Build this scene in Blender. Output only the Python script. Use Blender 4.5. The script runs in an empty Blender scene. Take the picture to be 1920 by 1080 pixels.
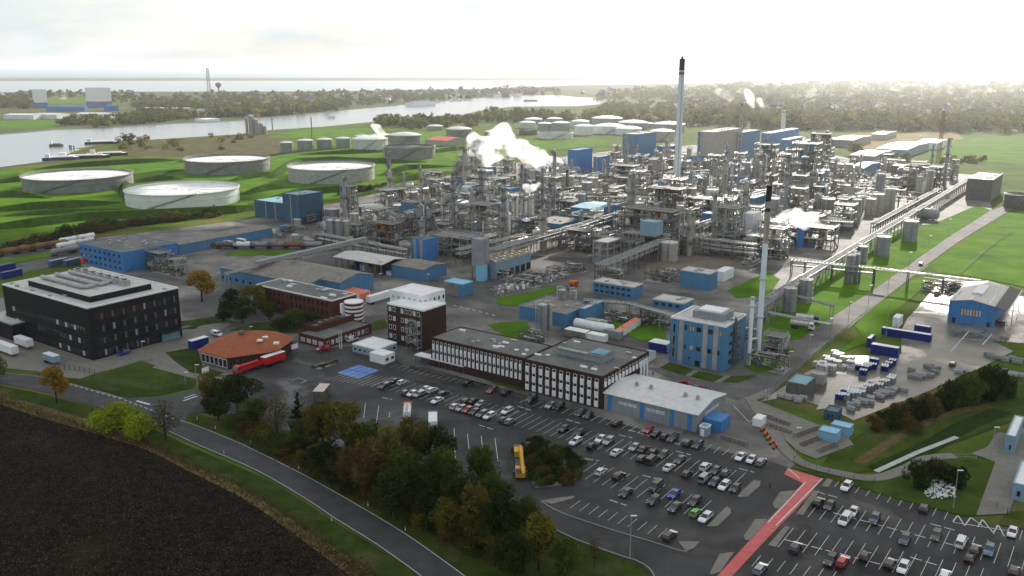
import bpy, math, random
from math import radians as R, sin, cos, pi, hypot, atan2
rnd = random.Random(7)
SC = bpy.context.scene
COL = SC.collection
F_PX, HORIZON, CAM_H = 1680.0, 120.0, 100.0
PITCH = math.atan((540 - HORIZON) / F_PX)
GA = R(-35.5)                                   # the plant's street grid
U = (cos(GA), sin(GA)); V = (-sin(GA), cos(GA))

def ray(px, py):
    x = (px - 960) / F_PX; y = (py - 540) / F_PX
    return x, y * cos(PITCH) + sin(PITCH), cos(PITCH) - y * sin(PITCH)   # right, down, forward

def G(px, py, z=0.0):
    """where the line of sight through a photo point meets the level plane at height z"""
    x, d, w = ray(px, py); s = (CAM_H - z) / d
    return (x * s, w * s)

def hgt(yb, yt):
    """height in metres of an upright thing whose foot is at photo row yb and whose top is at row yt"""
    _, d, w = ray(960, yb); Y = CAM_H * w / d
    _, d2, w2 = ray(960, yt)
    return CAM_H - Y * d2 / w2

def ppm(py):
    _, d, w = ray(960, py); s = CAM_H / d
    return F_PX / s                              # photo pixels per metre at this ground row

# ------------------------------------------------------------ materials
MATS = {}
def mat(name, col, rough=0.8, var=0.15, scale=0.35, metal=0.0, spec=0.3, bump=0.0, col2=None, detail=4, translucent=0.0, stretch=None, random_hue=0.0, bscale=None, col3=None, pscale=0.02, pos3=0.62, rough2=None, cells=0.0):
    if name in MATS: return MATS[name]
    m = bpy.data.materials.new(name); m.use_nodes = True
    nt = m.node_tree; N = nt.nodes; L = nt.links
    b = N['Principled BSDF']
    b.inputs['Roughness'].default_value = rough; b.inputs['Metallic'].default_value = metal
    b.inputs["Specular IOR Level"].default_value = 0.03 if rough >= 0.9 else spec
    geo = N.new('ShaderNodeNewGeometry'); src = geo.outputs['Position']
    if stretch:
        mp = N.new('ShaderNodeMapping'); mp.inputs['Scale'].default_value = stretch
        L.new(src, mp.inputs['Vector']); src = mp.outputs['Vector']
    nz = N.new('ShaderNodeTexNoise'); nz.inputs['Scale'].default_value = scale; nz.inputs['Detail'].default_value = detail
    nz.inputs['Roughness'].default_value = 0.65
    L.new(src, nz.inputs['Vector'])
    rp = N.new('ShaderNodeValToRGB')
    c2 = col2 or tuple(min(1, c * (1 + var)) for c in col)
    c1 = col if col2 else tuple(c * (1 - var) for c in col)
    rp.color_ramp.elements[0].position = 0.32; rp.color_ramp.elements[1].position = 0.68
    rp.color_ramp.elements[0].color = (*c1, 1); rp.color_ramp.elements[1].color = (*c2, 1)
    L.new(nz.outputs['Fac'], rp.inputs['Fac'])
    out = rp.outputs['Color']
    if col3 or rough2 is not None:
        n3 = N.new('ShaderNodeTexNoise'); n3.inputs['Scale'].default_value = pscale; n3.inputs['Detail'].default_value = 8; n3.inputs['Roughness'].default_value = 0.6; n3.inputs['Distortion'].default_value = 0.6; L.new(geo.outputs['Position'], n3.inputs['Vector'])
        r3 = N.new('ShaderNodeValToRGB'); r3.color_ramp.elements[0].position = pos3 - .06; r3.color_ramp.elements[1].position = pos3 + .06; L.new(n3.outputs['Fac'], r3.inputs['Fac'])
        if col3:
            m3 = N.new('ShaderNodeMixRGB'); m3.inputs['Color2'].default_value = (*col3, 1); L.new(r3.outputs['Color'], m3.inputs['Fac']); L.new(out, m3.inputs['Color1']); out = m3.outputs['Color']
        if rough2 is not None:
            rr = N.new('ShaderNodeMapRange'); rr.inputs['To Min'].default_value = rough; rr.inputs['To Max'].default_value = rough2; L.new(r3.outputs['Color'], rr.inputs['Value']); L.new(rr.outputs['Result'], b.inputs['Roughness'])
    if cells:
        vo = N.new('ShaderNodeTexVoronoi'); vo.distance = 'CHEBYCHEV'; vo.inputs['Scale'].default_value = 0.11; vr = N.new('ShaderNodeMapping'); vr.inputs['Rotation'].default_value = (0, 0, R(35.5)); L.new(geo.outputs['Position'], vr.inputs['Vector']); L.new(vr.outputs['Vector'], vo.inputs['Vector'])
        vs_ = N.new('ShaderNodeSeparateColor'); L.new(vo.outputs['Color'], vs_.inputs['Color']); vm = N.new('ShaderNodeMapRange'); vm.inputs['To Min'].default_value = 1 - cells; vm.inputs['To Max'].default_value = 1 + cells; L.new(vs_.outputs[0], vm.inputs['Value'])
        vh = N.new('ShaderNodeHueSaturation'); L.new(vm.outputs['Result'], vh.inputs['Value']); L.new(out, vh.inputs['Color']); out = vh.outputs['Color']
    if random_hue:
        oi = N.new('ShaderNodeObjectInfo'); hs = N.new('ShaderNodeHueSaturation')
        mr = N.new('ShaderNodeMapRange'); mr.inputs['To Min'].default_value = 1 - random_hue; mr.inputs['To Max'].default_value = 1 + random_hue
        L.new(oi.outputs['Random'], mr.inputs['Value']); L.new(mr.outputs['Result'], hs.inputs['Value']); L.new(out, hs.inputs['Color']); out = hs.outputs['Color']
    L.new(out, b.inputs['Base Color'])
    if bump:
        bp = N.new('ShaderNodeBump'); bp.inputs['Strength'].default_value = bump; bp.inputs['Distance'].default_value = 0.3
        if bscale:
            n2 = N.new('ShaderNodeTexNoise'); n2.inputs['Scale'].default_value = bscale; n2.inputs['Detail'].default_value = 6; L.new(geo.outputs['Position'], n2.inputs['Vector'])
            L.new(n2.outputs['Fac'], bp.inputs['Height'])
        else: L.new(nz.outputs['Fac'], bp.inputs['Height'])
        L.new(bp.outputs['Normal'], b.inputs['Normal'])
    if translucent:
        tr = N.new('ShaderNodeBsdfTranslucent'); mx = N.new('ShaderNodeMixShader'); mx.inputs['Fac'].default_value = translucent
        L.new(out, tr.inputs['Color']); L.new(b.outputs['BSDF'], mx.inputs[1]); L.new(tr.outputs['BSDF'], mx.inputs[2])
        L.new(mx.outputs['Shader'], N['Material Output'].inputs['Surface'])
    MATS[name] = m
    return m

# ------------------------------------------------------------ mesh builder
class MB:
    def __init__(s): s.v = []; s.f = []; s.m = []; s.s = []
    def add(s, vs, fs, m=0, sm=False):
        o = len(s.v); s.v += vs
        for f in fs: s.f.append(tuple(i + o for i in f)); s.m.append(m); s.s.append(sm)
        return s
    def poly(s, pts, m=0): return s.add(list(pts), [tuple(range(len(pts)))], m)
    def box(s, x0, x1, y0, y1, z0, z1, m=0):
        vs = [(x, y, z) for z in (z0, z1) for y in (y0, y1) for x in (x0, x1)]
        return s.add(vs, [(0, 2, 3, 1), (4, 5, 7, 6), (0, 1, 5, 4), (2, 6, 7, 3), (0, 4, 6, 2), (1, 3, 7, 5)], m)
    def cbox(s, cx, cy, z0, sx, sy, sz, m=0, a=0.0):
        ca, sa = cos(a), sin(a); vs = []
        for z in (z0, z0 + sz):
            for y in (-sy / 2, sy / 2):
                for x in (-sx / 2, sx / 2): vs.append((cx + x * ca - y * sa, cy + x * sa + y * ca, z))
        return s.add(vs, [(0, 2, 3, 1), (4, 5, 7, 6), (0, 1, 5, 4), (2, 6, 7, 3), (0, 4, 6, 2), (1, 3, 7, 5)], m)
    def prism(s, pts, z0, z1, m=0, mt=None):
        n = len(pts); vs = [(x, y, z0) for x, y in pts] + [(x, y, z1) for x, y in pts]
        s.add(vs, [(i, (i + 1) % n, n + (i + 1) % n, n + i) for i in range(n)] + [tuple(range(n - 1, -1, -1))], m)
        return s.add([(x, y, z1) for x, y in pts], [tuple(range(n))], m if mt is None else mt)
    def cyl(s, x, y, z0, z1, r0, r1=None, n=12, m=0, mt=None, cap=True):
        r1 = r0 if r1 is None else r1
        A = [2 * pi * i / n for i in range(n)]
        vs = [(x + r0 * cos(a), y + r0 * sin(a), z0) for a in A] + [(x + r1 * cos(a), y + r1 * sin(a), z1) for a in A]
        s.add(vs, [(i, (i + 1) % n, n + (i + 1) % n, n + i) for i in range(n)], m, True)
        if cap: s.add([v for v in vs[n:]], [tuple(range(n))], m if mt is None else mt); s.add([v for v in vs[:n]], [tuple(range(n - 1, -1, -1))], m)
        return s
    def lathe(s, x, y, prof, n=16, m=0):
        vs = []; k = len(prof)
        for r, z in prof: vs += [(x + r * cos(2 * pi * i / n), y + r * sin(2 * pi * i / n), z) for i in range(n)]
        fs = [(j * n + i, j * n + (i + 1) % n, (j + 1) * n + (i + 1) % n, (j + 1) * n + i) for j in range(k - 1) for i in range(n)]
        s.add(vs, fs, m, True)
        if prof[-1][0] > 1e-3: s.add(vs[-n:], [tuple(range(n))], m)
        return s
    def vessel(s, x, y, z0, z1, r, n=14, m=0):
        h = r * 0.5
        return s.lathe(x, y, [(r, z0), (r, z1 - h), (r * 0.92, z1 - h * 0.55), (r * 0.6, z1 - h * 0.15), (0.001, z1)], n, m)
    def tube(s, pts, r, n=6, m=0):
        import mathutils
        P = [mathutils.Vector(p) for p in pts]; k = len(P); vs = []
        for i, p in enumerate(P):
            d = (P[min(i + 1, k - 1)] - P[max(i - 1, 0)]).normalized()
            a = d.cross(mathutils.Vector((0, 0, 1)))
            if a.length < 1e-4: a = mathutils.Vector((1, 0, 0))
            a.normalize(); b = d.cross(a)
            for j in range(n):
                t = 2 * pi * j / n; q = p + a * (r * cos(t)) + b * (r * sin(t)); vs.append(tuple(q))
        fs = [(i * n + j, i * n + (j + 1) % n, (i + 1) * n + (j + 1) % n, (i + 1) * n + j) for i in range(k - 1) for j in range(n)]
        s.add(vs, fs, m, True)
        return s.add(vs[:n], [tuple(range(n - 1, -1, -1))], m).add(vs[-n:], [tuple(range(n))], m)
    def hcyl(s, p, q, r, n=14, m=0): return s.tube([p, q], r, n, m)
    def beam(s, p, q, w, m=0): return s.tube([p, q], w * 0.7, 4, m)
    def rail(s, pts, z, h=1.1, m=0, close=True, w=0.06):
        n = len(pts)
        for i in range(n if close else n - 1):
            a, b = pts[i], pts[(i + 1) % n]
            for k in (0.55, 1.0): s.beam((a[0], a[1], z + h * k), (b[0], b[1], z + h * k), w, m)
            s.beam((a[0], a[1], z), (a[0], a[1], z + h), w, m)
        return s
    def build(s, name, mats, parent=None, loc=None, rot=None):
        me = bpy.data.meshes.new(name); me.from_pydata(s.v, [], s.f)
        if not isinstance(mats, (list, tuple)): mats = [mats]
        for m in mats: me.materials.append(m)
        me.polygons.foreach_set('material_index', s.m); me.polygons.foreach_set('use_smooth', s.s)
        me.update()
        o = bpy.data.objects.new(name, me); COL.objects.link(o)
        if parent: o.parent = parent
        if loc: o.location = loc
        if rot is not None: o.rotation_euler.z = rot
        return o

def tag(o, label=None, cat=None, group=None, kind=None):
    if label: o['label'] = label
    if cat: o['category'] = cat
    if group: o['group'] = group
    if kind: o['kind'] = kind
    return o
def thing(name, label, cat, loc=(0, 0, 0), rot=0.0, group=None, kind=None):
    o = bpy.data.objects.new(name, None); COL.objects.link(o); o.empty_display_size = 0.5
    o.location = loc if len(loc) == 3 else (loc[0], loc[1], 0); o.rotation_euler.z = rot
    return tag(o, label, cat, group, kind)
def struct(name, mb, m, label=None): return tag(mb.build(name, m), kind='structure', label=label)
def dup(root, loc=None, rot=None, label=None, group=None, scale=None):
    r = root.copy(); COL.objects.link(r)
    if loc is not None: r.location = loc if len(loc) == 3 else (loc[0], loc[1], 0)
    if rot is not None: r.rotation_euler.z = rot
    if label: r['label'] = label
    if group: r['group'] = group
    if scale: r.scale = (scale, scale, scale) if not isinstance(scale, tuple) else scale
    for ch in root.children:
        c = ch.copy(); COL.objects.link(c); c.parent = r
        for g in ch.children:
            e = g.copy(); COL.objects.link(e); e.parent = c
    return r

AUTO = []                                     # (object, looks, photo x, photo y): labels are finished at the end, once all neighbours are known
def auto(o, looks, px, py): AUTO.append((o, looks, px, py)); return o
ORD = ['first', 'second', 'third', 'fourth', 'fifth', 'sixth', 'seventh', 'eighth', 'ninth', 'tenth', 'eleventh', 'twelfth', 'thirteenth', 'fourteenth', 'fifteenth', 'sixteenth', 'seventeenth', 'eighteenth', 'nineteenth', 'twentieth'] + ['%dth' % i for i in range(21, 60)]
HAZE = 6.5e-5
# ------------------------------------------------------------ camera, light, sky
cam = bpy.data.cameras.new('camera'); co = bpy.data.objects.new('camera', cam); COL.objects.link(co)
cam.sensor_width = 36; cam.lens = 36 * F_PX / 1920; cam.clip_start = 1; cam.clip_end = 90000
co.location = (0, 0, CAM_H); co.rotation_euler = (pi / 2 - PITCH, 0, 0); SC.camera = co
SUN_AZ, SUN_EL = R(24), R(24)                 # azimuth to the right of the view direction (+Y)
sl = bpy.data.lights.new('sun', 'SUN'); sl.energy = 5.0; sl.angle = R(0.55); sl.color = (1, 0.945, 0.86)
so = bpy.data.objects.new('sun', sl); COL.objects.link(so)
SUN = (sin(SUN_AZ) * cos(SUN_EL), cos(SUN_AZ) * cos(SUN_EL), sin(SUN_EL))
import mathutils
so.rotation_euler = mathutils.Vector(SUN).to_track_quat('Z', 'Y').to_euler(); so.location = (200, -100, 300)
W = bpy.data.worlds.new('World'); SC.world = W; W.use_nodes = True
nt = W.node_tree; N = nt.nodes; L = nt.links
sky = N.new('ShaderNodeTexSky'); sky.sky_type = 'NISHITA'; sky.sun_disc = False
sky.sun_elevation = SUN_EL; sky.sun_rotation = SUN_AZ; sky.dust_density = 1.6; sky.air_density = 1.0; sky.ozone_density = 1.0; sky.altitude = 50
bg = N['Background']; bg.inputs['Strength'].default_value = 0.115
tc = N.new('ShaderNodeTexCoord'); mp = N.new('ShaderNodeMapping'); mp.inputs['Scale'].default_value = (1.6, 1.6, 7)
nz = N.new('ShaderNodeTexNoise'); nz.inputs['Scale'].default_value = 2.2; nz.inputs['Detail'].default_value = 7; nz.inputs['Roughness'].default_value = 0.55
rp = N.new('ShaderNodeValToRGB'); rp.color_ramp.elements[0].position = 0.30; rp.color_ramp.elements[1].position = 0.62
rp.color_ramp.elements[0].color = (0.45, 0.45, 0.45, 1); rp.color_ramp.elements[1].color = (0.95, 0.95, 0.95, 1)
mx = N.new('ShaderNodeMixRGB'); n2 = N.new('ShaderNodeTexNoise'); n2.inputs['Scale'].default_value = 3.1; n2.inputs['Detail'].default_value = 8; n2.inputs['Roughness'].default_value = 0.58; r2 = N.new('ShaderNodeValToRGB'); r2.color_ramp.elements[0].position = .38; r2.color_ramp.elements[1].position = .62; r2.color_ramp.elements[0].color = (4.5, 4.95, 5.3, 1); r2.color_ramp.elements[1].color = (6.3, 6.3, 6.3, 1); L.new(mp.outputs['Vector'], n2.inputs['Vector']); L.new(n2.outputs['Fac'], r2.inputs['Fac']); L.new(r2.outputs['Color'], mx.inputs['Color2'])
L.new(tc.outputs['Generated'], mp.inputs['Vector']); L.new(mp.outputs['Vector'], nz.inputs['Vector']); L.new(nz.outputs['Fac'], rp.inputs['Fac'])
sx = N.new('ShaderNodeSeparateXYZ'); mr = N.new('ShaderNodeMapRange'); mr.inputs['From Min'].default_value = 0.05; mr.inputs['From Max'].default_value = 0.55; mr.inputs['To Min'].default_value = 1.0; mr.inputs['To Max'].default_value = 0.95
L.new(tc.outputs['Generated'], sx.inputs['Vector']); L.new(sx.outputs['Z'], mr.inputs['Value']); ml = N.new('ShaderNodeMath'); ml.operation = 'MULTIPLY'; L.new(rp.outputs['Color'], ml.inputs[0]); L.new(mr.outputs['Result'], ml.inputs[1])
L.new(ml.outputs['Value'], mx.inputs['Fac']); L.new(sky.outputs['Color'], mx.inputs['Color1']); L.new(mx.outputs['Color'], bg.inputs['Color'])
SC.view_settings.view_transform = 'Standard'; SC.view_settings.look = 'None'; SC.view_settings.exposure = 0.62; SC.view_settings.gamma = 1.0
SC.cycles.max_bounces = 6; SC.cycles.volume_bounces = 4; SC.cycles.transparent_max_bounces = 12
SC.cycles.use_denoising = True; SC.cycles.caustics_reflective = False; SC.cycles.caustics_refractive = False
SC.cycles.sample_clamp_indirect = 4

# ------------------------------------------------------------ ground
def sheet(name, px, z, m, label=None, zof=None):
    mb = MB(); mb.poly([(*G(x, y), z) for x, y in px]); return struct(name, mb, m, label)
def strip(name, px, w, z, m, label=None, world=False):
    """a band of width w metres along a photo polyline"""
    P = px if world else [G(*p) for p in px]; mb = MB(); n = len(P); Lp = []; Rp = []
    for i in range(n):
        a, b = P[max(0, i - 1)], P[min(n - 1, i + 1)]; d = hypot(b[0] - a[0], b[1] - a[1]) or 1
        nx, ny = -(b[1] - a[1]) / d, (b[0] - a[0]) / d
        Lp.append((P[i][0] + nx * w / 2, P[i][1] + ny * w / 2, z)); Rp.append((P[i][0] - nx * w / 2, P[i][1] - ny * w / 2, z))
    vs = Lp + Rp; mb.add(vs, [(i + n, i + 1 + n, i + 1, i) for i in range(n - 1)])
    return struct(name, mb, m, label) if name else mb
def smooth_line(P, k=4):
    out = []
    for i in range(len(P) - 1):
        p0, p1, p2, p3 = P[max(i - 1, 0)], P[i], P[i + 1], P[min(i + 2, len(P) - 1)]
        for t in [j / k for j in range(k)]:
            out.append(tuple(0.5 * (2 * b + (c - a) * t + (2 * a - 5 * b + 4 * c - d) * t * t + (3 * b - a - 3 * c + d) * t ** 3) for a, b, c, d in zip(p0, p1, p2, p3)))
    return out + [P[-1]]

M_grass = mat('grass_mid', (0.038, 0.075, 0.010), 0.95, scale=0.03, col2=(0.10, 0.14, 0.022), bump=0.4, detail=12, col3=(0.14, 0.12, 0.04), pscale=0.012, pos3=0.58)
M_lawn = mat('grass_bright', (0.040, 0.105, 0.005), 0.95, scale=0.05, col2=(0.105, 0.20, 0.010), bump=0.5, detail=12, col3=(0.12, 0.14, 0.025), pscale=0.03, pos3=0.68)
M_mown = mat('mown_grass', (0.026, 0.050, 0.008), 0.95, scale=0.15, col2=(0.070, 0.092, 0.016), bump=0.5, detail=12, col3=(0.085, 0.080, 0.026), pscale=0.07, pos3=0.62)
M_verge = mat('grass_dark', (0.018, 0.036, 0.006), 0.95, scale=0.2, col2=(0.052, 0.068, 0.013), bump=0.5, detail=12, col3=(0.075, 0.066, 0.026), pscale=0.12, pos3=0.6)
M_dry = mat('dry_grass', (0.07, 0.055, 0.022), 0.95, scale=0.35, col2=(0.16, 0.115, 0.05), bump=0.6, detail=8)
M_far = mat('far_land', (0.05, 0.07, 0.025), 0.95, scale=0.006, col2=(0.12, 0.12, 0.05), detail=8)
M_asph = mat('asphalt', (0.018, 0.018, 0.0185), 0.7, scale=0.07, col2=(0.048, 0.046, 0.044), detail=12, spec=0.25, rough2=0.26, pscale=0.05, pos3=0.57, col3=(0.016, 0.016, 0.0165), cells=0.28)
M_road = mat('road_asphalt', (0.038, 0.038, 0.038), 0.7, scale=0.25, col2=(0.060, 0.060, 0.059), detail=9, spec=0.25, cells=0.10, rough2=0.45, pscale=0.08)
M_yard = mat('yard_concrete', (0.105, 0.099, 0.089), 0.8, scale=0.05, col2=(0.25, 0.234, 0.207), detail=12, spec=0.25, col3=(0.080, 0.076, 0.070), pscale=0.018, pos3=0.5, cells=0.22)
M_pave = mat('paving', (0.15, 0.14, 0.12), 0.8, scale=0.5, col2=(0.21, 0.195, 0.165), detail=6)
M_wet = mat('wet_concrete', (0.10, 0.092, 0.078), 0.45, scale=0.05, col2=(0.24, 0.22, 0.187), detail=11, spec=0.35, rough2=0.11, pscale=0.03, pos3=0.52, col3=(0.085, 0.079, 0.07), cells=0.12)
M_pud = mat('puddle_water', (0.10, 0.10, 0.10), 0.17, spec=0.9, scale=.4)
M_plot = mat('plot_floor', (0.06, 0.055, 0.048), 0.85, scale=0.10, col2=(0.21, 0.19, 0.16), detail=11)
M_soil = mat('ploughed_soil', (0.007, 0.0055, 0.0045), 0.97, scale=0.5, col2=(0.026, 0.020, 0.0145), bump=1.0, detail=14, spec=0.1, col3=(0.030, 0.022, 0.015), pscale=0.05, pos3=0.6)
M_paint = mat('road_paint', (0.55, 0.55, 0.53), 0.7, var=0.25, scale=1.5)
M_redp = mat('red_path_paint', (0.46, 0.05, 0.052), 0.5, scale=0.25, col2=(0.60, 0.13, 0.12), detail=12, col3=(0.30, 0.06, 0.055), pscale=0.25, pos3=0.6, rough2=0.3)
M_bluep = mat('blue_bay_paint', (0.035, 0.13, 0.42), 0.6, scale=0.5, col2=(0.16, 0.30, 0.58), detail=12)
M_kerb = mat('kerb_stone', (0.26, 0.25, 0.23), 0.85)
def water(name, col, rough):
    m = bpy.data.materials.new(name); m.use_nodes = True; n = m.node_tree; b = n.nodes['Principled BSDF']
    b.inputs['Base Color'].default_value = (*col, 1); b.inputs['Roughness'].default_value = rough; b.inputs['IOR'].default_value = 1.33; b.inputs['Specular IOR Level'].default_value = 0.8
    g = n.nodes.new('ShaderNodeNewGeometry'); z = n.nodes.new('ShaderNodeTexNoise'); z.inputs['Scale'].default_value = 0.12; z.inputs['Detail'].default_value = 5
    bp = n.nodes.new('ShaderNodeBump'); bp.inputs['Strength'].default_value = 0.12; bp.inputs['Distance'].default_value = 1
    n.links.new(g.outputs['Position'], z.inputs['Vector']); n.links.new(z.outputs['Fac'], bp.inputs['Height']); n.links.new(bp.outputs['Normal'], b.inputs['Normal'])
    return m
M_river = water('river_water', (0.20, 0.21, 0.22), 0.22); M_sea = water('sea_water', (0.25, 0.28, 0.30), 0.3)

g = MB(); E_ = 60000
g.poly([(-E_, -600, 0), (E_, -600, 0), (E_, E_, 0), (-E_, E_, 0)]); struct('ground', g, M_far)
sheet('grassland', [(-300, 330), (0, 312), (120, 300), (300, 262), (500, 244), (690, 232), (880, 217), (1100, 232), (1400, 240), (1700, 245), (2300, 240), (2600, 400), (2600, 1300), (-700, 1300)], 0.05, M_grass)
# estuary, far shore and river
sheet('sea', [(-1500, 174), (0, 173), (270, 172), (480, 171.5), (640, 171), (800, 168), (940, 166), (1000, 164), (1060, 160), (1300, 156), (1400, 151), (960, 151), (0, 152), (-1500, 152)], 0.1, M_sea)
M_marsh = mat('marsh', (0.10, 0.10, 0.05), 0.95, scale=0.002, col2=(0.17, 0.16, 0.08), detail=6)
sheet('marsh', [(-1500, 152), (0, 152), (960, 151), (1400, 150), (1400, 147), (960, 146), (0, 146), (-1500, 146)], 0.1, M_marsh)
sheet('far_estuary', [(-3000, 146), (0, 146), (960, 146), (1400, 147), (1900, 124), (960, 123.5), (0, 123.5), (-3000, 123.5)], 0.1, mat('far_water', (0.19, 0.26, 0.31), 0.85, scale=0.0006, col2=(0.24, 0.31, 0.36), spec=0.1, stretch=(.3, 1, 1)))
sheet('river', [(-300, 345), (0, 314), (70, 305), (100, 301), (135, 286), (160, 278), (210, 266), (300, 261), (444, 252), (505, 244), (613, 237), (683, 230), (870, 215), (897, 208), (960, 200), (1080, 199), (1170, 192), (1130, 184), (1082, 182), (1040, 178), (960, 180), (860, 187), (758, 197), (647, 207), (480, 222), (458, 226), (305, 233), (190, 241), (111, 243), (40, 249), (0, 252), (-300, 270)], 0.1, M_river)
sheet('far_bank_meadow', [(0, 241), (0, 227), (108, 224), (112, 236), (60, 241)], 0.12, M_lawn)
sheet('distant_meadow', [(82, 193), (82, 184), (256, 183), (258, 190)], 0.12, M_lawn)
# ploughed field and country road
field_edge = [(-60, 738), (0, 752), (85, 779), (178, 806), (237, 824), (296, 843), (370, 880), (480, 935), (572, 998), (639, 1047), (687, 1082), (730, 1120)]
sheet('ploughed_field', [(-700, 690)] + smooth_line(field_edge) + [(860, 1250), (900, 1700), (-2600, 1700), (-1800, 800)], 0.10, M_soil)
def verge(name, px, w, z, m): return strip(name, smooth_line(px), w, z, m)
verge('field_margin', [(x, y - 4) for x, y in field_edge], 5.5, 0.13, M_dry)
road_up = [(-60, 684), (0, 698), (72, 706), (130, 719), (233, 748), (335, 787), (370, 798), (444, 828), (480, 845), (572, 891), (687, 956), (776, 1011), (869, 1078), (930, 1125)]
road_lo = [(-60, 706), (0, 719), (74, 734), (122, 747), (178, 763), (250, 786), (315, 811), (370, 837), (480, 885), (573, 939), (628, 976), (702, 1022), (782, 1079), (830, 1120)]
verge('roadside_grass', [(x - 10, y + 12) for x, y in road_lo[:6]] + [(x - 22, y + 14) for x, y in road_lo[6:]], 6.5, 0.16, M_verge)
verge('roadside_verge', [(x + 14, y - 6) for x, y in road_up[4:]], 6.0, 0.16, M_mown)
sheet('country_road', [(-700, 628)] + smooth_line(road_up) + [(1075, 1240), (975, 1240)] + smooth_line(road_lo)[::-1] + [(-700, 646)], 0.22, M_road)
sheet('side_road', [(225, 745), (300, 746), (345, 738), (372, 728), (440, 702), (490, 712), (470, 730), (410, 752), (366, 762), (352, 776), (345, 792), (300, 775)], 0.20, M_road)
mk = MB()
def line(mb, a, b, w=0.15, z=0.27, world=False):
    A, B = (a, b) if world else (G(*a), G(*b)); d = hypot(B[0] - A[0], B[1] - A[1]) or 1
    nx, ny = -(B[1] - A[1]) / d * w / 2, (B[0] - A[0]) / d * w / 2
    mb.poly([(A[0] + nx, A[1] + ny, z), (A[0] - nx, A[1] - ny, z), (B[0] - nx, B[1] - ny, z), (B[0] + nx, B[1] + ny, z)])
def dashes(mb, a, b, w=0.15, on=2.0, off=2.0, z=0.27):
    A, B = G(*a), G(*b); d = hypot(B[0] - A[0], B[1] - A[1]); t = 0
    while t < d:
        e = min(t + on, d); line(mb, (A[0] + (B[0] - A[0]) * t / d, A[1] + (B[1] - A[1]) * t / d), (A[0] + (B[0] - A[0]) * e / d, A[1] + (B[1] - A[1]) * e / d), w, z, True); t += on + off
for P, w in ((smooth_line([(x - 1.5, y + 1.5) for x, y in road_up[5:]]), 0.16), (smooth_line([(x + 2, y - 1.5) for x, y in road_lo[6:]]), 0.14), (smooth_line([(x, y + 1) for x, y in road_up[:5]]), 0.14)):
    for a, b in zip(P, P[1:]): line(mk, a, b, w)
for a, b in zip(road_up[3:5], road_up[4:6]): dashes(mk, (a[0], a[1] + 3), (b[0], b[1] + 3), 0.3, 1.5, 1.2)
line(mk, (256, 753), (281, 760), 0.8); line(mk, (344, 753), (370, 744), 0.7); line(mk, (345, 748), (366, 741), 0.5)
struct('road_markings', mk, M_paint)
# car park, yards, lawns
lot = [(352, 778), (366, 762), (410, 752), (470, 730), (440, 702), (470, 690), (540, 664), (600, 655), (660, 650), (700, 640), (760, 690), (800, 690), (960, 735), (1130, 785), (1300, 835), (1440, 866), (1477, 878), (1541, 897), (1565, 903), (1603, 915), (1700, 945), (1810, 972), (1871, 987), (1930, 998), (2080, 1040), (2100, 1180), (1240, 1180), (1223, 1078), (1197, 1058), (1164, 1047), (1082, 1017), (1023, 989), (960, 965), (900, 940), (800, 900), (700, 860), (600, 830), (480, 790), (400, 772)]
sheet('parking_lot', lot, 0.24, M_asph)
sheet('plant_yard', [(160, 520), (0, 560), (-120, 600), (-120, 665), (0, 680), (130, 705), (175, 712), (370, 715), (380, 700), (420, 705), (470, 695), (540, 672), (700, 645), (760, 690), (960, 735), (1130, 785), (1300, 838), (1440, 868), (1480, 882), (1500, 860), (1430, 790), (1408, 752), (1440, 745), (1500, 690), (1590, 600), (1700, 500), (1860, 400), (1850, 330), (1700, 318), (1480, 275), (1300, 272), (1130, 285), (1000, 300), (860, 325), (740, 355), (560, 398), (400, 420), (120, 455), (-60, 500), (-120, 540), (0, 520), (150, 490)], 0.15, M_yard)
sheet('process_plot', [(600, 452), (560, 420), (700, 372), (860, 330), (1000, 318), (1280, 300), (1480, 275), (1600, 300), (1690, 335), (1640, 400), (1490, 470), (1400, 505), (1240, 500), (1100, 485), (1000, 480), (930, 520), (890, 520), (700, 470)], 0.19, M_plot)
sheet('service_road', [(1385, 752), (1455, 722), (1509, 678), (1612, 594), (1718, 511), (1800, 452), (1890, 397), (1945, 374), (2060, 332), (2045, 327), (1920, 371), (1858, 396), (1780, 445), (1690, 508), (1640, 543), (1565, 594), (1500, 638), (1425, 695), (1362, 718), (1300, 712), (1235, 690), (1210, 690), (1290, 728), (1340, 738)], 0.23, mat('service_road_asphalt', (0.085, 0.08, 0.074), 0.85, scale=0.12, col2=(0.15, 0.142, 0.132), spec=0.15, detail=11, cells=.15))
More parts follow.
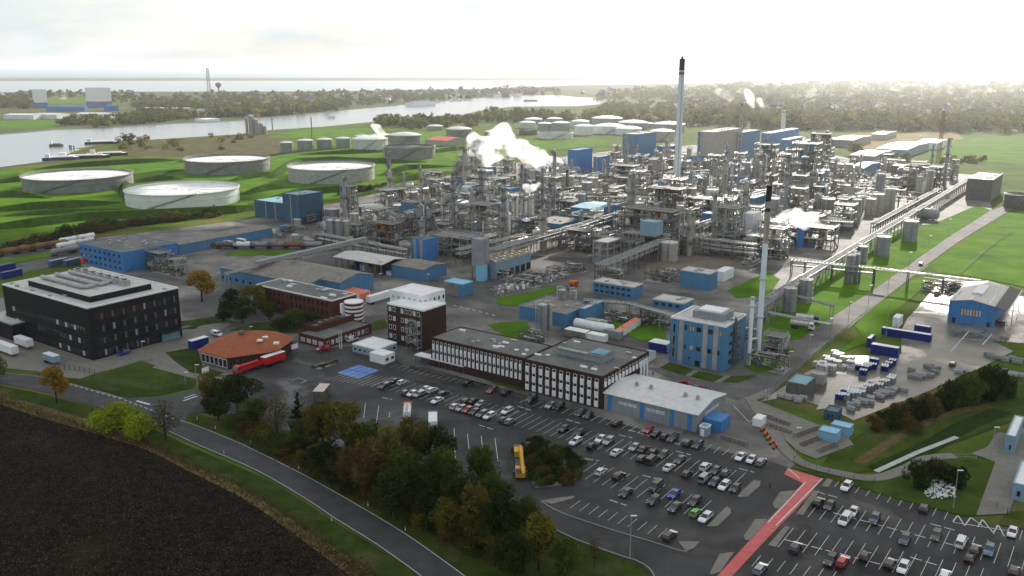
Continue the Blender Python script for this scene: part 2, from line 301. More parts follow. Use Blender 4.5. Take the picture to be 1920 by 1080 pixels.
lawns = [
 ('lawn_by_road', [(1425, 640), (1500, 590), (1560, 548), (1640, 500), (1700, 470), (1760, 420), (1700, 425), (1640, 450), (1560, 500), (1470, 560), (1430, 600)]),
 ('roadside_lawn', [(1500, 637), (1562, 594), (1640, 542), (1690, 507), (1780, 444), (1858, 395), (1832, 385), (1740, 425), (1660, 480), (1590, 520), (1500, 545), (1450, 590), (1440, 610), (1480, 640)]),
 ('meadow_beyond_road', [(1740, 498), (1802, 454), (1892, 399), (1990, 388), (2200, 520), (2000, 560), (1900, 535), (1830, 520), (1760, 512)]),
 ('lawn_right_of_road', [(1600, 610), (1650, 570), (1705, 528), (1740, 512), (1745, 530), (1690, 575), (1640, 620), (1640, 640), (1620, 634)]),
 ('lawn_strip', [(1640, 600), (1680, 600), (1655, 632), (1560, 668), (1600, 640)]),
 ('chimney_lawn', [(1395, 690), (1440, 628), (1490, 655), (1460, 690), (1425, 702)]),
 ('lab_lawn_a', [(1236, 690), (1256, 680), (1302, 694), (1285, 706)]),
 ('lab_lawn_b', [(1293, 707), (1310, 697), (1358, 707), (1338, 718)]),
 ('lab_lawn_c', [(1350, 718), (1372, 706), (1420, 705), (1385, 719)]),
 ('yard_lawn', [(1365, 545), (1440, 510), (1462, 525), (1440, 555), (1380, 560)]),
 ('yard_green', [(912, 610), (940, 605), (985, 604), (1010, 630), (985, 638), (950, 632)]),
 ('kerbed_lawn', [(930, 560), (1010, 545), (1045, 535), (1045, 545), (1010, 560), (965, 574), (935, 572)]),
 ('shed_lawn', [(1145, 590), (1240, 590), (1250, 640), (1200, 640), (1150, 615)]),
 ('front_lawn', [(150, 712), (263, 678), (368, 708), (368, 716), (292, 735), (160, 716)]),
 ('front_verge', [(60, 700), (170, 716), (290, 736), (368, 718), (362, 728), (300, 742), (240, 747), (140, 720)]),
 ('pavilion_lawn', [(310, 662), (370, 652), (380, 690), (420, 700), (405, 706), (360, 700), (330, 680)]),
 ('courtyard_lawn', [(430, 620), (480, 606), (540, 604), (620, 612), (560, 625), (480, 625)]),
 ('side_lawn', [(330, 605), (400, 595), (435, 604), (400, 618), (350, 618)]),
 ('gate_lawn', [(700, 604), (722, 598), (726, 616), (690, 622)]),
 ('office_lawn', [(880, 700), (912, 698), (975, 716), (985, 736), (930, 722)]),
 ('ditch_meadow', [(1560, 846), (1640, 800), (1760, 760), (1830, 700), (1900, 705), (1990, 690), (2100, 800), (2000, 830), (1900, 790), (1740, 850), (1660, 880), (1600, 890), (1540, 875)]),
 ('lower_right_lawn', [(1480, 876), (1560, 893), (1640, 905), (1720, 868), (1860, 862), (1865, 870), (1830, 968), (1810, 970), (1700, 942), (1603, 913), (1545, 897)]),
 ('corner_lawn', [(1870, 985), (1890, 960), (2000, 965), (2050, 1030), (1930, 996)]),
 ('tree_belt_grass', [(352, 782), (480, 790), (600, 830), (700, 860), (800, 900), (900, 940), (960, 965), (1023, 989), (1082, 1017), (1164, 1047), (1197, 1058), (1223, 1078), (1240, 1130), (930, 1130), (869, 1078), (776, 1011), (687, 956), (572, 891), (480, 845), (370, 798)]),
 ('far_right_field', [(1752, 303), (1790, 262), (1900, 255), (2200, 250), (2300, 300), (1960, 312), (1850, 306)]),
 ('rail_lawn', [(418, 480), (440, 471), (600, 471), (575, 480)]), ('siding_lawn', [(-20, 505), (-20, 492), (100, 472), (104, 480)]), ('tank_yard_grass', [(920, 290), (960, 262), (1010, 256), (1130, 262), (1135, 272), (1000, 285)]),
 ('riverside_meadow', [(500, 258), (560, 243), (690, 240), (700, 252), (600, 259)]),
]
Z = 0.258
for nm, px in lawns:
    sheet(nm, px, Z if nm != 'tree_belt_grass' else 0.18, M_mown if nm in ('front_lawn', 'office_lawn', 'lower_right_lawn', 'corner_lawn', 'lab_lawn_a', 'lab_lawn_b', 'lab_lawn_c', 'gate_lawn', 'ditch_meadow') else M_verge if nm in ('tree_belt_grass', 'front_verge', 'pavilion_lawn', 'courtyard_lawn', 'side_lawn') else M_lawn); Z += 0.001
tf = [(-200, 395), (-200, 330), (60, 318), (200, 312), (300, 285), (520, 275), (700, 250), (860, 245), (900, 300), (860, 318), (740, 345), (560, 392), (430, 395), (230, 425), (60, 440), (-200, 480)]
sheet('tank_farm_grass', tf, 0.17, M_lawn)
sheet('block_forecourt', [(-160, 610), (-60, 660), (0, 690), (128, 703), (215, 692), (262, 678), (330, 664), (375, 652), (432, 606), (345, 596), (330, 560), (0, 560)], 0.165, M_pave)
sheet('brown_field', [(1545, 268), (1600, 249), (1790, 247), (1810, 262), (1710, 278), (1620, 284)], 0.21, mat('tan_field', (0.17, 0.13, 0.06), 0.95, scale=.02, col2=(.26, .21, .10), detail=8))
sheet('river_scrubland', [(215, 292), (250, 268), (450, 258), (510, 250), (540, 262), (560, 285), (500, 296), (350, 296)], 0.21, mat('scrub', (0.05, 0.045, 0.02), 0.95, scale=.06, col2=(.14, .115, .06), detail=12, col3=(.05, .085, .015), pscale=.03))
sheet('wet_yard', [(1690, 620), (1700, 600), (1770, 522), (1800, 520), (1925, 560), (2050, 590), (2050, 690), (1920, 645), (1860, 640), (1900, 660), (1840, 690), (1740, 735), (1600, 790), (1560, 770), (1480, 745), (1425, 755), (1510, 700), (1580, 668), (1640, 668), (1690, 665)], 0.27, M_wet)
sheet('wet_patch', [(1530, 770), (1560, 708), (1612, 705), (1600, 722), (1570, 735), (1562, 765)], 0.285, M_pud)
sheet('puddle', [(1570, 738), (1600, 722), (1652, 707), (1648, 715), (1612, 730)], 0.285, M_pud)
sheet('bicycle_yard', [(1408, 752), (1425, 755), (1540, 800), (1590, 822), (1600, 835), (1560, 850), (1530, 862), (1500, 850), (1440, 800)], 0.28, M_pave)
sheet('bare_ground', [(1195, 497), (1260, 480), (1310, 478), (1400, 495), (1380, 505), (1290, 520), (1230, 520)], 0.24, mat('bare_earth', (0.14, 0.115, 0.09), 0.9, scale=0.1, col2=(0.22, 0.19, 0.15), detail=8))
strip('footpath', smooth_line([(1405, 745), (1440, 800), (1478, 850), (1510, 872), (1570, 888), (1640, 898), (1700, 880), (1735, 862), (1790, 856)]), 3.4, 0.31, M_pave)
strip('ditch_bank', smooth_line([(1610, 870), (1700, 812), (1790, 775), (1858, 762)]), 3.0, 0.30, M_dry)
strip('ditch', smooth_line([(1640, 885), (1730, 845), (1810, 800), (1880, 772)]), 5.5, 0.305, mat('ditch_grass', (0.014, 0.03, 0.007), 0.95, scale=0.3, col2=(0.03, 0.055, 0.012), bump=0.6))
strip('ditch_channel', [(1642, 886), (1720, 850), (1794, 821)], 1.5, 0.32, mat('pale_concrete', (0.42, 0.42, 0.40), 0.7))
sheet('forecourt', [(1866, 868), (1830, 968), (1890, 965), (1905, 930), (1990, 900), (2000, 780), (1925, 800), (1905, 815), (1870, 812), (1850, 840), (1820, 852), (1850, 862)], 0.315, M_pave)
sheet('walkway', [(312, 642), (335, 640), (375, 612), (430, 604), (436, 610), (400, 622), (352, 648)], 0.30, M_pave)
sheet('entrance_path', [(285, 690), (300, 684), (370, 708), (420, 708), (440, 718), (410, 724)], 0.30, M_pave)
sheet('drive_apron', [(125, 700), (175, 690), (200, 694), (150, 712), (90, 706)], 0.30, M_pave)
for nm, px in (('lab_path', [(1284, 706), (1302, 694), (1310, 697), (1293, 708)]), ('lab_entry_path', [(1338, 718), (1358, 707), (1372, 706), (1350, 719)]), ('lab_side_path', [(1222, 692), (1254, 674), (1258, 679), (1236, 691)])): sheet(nm, px, 0.31, M_pave)
sheet('red_path', [(1470, 891), (1477, 880), (1541, 899), (1513, 935), (1440, 1010), (1375, 1080), (1330, 1125), (1300, 1125), (1347, 1080), (1440, 977), (1505, 908)], 0.30, M_redp)
bb = MB(); x0_, y0_ = G(672, 698)
for i in (-1.5, -.5, .5, 1.5):
    for j in (-2.55, 2.55):
        x_, y_ = x0_ + U[0] * i * 2.5 + V[0] * j, y0_ + U[1] * i * 2.5 + V[1] * j; bb.poly([(x_ + U[0] * a + V[0] * c, y_ + U[1] * a + V[1] * c, .276) for a, c in ((-1.12, -2.4), (1.12, -2.4), (1.12, 2.4), (-1.12, 2.4))])
struct('blue_bay', bb, M_bluep)
# ------------------------------------------------------------ building materials
M_blk = mat('black_cladding', (0.006, 0.0065, 0.007), 0.65, scale=0.3, col2=(0.010, 0.0105, 0.0115), spec=.18)
M_glass = mat('window_glass', (0.012, 0.015, 0.018), 0.08, spec=0.7)
M_lglass = mat('pale_blind', (0.42, 0.43, 0.43), 0.5, scale=1.5, var=0.3)
M_frame = mat('white_frame', (0.68, 0.68, 0.66), 0.5)
M_white = mat('white_panel', (0.72, 0.72, 0.71), 0.5, var=0.08, scale=0.6)
M_wroof = mat('white_roof', (0.68, 0.67, 0.64), 0.6, scale=0.25, col2=(0.82, 0.81, 0.79), detail=10)
M_groof = mat('gravel_roof', (0.44, 0.42, 0.39), 0.85, scale=0.4, col2=(0.60, 0.575, 0.54), detail=11, col3=(.36, .34, .31), pscale=.15, pos3=.62)
M_felt = mat('grey_roof_felt', (0.085, 0.088, 0.080), 0.8, scale=0.16, col2=(0.165, 0.168, 0.152), detail=11, col3=(0.07, 0.072, 0.066), pscale=.14, pos3=.6, rough2=.35)
M_tanroof = mat('weathered_roof', (0.15, 0.136, 0.115), 0.8, scale=0.5, col2=(0.26, 0.238, 0.205), detail=9, stretch=(1, 1, 1), col3=(0.11, 0.1, 0.085), pscale=.1, pos3=.6)
M_brick = mat('red_brick', (0.075, 0.026, 0.02), 0.9, scale=1.2, col2=(0.115, 0.042, 0.03), detail=8)
M_dbrick = mat('dark_brick', (0.032, 0.020, 0.017), 0.9, scale=1.0, col2=(0.058, 0.034, 0.028), detail=10)
M_shut = mat('dark_shutter', (.10, .10, .095), .6)
M_tile = mat('terracotta_tile', (0.24, 0.062, 0.022), 0.8, scale=0.5, col2=(0.34, 0.10, 0.04), detail=8)
M_blue = mat('blue_cladding', (0.048, 0.150, 0.275), 0.5, scale=1.0, col2=(0.082, 0.215, 0.37), detail=8, stretch=(1.6, 1.6, .12), col3=(0.06, 0.165, 0.27), pscale=.12)
M_blue2 = mat('strong_blue_cladding', (0.032, 0.145, 0.35), 0.5, scale=1.0, col2=(0.055, 0.205, 0.46), detail=8, stretch=(1.6, 1.6, .12), col3=(0.035, 0.13, 0.28), pscale=.12)
M_pblue = mat('pale_blue_cladding', (0.17, 0.27, 0.34), 0.5, scale=0.3, col2=(0.20, 0.31, 0.39))
M_dblue = mat('dark_blue_cladding', (0.03, 0.075, 0.12), 0.5, scale=0.3, col2=(0.045, 0.105, 0.16))
M_lblue = mat('light_blue_roof', (0.16, 0.40, 0.58), 0.5, scale=0.5, col2=(0.24, 0.50, 0.66))
M_teal = mat('teal_roof', (0.14, 0.29, 0.34), 0.6, scale=0.3, col2=(0.20, 0.37, 0.42))
M_gclad = mat('grey_cladding', (0.18, 0.195, 0.215), 0.5, scale=1.0, col2=(0.26, 0.275, 0.295), stretch=(1.6, 1.6, .12))
M_gstripe = mat('grey_stripe', (0.30, 0.30, 0.29), 0.6)
M_steel = mat('galvanised_steel', (0.36, 0.355, 0.335), 0.42, metal=0.3, scale=0.9, var=0.3, detail=6)
M_dsteel = mat('dark_steel', (0.115, 0.11, 0.10), 0.6, metal=0.1, scale=0.8, var=0.35)
M_alu = mat('aluminium_jacket', (0.56, 0.545, 0.50), 0.36, metal=0.4, scale=0.8, var=0.25, detail=6)
M_conc = mat('concrete', (0.25, 0.235, 0.21), 0.85, scale=0.5, col2=(0.36, 0.34, 0.305), detail=8)
M_beige = mat('beige_vessel', (0.34, 0.325, 0.275), 0.6, scale=0.5, var=0.2, detail=7)
M_gves = mat('grey_vessel', (0.24, 0.245, 0.245), 0.55, scale=0.5, var=0.2, detail=7)
M_stain = mat('stained_chimney', (0.20, 0.15, 0.11), 0.8, scale=.6, col2=(0.42, 0.38, 0.34), stretch=(1, 1, .2))
M_rust = mat('rusty_steel', (0.16, 0.075, 0.035), 0.85, scale=1.0, col2=(0.26, 0.14, 0.07), detail=7)
M_yel = mat('yellow_paint', (0.62, 0.33, 0.02), 0.5)
M_org = mat('orange_paint', (0.62, 0.13, 0.02), 0.5)
M_orgroof = mat('orange_tarpaulin', (0.72, 0.20, 0.11), 0.6)
M_red = mat('red_paint', (0.45, 0.012, 0.018), 0.35, spec=0.5)
M_navy = mat('navy_container', (0.01, 0.022, 0.16), 0.45, scale=1, var=0.2)
M_blk2 = mat('black_paint', (0.012, 0.012, 0.013), 0.5)
M_pipe = mat('grey_pipe', (0.33, 0.31, 0.27), 0.5, scale=0.9, var=0.4, metal=0.1)
M_bpipe = mat('blue_pipe', (0.05, 0.16, 0.28), 0.5)
M_grate = mat('grating', (0.19, 0.18, 0.165), 0.7, metal=0.3, scale=1, var=0.3)
M_rubber = mat('rubber', (0.012, 0.012, 0.012), 0.9)
M_chim = mat('chimney_paint', (0.60, 0.67, 0.70), 0.5, scale=0.15, var=0.1, stretch=(1, 1, 0.15))
M_orgglow = mat('orange_blind', (0.60, 0.24, 0.06), 0.7)

class Bld:
    """a rectangular block on the street grid: local origin at its nearest ground corner, x runs from there away to the right-hand rear... (-L..0, 0..D)"""
    def __init__(s, name, label, cat, c, l, r, H=None, base=None, group=None, rot=None, LD=None):
        if H is None: H = hgt(base, c[1])
        s.H = H; C = G(*c, H)
        if LD: s.L, s.D = LD; s.rot = GA if rot is None else rot
        else:
            A, B = G(*l, H), G(*r, H)
            s.rot = GA if rot is None else rot
            u = (cos(s.rot), sin(s.rot)); v = (-u[1], u[0])
            s.L = abs((A[0] - C[0]) * u[0] + (A[1] - C[1]) * u[1]); s.D = abs((B[0] - C[0]) * v[0] + (B[1] - C[1]) * v[1])
        s.o = thing(name, label, cat, C, s.rot, group)
    def part(s, name, mb, mats, label=None):
        o = mb.build(name, mats, s.o)
        if label: o['label'] = label
        return o
    def walls(s, m, z0=0.0, zt=None, ex=0): 
        mb = MB(); mb.box(-s.L, 0, 0, s.D, z0, (zt or s.H) - 0.02); return s.part('wall', mb, m)
    def flat(s, m, mp=None, up=0.5, w=0.4):
        mb = MB(); H = s.H; L, D = s.L, s.D
        mb.poly([(-L, 0, H), (0, 0, H), (0, D, H), (-L, D, H)], 0)
        if mp:
            for b in ((-L - .05, .05, -.05, w), (-L - .05, .05, D - w, D + .05), (-L - .05, -L + w, w, D - w), (-w + .05, .05, w, D - w)): mb.box(*b, H - 0.3, H + up, 1)
        return s.part('roof', mb, [m, mp or m])
    def gable(s, m, rise, along='x', over=0.4, mw=None):
        L, D, H = s.L, s.D, s.H; mb = MB(); t = 0.18
        if along == 'x':
            a = [(-L - over, -over, H), (over, -over, H), (over, D / 2, H + rise), (-L - over, D / 2, H + rise)]
            b = [(-L - over, D / 2, H + rise), (over, D / 2, H + rise), (over, D + over, H), (-L - over, D + over, H)]
            g = [[(0, 0, H - .02), (0, D, H - .02), (0, D / 2, H + rise - .05)], [(-L, D, H - .02), (-L, 0, H - .02), (-L, D / 2, H + rise - .05)]]
        else:
            a = [(-L - over, D + over, H), (-L - over, -over, H), (-L / 2, -over, H + rise), (-L / 2, D + over, H + rise)]
            b = [(over, -over, H), (over, D + over, H), (-L / 2, D + over, H + rise), (-L / 2, -over, H + rise)]
            g = [[(-L, 0, H - .02), (0, 0, H - .02), (-L / 2, 0, H + rise - .05)], [(0, D, H - .02), (-L, D, H - .02), (-L / 2, D, H + rise - .05)]]
        for q in (a, b):
            lo = [(x, y, z - t) for x, y, z in q]; mb.poly(q, 0); mb.poly(lo[::-1], 0)
            for i in range(4): j = (i + 1) % 4; mb.poly([lo[i], lo[j], q[j], q[i]], 0)
        r = s.part('roof', mb, m)
        if mw:
            for q in g: s.part('gable', MB().poly(q), mw)
        return r
    def win(s, face, a, z, w, h, m=None, fr=None, name='window', d=0.06):
        """one window on the front-left ('L', a runs along x from -L) or front-right ('R', a runs along y) face"""
        mb = MB(); f = 0.12
        if face == 'L':
            mb.box(a, a + w, -d, 0.01, z, z + h, 1); mb.poly([(a + f, -d - .004, z + f), (a + w - f, -d - .004, z + f), (a + w - f, -d - .004, z + h - f), (a + f, -d - .004, z + h - f)], 0)
        else:
            mb.box(-0.01, d, a, a + w, z, z + h, 1); mb.poly([(d + .004, a + f, z + f), (d + .004, a + w - f, z + f), (d + .004, a + w - f, z + h - f), (d + .004, a + f, z + h - f)], 0)
        return s.part(name, mb, [m or M_glass, fr or M_frame])
    def panel(s, face, a, z, w, h, m, name='panel', d=0.05):
        mb = MB()
        if face == 'L': mb.box(a, a + w, -d, 0.01, z, z + h)
        else: mb.box(-0.01, d, a, a + w, z, z + h)
        return s.part(name, mb, m)
    def roofbox(s, name, x0, x1, y0, y1, h, m, z=None, mt=None):
        z = s.H if z is None else z
        mb = MB(); mb.box(x0, x1, y0, y1, z + .01, z + h, 0); e = 0.12; mb.box(x0 - e, x1 + e, y0 - e, y1 + e, z + h, z + h + 0.15, 1); return s.part(name, mb, [m, mt or m])

# ---- black office block
b = Bld('office_block', 'big black clad four storey office block with pale flat roof and silver plant', 'building', (163, 578), (5.5, 533), (336, 540), base=677)
b.walls(M_blk); b.flat(M_groof, M_white, 0.25, 0.45)
L, D, H = b.L, b.D, b.H
# raised roof storey
x0, x1, y0, y1 = -L * 0.82, -L * 0.10, D * 0.13, D * 0.80
b.roofbox('roof_storey', x0, x1, y0, y1, 2.2, M_blk, mt=M_groof)
zz = H + 2.36
for i in range(3):
    mb = MB(); ya = y0 + 4 + i * (y1 - y0 - 8) / 3; mb.tube([(x0 + 3, ya, zz + 0.9), (x1 - 12, ya, zz + 0.9), (x1 - 10.5, ya + 1, zz + .9), (x1 - 10.5, ya + 4, zz + .9)], 0.8, 8); b.part('duct', mb, M_steel)
for i in range(7):
    mb = MB(); xx = x0 + 5 + i * 5.2; mb.box(xx, xx + 3.4, y1 - 9, y1 - 6.5, zz, zz + 2.2); mb.cyl(xx + 1.7, y1 - 7.7, zz + 2.2, zz + 2.6, 0.9, n=10, m=1); b.part('air_handler', mb, [M_steel, M_dsteel])
for i in range(5):
    mb = MB(); xx = -L + 2 + i * 3.0; mb.cyl(xx + 1, D - 5, H, H + 1.3, 1.0, n=12); mb.cyl(xx + 1, D - 5, H + 1.3, H + 1.34, 0.75, n=12, m=1); b.part('roof_fan', mb, [M_steel, M_blk2])
for i in range(9):
    mb = MB(); xx, yy = -L + rnd.random() * L, rnd.random() * D * 0.1 + 1; mb.cbox(xx, yy + (D * 0.84 if i % 2 else 0), H, 1 + rnd.random(), 0.8, 0.5 + rnd.random() * .5); b.part('roof_vent', mb, M_steel)
fh = H / 4.35
for k in range(3):
    z = 0.9 + (2 - k) * fh; n = 26; a0 = -L * 0.90; 
    for i in range(n):
        mm = M_lglass if (i * 7 + k * 5) % 11 < (3 if i > n * .6 or i < 4 else 0) else M_glass
        b.win('L', a0 + i * (L * 0.86 / n), z, L * 0.86 / n - 0.25, fh * 0.45, mm, M_blk2)
for k in range(4):
    for i in range(8):
        a = 2.0 + i * (D - 3) / 8; z = 0.8 + k * fh
        b.win('R', a, z, (D - 3) / 8 - 1.6, fh * 0.55, M_glass, M_blk2)
        if k or i < 5: b.panel('R', a + (D - 3) / 8 - 1.45, z + 0.1, 0.7, fh * 0.5, M_shut if (i * 3 + k) % 5 else M_gstripe, 'shutter', 0.12)
b.panel('R', D - 8.5, 0.1, 7.5, 3.4, M_teal, 'entrance_glazing', 0.1)
mb = MB(); mb.box(0.15, 3.2, D - 9.5, D + 2.5, 3.7, 4.0); b.part('entrance_canopy', mb, M_blk2)
BLK = b
# ---- low black annex at the frame's left edge
b = Bld('low_annex', 'low black annex with grey roof at the picture edge, beside the black block', 'building', (22, 609), (-60, 590), (60, 585), H=6.5, LD=(22, 16))
b.walls(M_blk); b.flat(M_groof, M_steel, 0.2)
for i in range(4): b.win('R', 1 + i * 3.6, 2.4, 2.4, 1.6, M_glass, M_blk2)
for i in range(3):
    mb = MB(); mb.cbox(-4 - i * 5, 6, 6.5, 2.5, 2, 1.0); b.part('roof_vent', mb, M_steel)

# ---- pavilion with red tiled hip roof
def pavilion():
    ev = [(370, 657), (422, 671.5), (505, 660), (524, 655), (554, 634), (520, 622), (440, 622), (405, 634)]
    zE = 4.6; zR = 8.6; P = [G(*p, zE) for p in ev]; A, B = G(452, 621, zR), G(484, 620, zR)
    cx = sum(p[0] for p in P) / 8; cy = sum(p[1] for p in P) / 8
    o = thing('pavilion', 'single storey pavilion with terracotta hipped roof beside the red road tanker', 'building', (cx, cy, 0))
    Q = [(x - cx, y - cy) for x, y in P]; A = (A[0] - cx, A[1] - cy); B = (B[0] - cx, B[1] - cy)
    mb = MB(); mb.prism([(x * .93, y * .93) for x, y in Q], 0, zE + .25); mb.build('wall', M_dbrick, o)
    mb = MB(); side = [0, 0, 1, 1, 1, 1, 0, 0]; rid = [(*A, zR), (*B, zR)]
    for i in range(8):
        j = (i + 1) % 8; p, q = (*Q[i], zE), (*Q[j], zE)
        if side[i] == side[j]: mb.poly([p, q, rid[side[i]]])
        else: mb.poly([p, q, rid[side[j]], rid[side[i]]])
        mb.poly([(*Q[i], zE - .25), (*Q[j], zE - .25), q, p])
    mb.poly([(x, y, zE - .25) for x, y in Q[::-1]])
    r = mb.build('roof', M_tile, o)
    mb = MB()
    for i in range(8): mb.tube([(*Q[i], zE + .05), rid[side[i]]], 0.13, 5)
    mb.tube(rid, 0.15, 5); mb.build('ridge_tile', mat('ridge_tile', (0.36, 0.14, 0.06), 0.8), r)
    for px, py in ((497, 632), (487, 638), (518, 643)):
        mb = MB(); x, y = G(px, py, 7.2); mb.cbox(x - cx, y - cy, 6.9, 1.8, 1.5, 0.55); mb.build('skylight', M_white, r)
    x, y = G(453, 625, 8.4); mb = MB(); mb.cbox(x - cx, y - cy, 8.3, 1.8, 1.8, 1.0); mb.build('chimney', M_dsteel, r)
    for i in range(8):
        a, c = [(q[0] * .93, q[1] * .93) for q in (Q[i], Q[(i + 1) % 8])]; d = hypot(c[0] - a[0], c[1] - a[1]); n = max(1, int(d / 2.2)); t = atan2(c[1] - a[1], c[0] - a[0])
        for k in range(n):
            s = (k + .5) / n; mb = MB(); big = i == 0
            mb.cbox(a[0] + (c[0] - a[0]) * s, a[1] + (c[1] - a[1]) * s, 0.5 if big else 1.2, d / n * (.86 if big else .55), 0.2, 3.2 if big else 1.6, 1, t); nx, ny = sin(t), -cos(t)
            mb.cbox(a[0] + (c[0] - a[0]) * s + nx * .05, a[1] + (c[1] - a[1]) * s + ny * .05, 0.75 if big else 1.4, d / n * (.7 if big else .45), 0.2, 2.6 if big else 1.2, 0, t)
            mb.build('window', [M_glass, M_frame if big else M_dsteel], o)
pavilion()

# ---- brick school-like block with flat roof
b = Bld('brick_block', 'long red brick three storey block with dark flat roof and slit windows', 'building', (622, 564), (478, 534), (668, 551), H=10.5)
b.walls(M_brick); b.flat(M_felt, M_frame, 0.2, 0.35)
L, D, H = b.L, b.D, b.H
n = int(L / 2.6)
for k in range(3):
    for i in range(n): b.win('L', -L + 1 + i * (L - 2) / n, 1.0 + k * 3.2, 1.15, 2.1, M_glass, M_dbrick)
for i in range(12):
    mb = MB(); mb.cbox(-rnd.random() * L, D * rnd.random(), H, 1.5 + rnd.random() * 2, 1 + rnd.random(), .4 + rnd.random() * .5); b.part('roof_vent', mb, M_steel if i % 3 else M_white)
# round stair tower striped white and brick
o = thing('stair_tower', 'rounded stair tower banded in white and red brick at end of brick block', 'tower', (*G(665, 612), 0), GA)
HT = hgt(612, 566); mb = MB(); mb.cyl(0, 0, 0, HT, 3.6, n=20); mb.build('wall', M_brick, o)
for k in range(5): mb = MB(); mb.cyl(0, 0, 1.8 + k * (HT - 2) / 5, 2.6 + k * (HT - 2) / 5, 3.68, n=20); mb.build('white_band', M_white, o)
mb = MB(); mb.cyl(0, 0, HT, HT + .35, 3.75, n=20); mb.build('roof', M_wroof, o)
mb = MB(); mb.box(-3.6, -2.4, -3.9, -2.6, 0, HT - .4); mb.build('white_pier', M_white, o)
# low brick wings in front of it
b = Bld('low_brick_wing', 'low brick wing with roof terrace before the banded stair tower', 'building', (592, 616), (572, 611), (668, 594), H=5.0)
b.walls(M_brick); b.flat(M_felt, M_brick, 0.9, 0.4)
for i in range(4):
    mb = MB(); mb.cbox(-b.L / 2, b.D * (.25 + .15 * i), 5, 1.6, 1.6, 1.1); b.part('roof_vent', mb, M_dsteel)
b = Bld('gatehouse', 'long low brick gatehouse with grey roof and white windows near two flagpoles', 'building', (608, 637), (560, 625), (686, 606), H=3.6)
b.walls(M_brick); b.flat(M_felt, M_brick, 0.3, 0.3)
for i in range(10): b.win('R', 1.2 + i * (b.D - 2) / 10, 0.9, (b.D - 2) / 10 - 1.0, 1.7, M_lglass if i % 3 else M_glass)
for i in range(4): b.win('L', -b.L + 1 + i * 3.2, 0.9, 2.2, 1.6, M_lglass)

# ---- brick tower with white roof
b = Bld('brick_tower', 'five storey dark brick tower with white roof and steel fire stair', 'tower', (794, 583), (719.4, 571), (841, 570), base=659)
b.walls(M_dbrick); b.flat(M_wroof, M_wroof, 0.3, 0.4)
L, D, H = b.L, b.D, b.H
for k in range(4):
    for i in range(9):
        if i in (2, 8): continue
        b.win('L', -L + 0.8 + i * L / 9, 2.3 + k * (H - 1.5) / 4, L / 9 - 0.75, 1.7, M_lglass if (i + k) % 3 == 0 else M_glass)
def fire_stair(b, x0, x1, H, n):
    mb = MB(); y0, y1 = -2.4, -0.15
    for x in (x0, x1):
        for y in (y0, y1): mb.beam((x, y, 0), (x, y, H), 0.12)
    for k in range(n):
        z = (k + 1) * H / n; mb.box(x0, x0 + 1.2, y0, y1, z - .08, z); mb.box(x1 - 1.2, x1, y0, y1, z - H / n / 2 - .08, z - H / n / 2)
        for (za, zb, y) in ((z - H / n, z - H / n / 2, y0 + .5), (z - H / n / 2, z, y1 - .5)):
            xa, xb = (x0 + 1, x1 - 1) if y < -1.2 else (x1 - 1, x0 + 1)
            mb.poly([(xa, y - .45, za), (xa, y + .45, za), (xb, y + .45, zb), (xb, y - .45, zb)]); mb.beam((xa, y - .45, za + 1), (xb, y - .45, zb + 1), .08)
        mb.rail([(x0, y0), (x1, y0)], z, close=False)
    b.part('fire_stair', mb, M_steel)
fire_stair(b, -L * 0.36, -L * 0.06, H * 0.72, 4)
mb = MB(); mb.box(-1.6, -1.0, -.12, .01, 1, H - 1.5); b.part('downpipe', mb, M_dsteel)
b2 = Bld('white_block', 'white four storey block with corner windows rising behind the brick tower', 'building', (792, 556), (725.5, 545.6), (834.5, 543), H=H + 2.2)
b2.walls(M_white); b2.flat(M_wroof, M_white, 0.25, 0.4)
for i in range(5): b2.win('R', 1 + i * b2.D / 5, b2.H - 3.2, b2.D / 5 - 1.4, 1.6, M_glass)
for i in range(6): b2.win('L', -b2.L + 1 + i * b2.L / 6, b2.H - 2.8, b2.L / 6 - 1.2, 1.5, M_lglass)

# ---- white cabins before the tower
b = Bld('site_cabin', 'flat white portakabin with dark windows at the foot of brick tower', 'cabin', (706, 656), (660, 645), (760, 646), H=3.2)
b.walls(M_pblue); b.flat(M_wroof, M_white, .2, .25)
for i in range(5): b.win('L', -b.L + .8 + i * b.L / 5, 1.0, b.L / 5 - 1.1, 1.3)
for i in range(3): b.win('R', 1 + i * b.D / 3, 1.0, 1.8, 1.3)
b = Bld('small_cabin', 'small white cabin box with two windows by the car park', 'cabin', (720, 668), (696, 660), (738, 660), H=3.3)
b.walls(M_white); b.flat(M_wroof, M_white, .15, .2)
for i in range(2): b.win('R', .6 + i * b.D / 2, 1.2, b.D / 2 - 1, 1.2)
b = Bld('bike_shelter', 'long flat white bicycle shelter roof along the office front', 'shelter', (868, 687), (783, 663), (879, 682), H=2.8)
b.flat(M_wroof, M_white, .1, .2)
for i in range(9):
    for y in (.3, b.D - .3):
        mb = MB(); mb.box(-b.L * i / 8 - .08 - (.1 if i == 0 else -.1), -b.L * i / 8 + .08 - (.1 if i == 0 else -.1), y - .08, y + .08, 0, 2.75); b.part('post', mb, M_dsteel)
mb = MB(); mb.box(-b.L, 0, b.D - .08, b.D, .2, 2.6); b.part('back_panel', mb, M_dsteel)

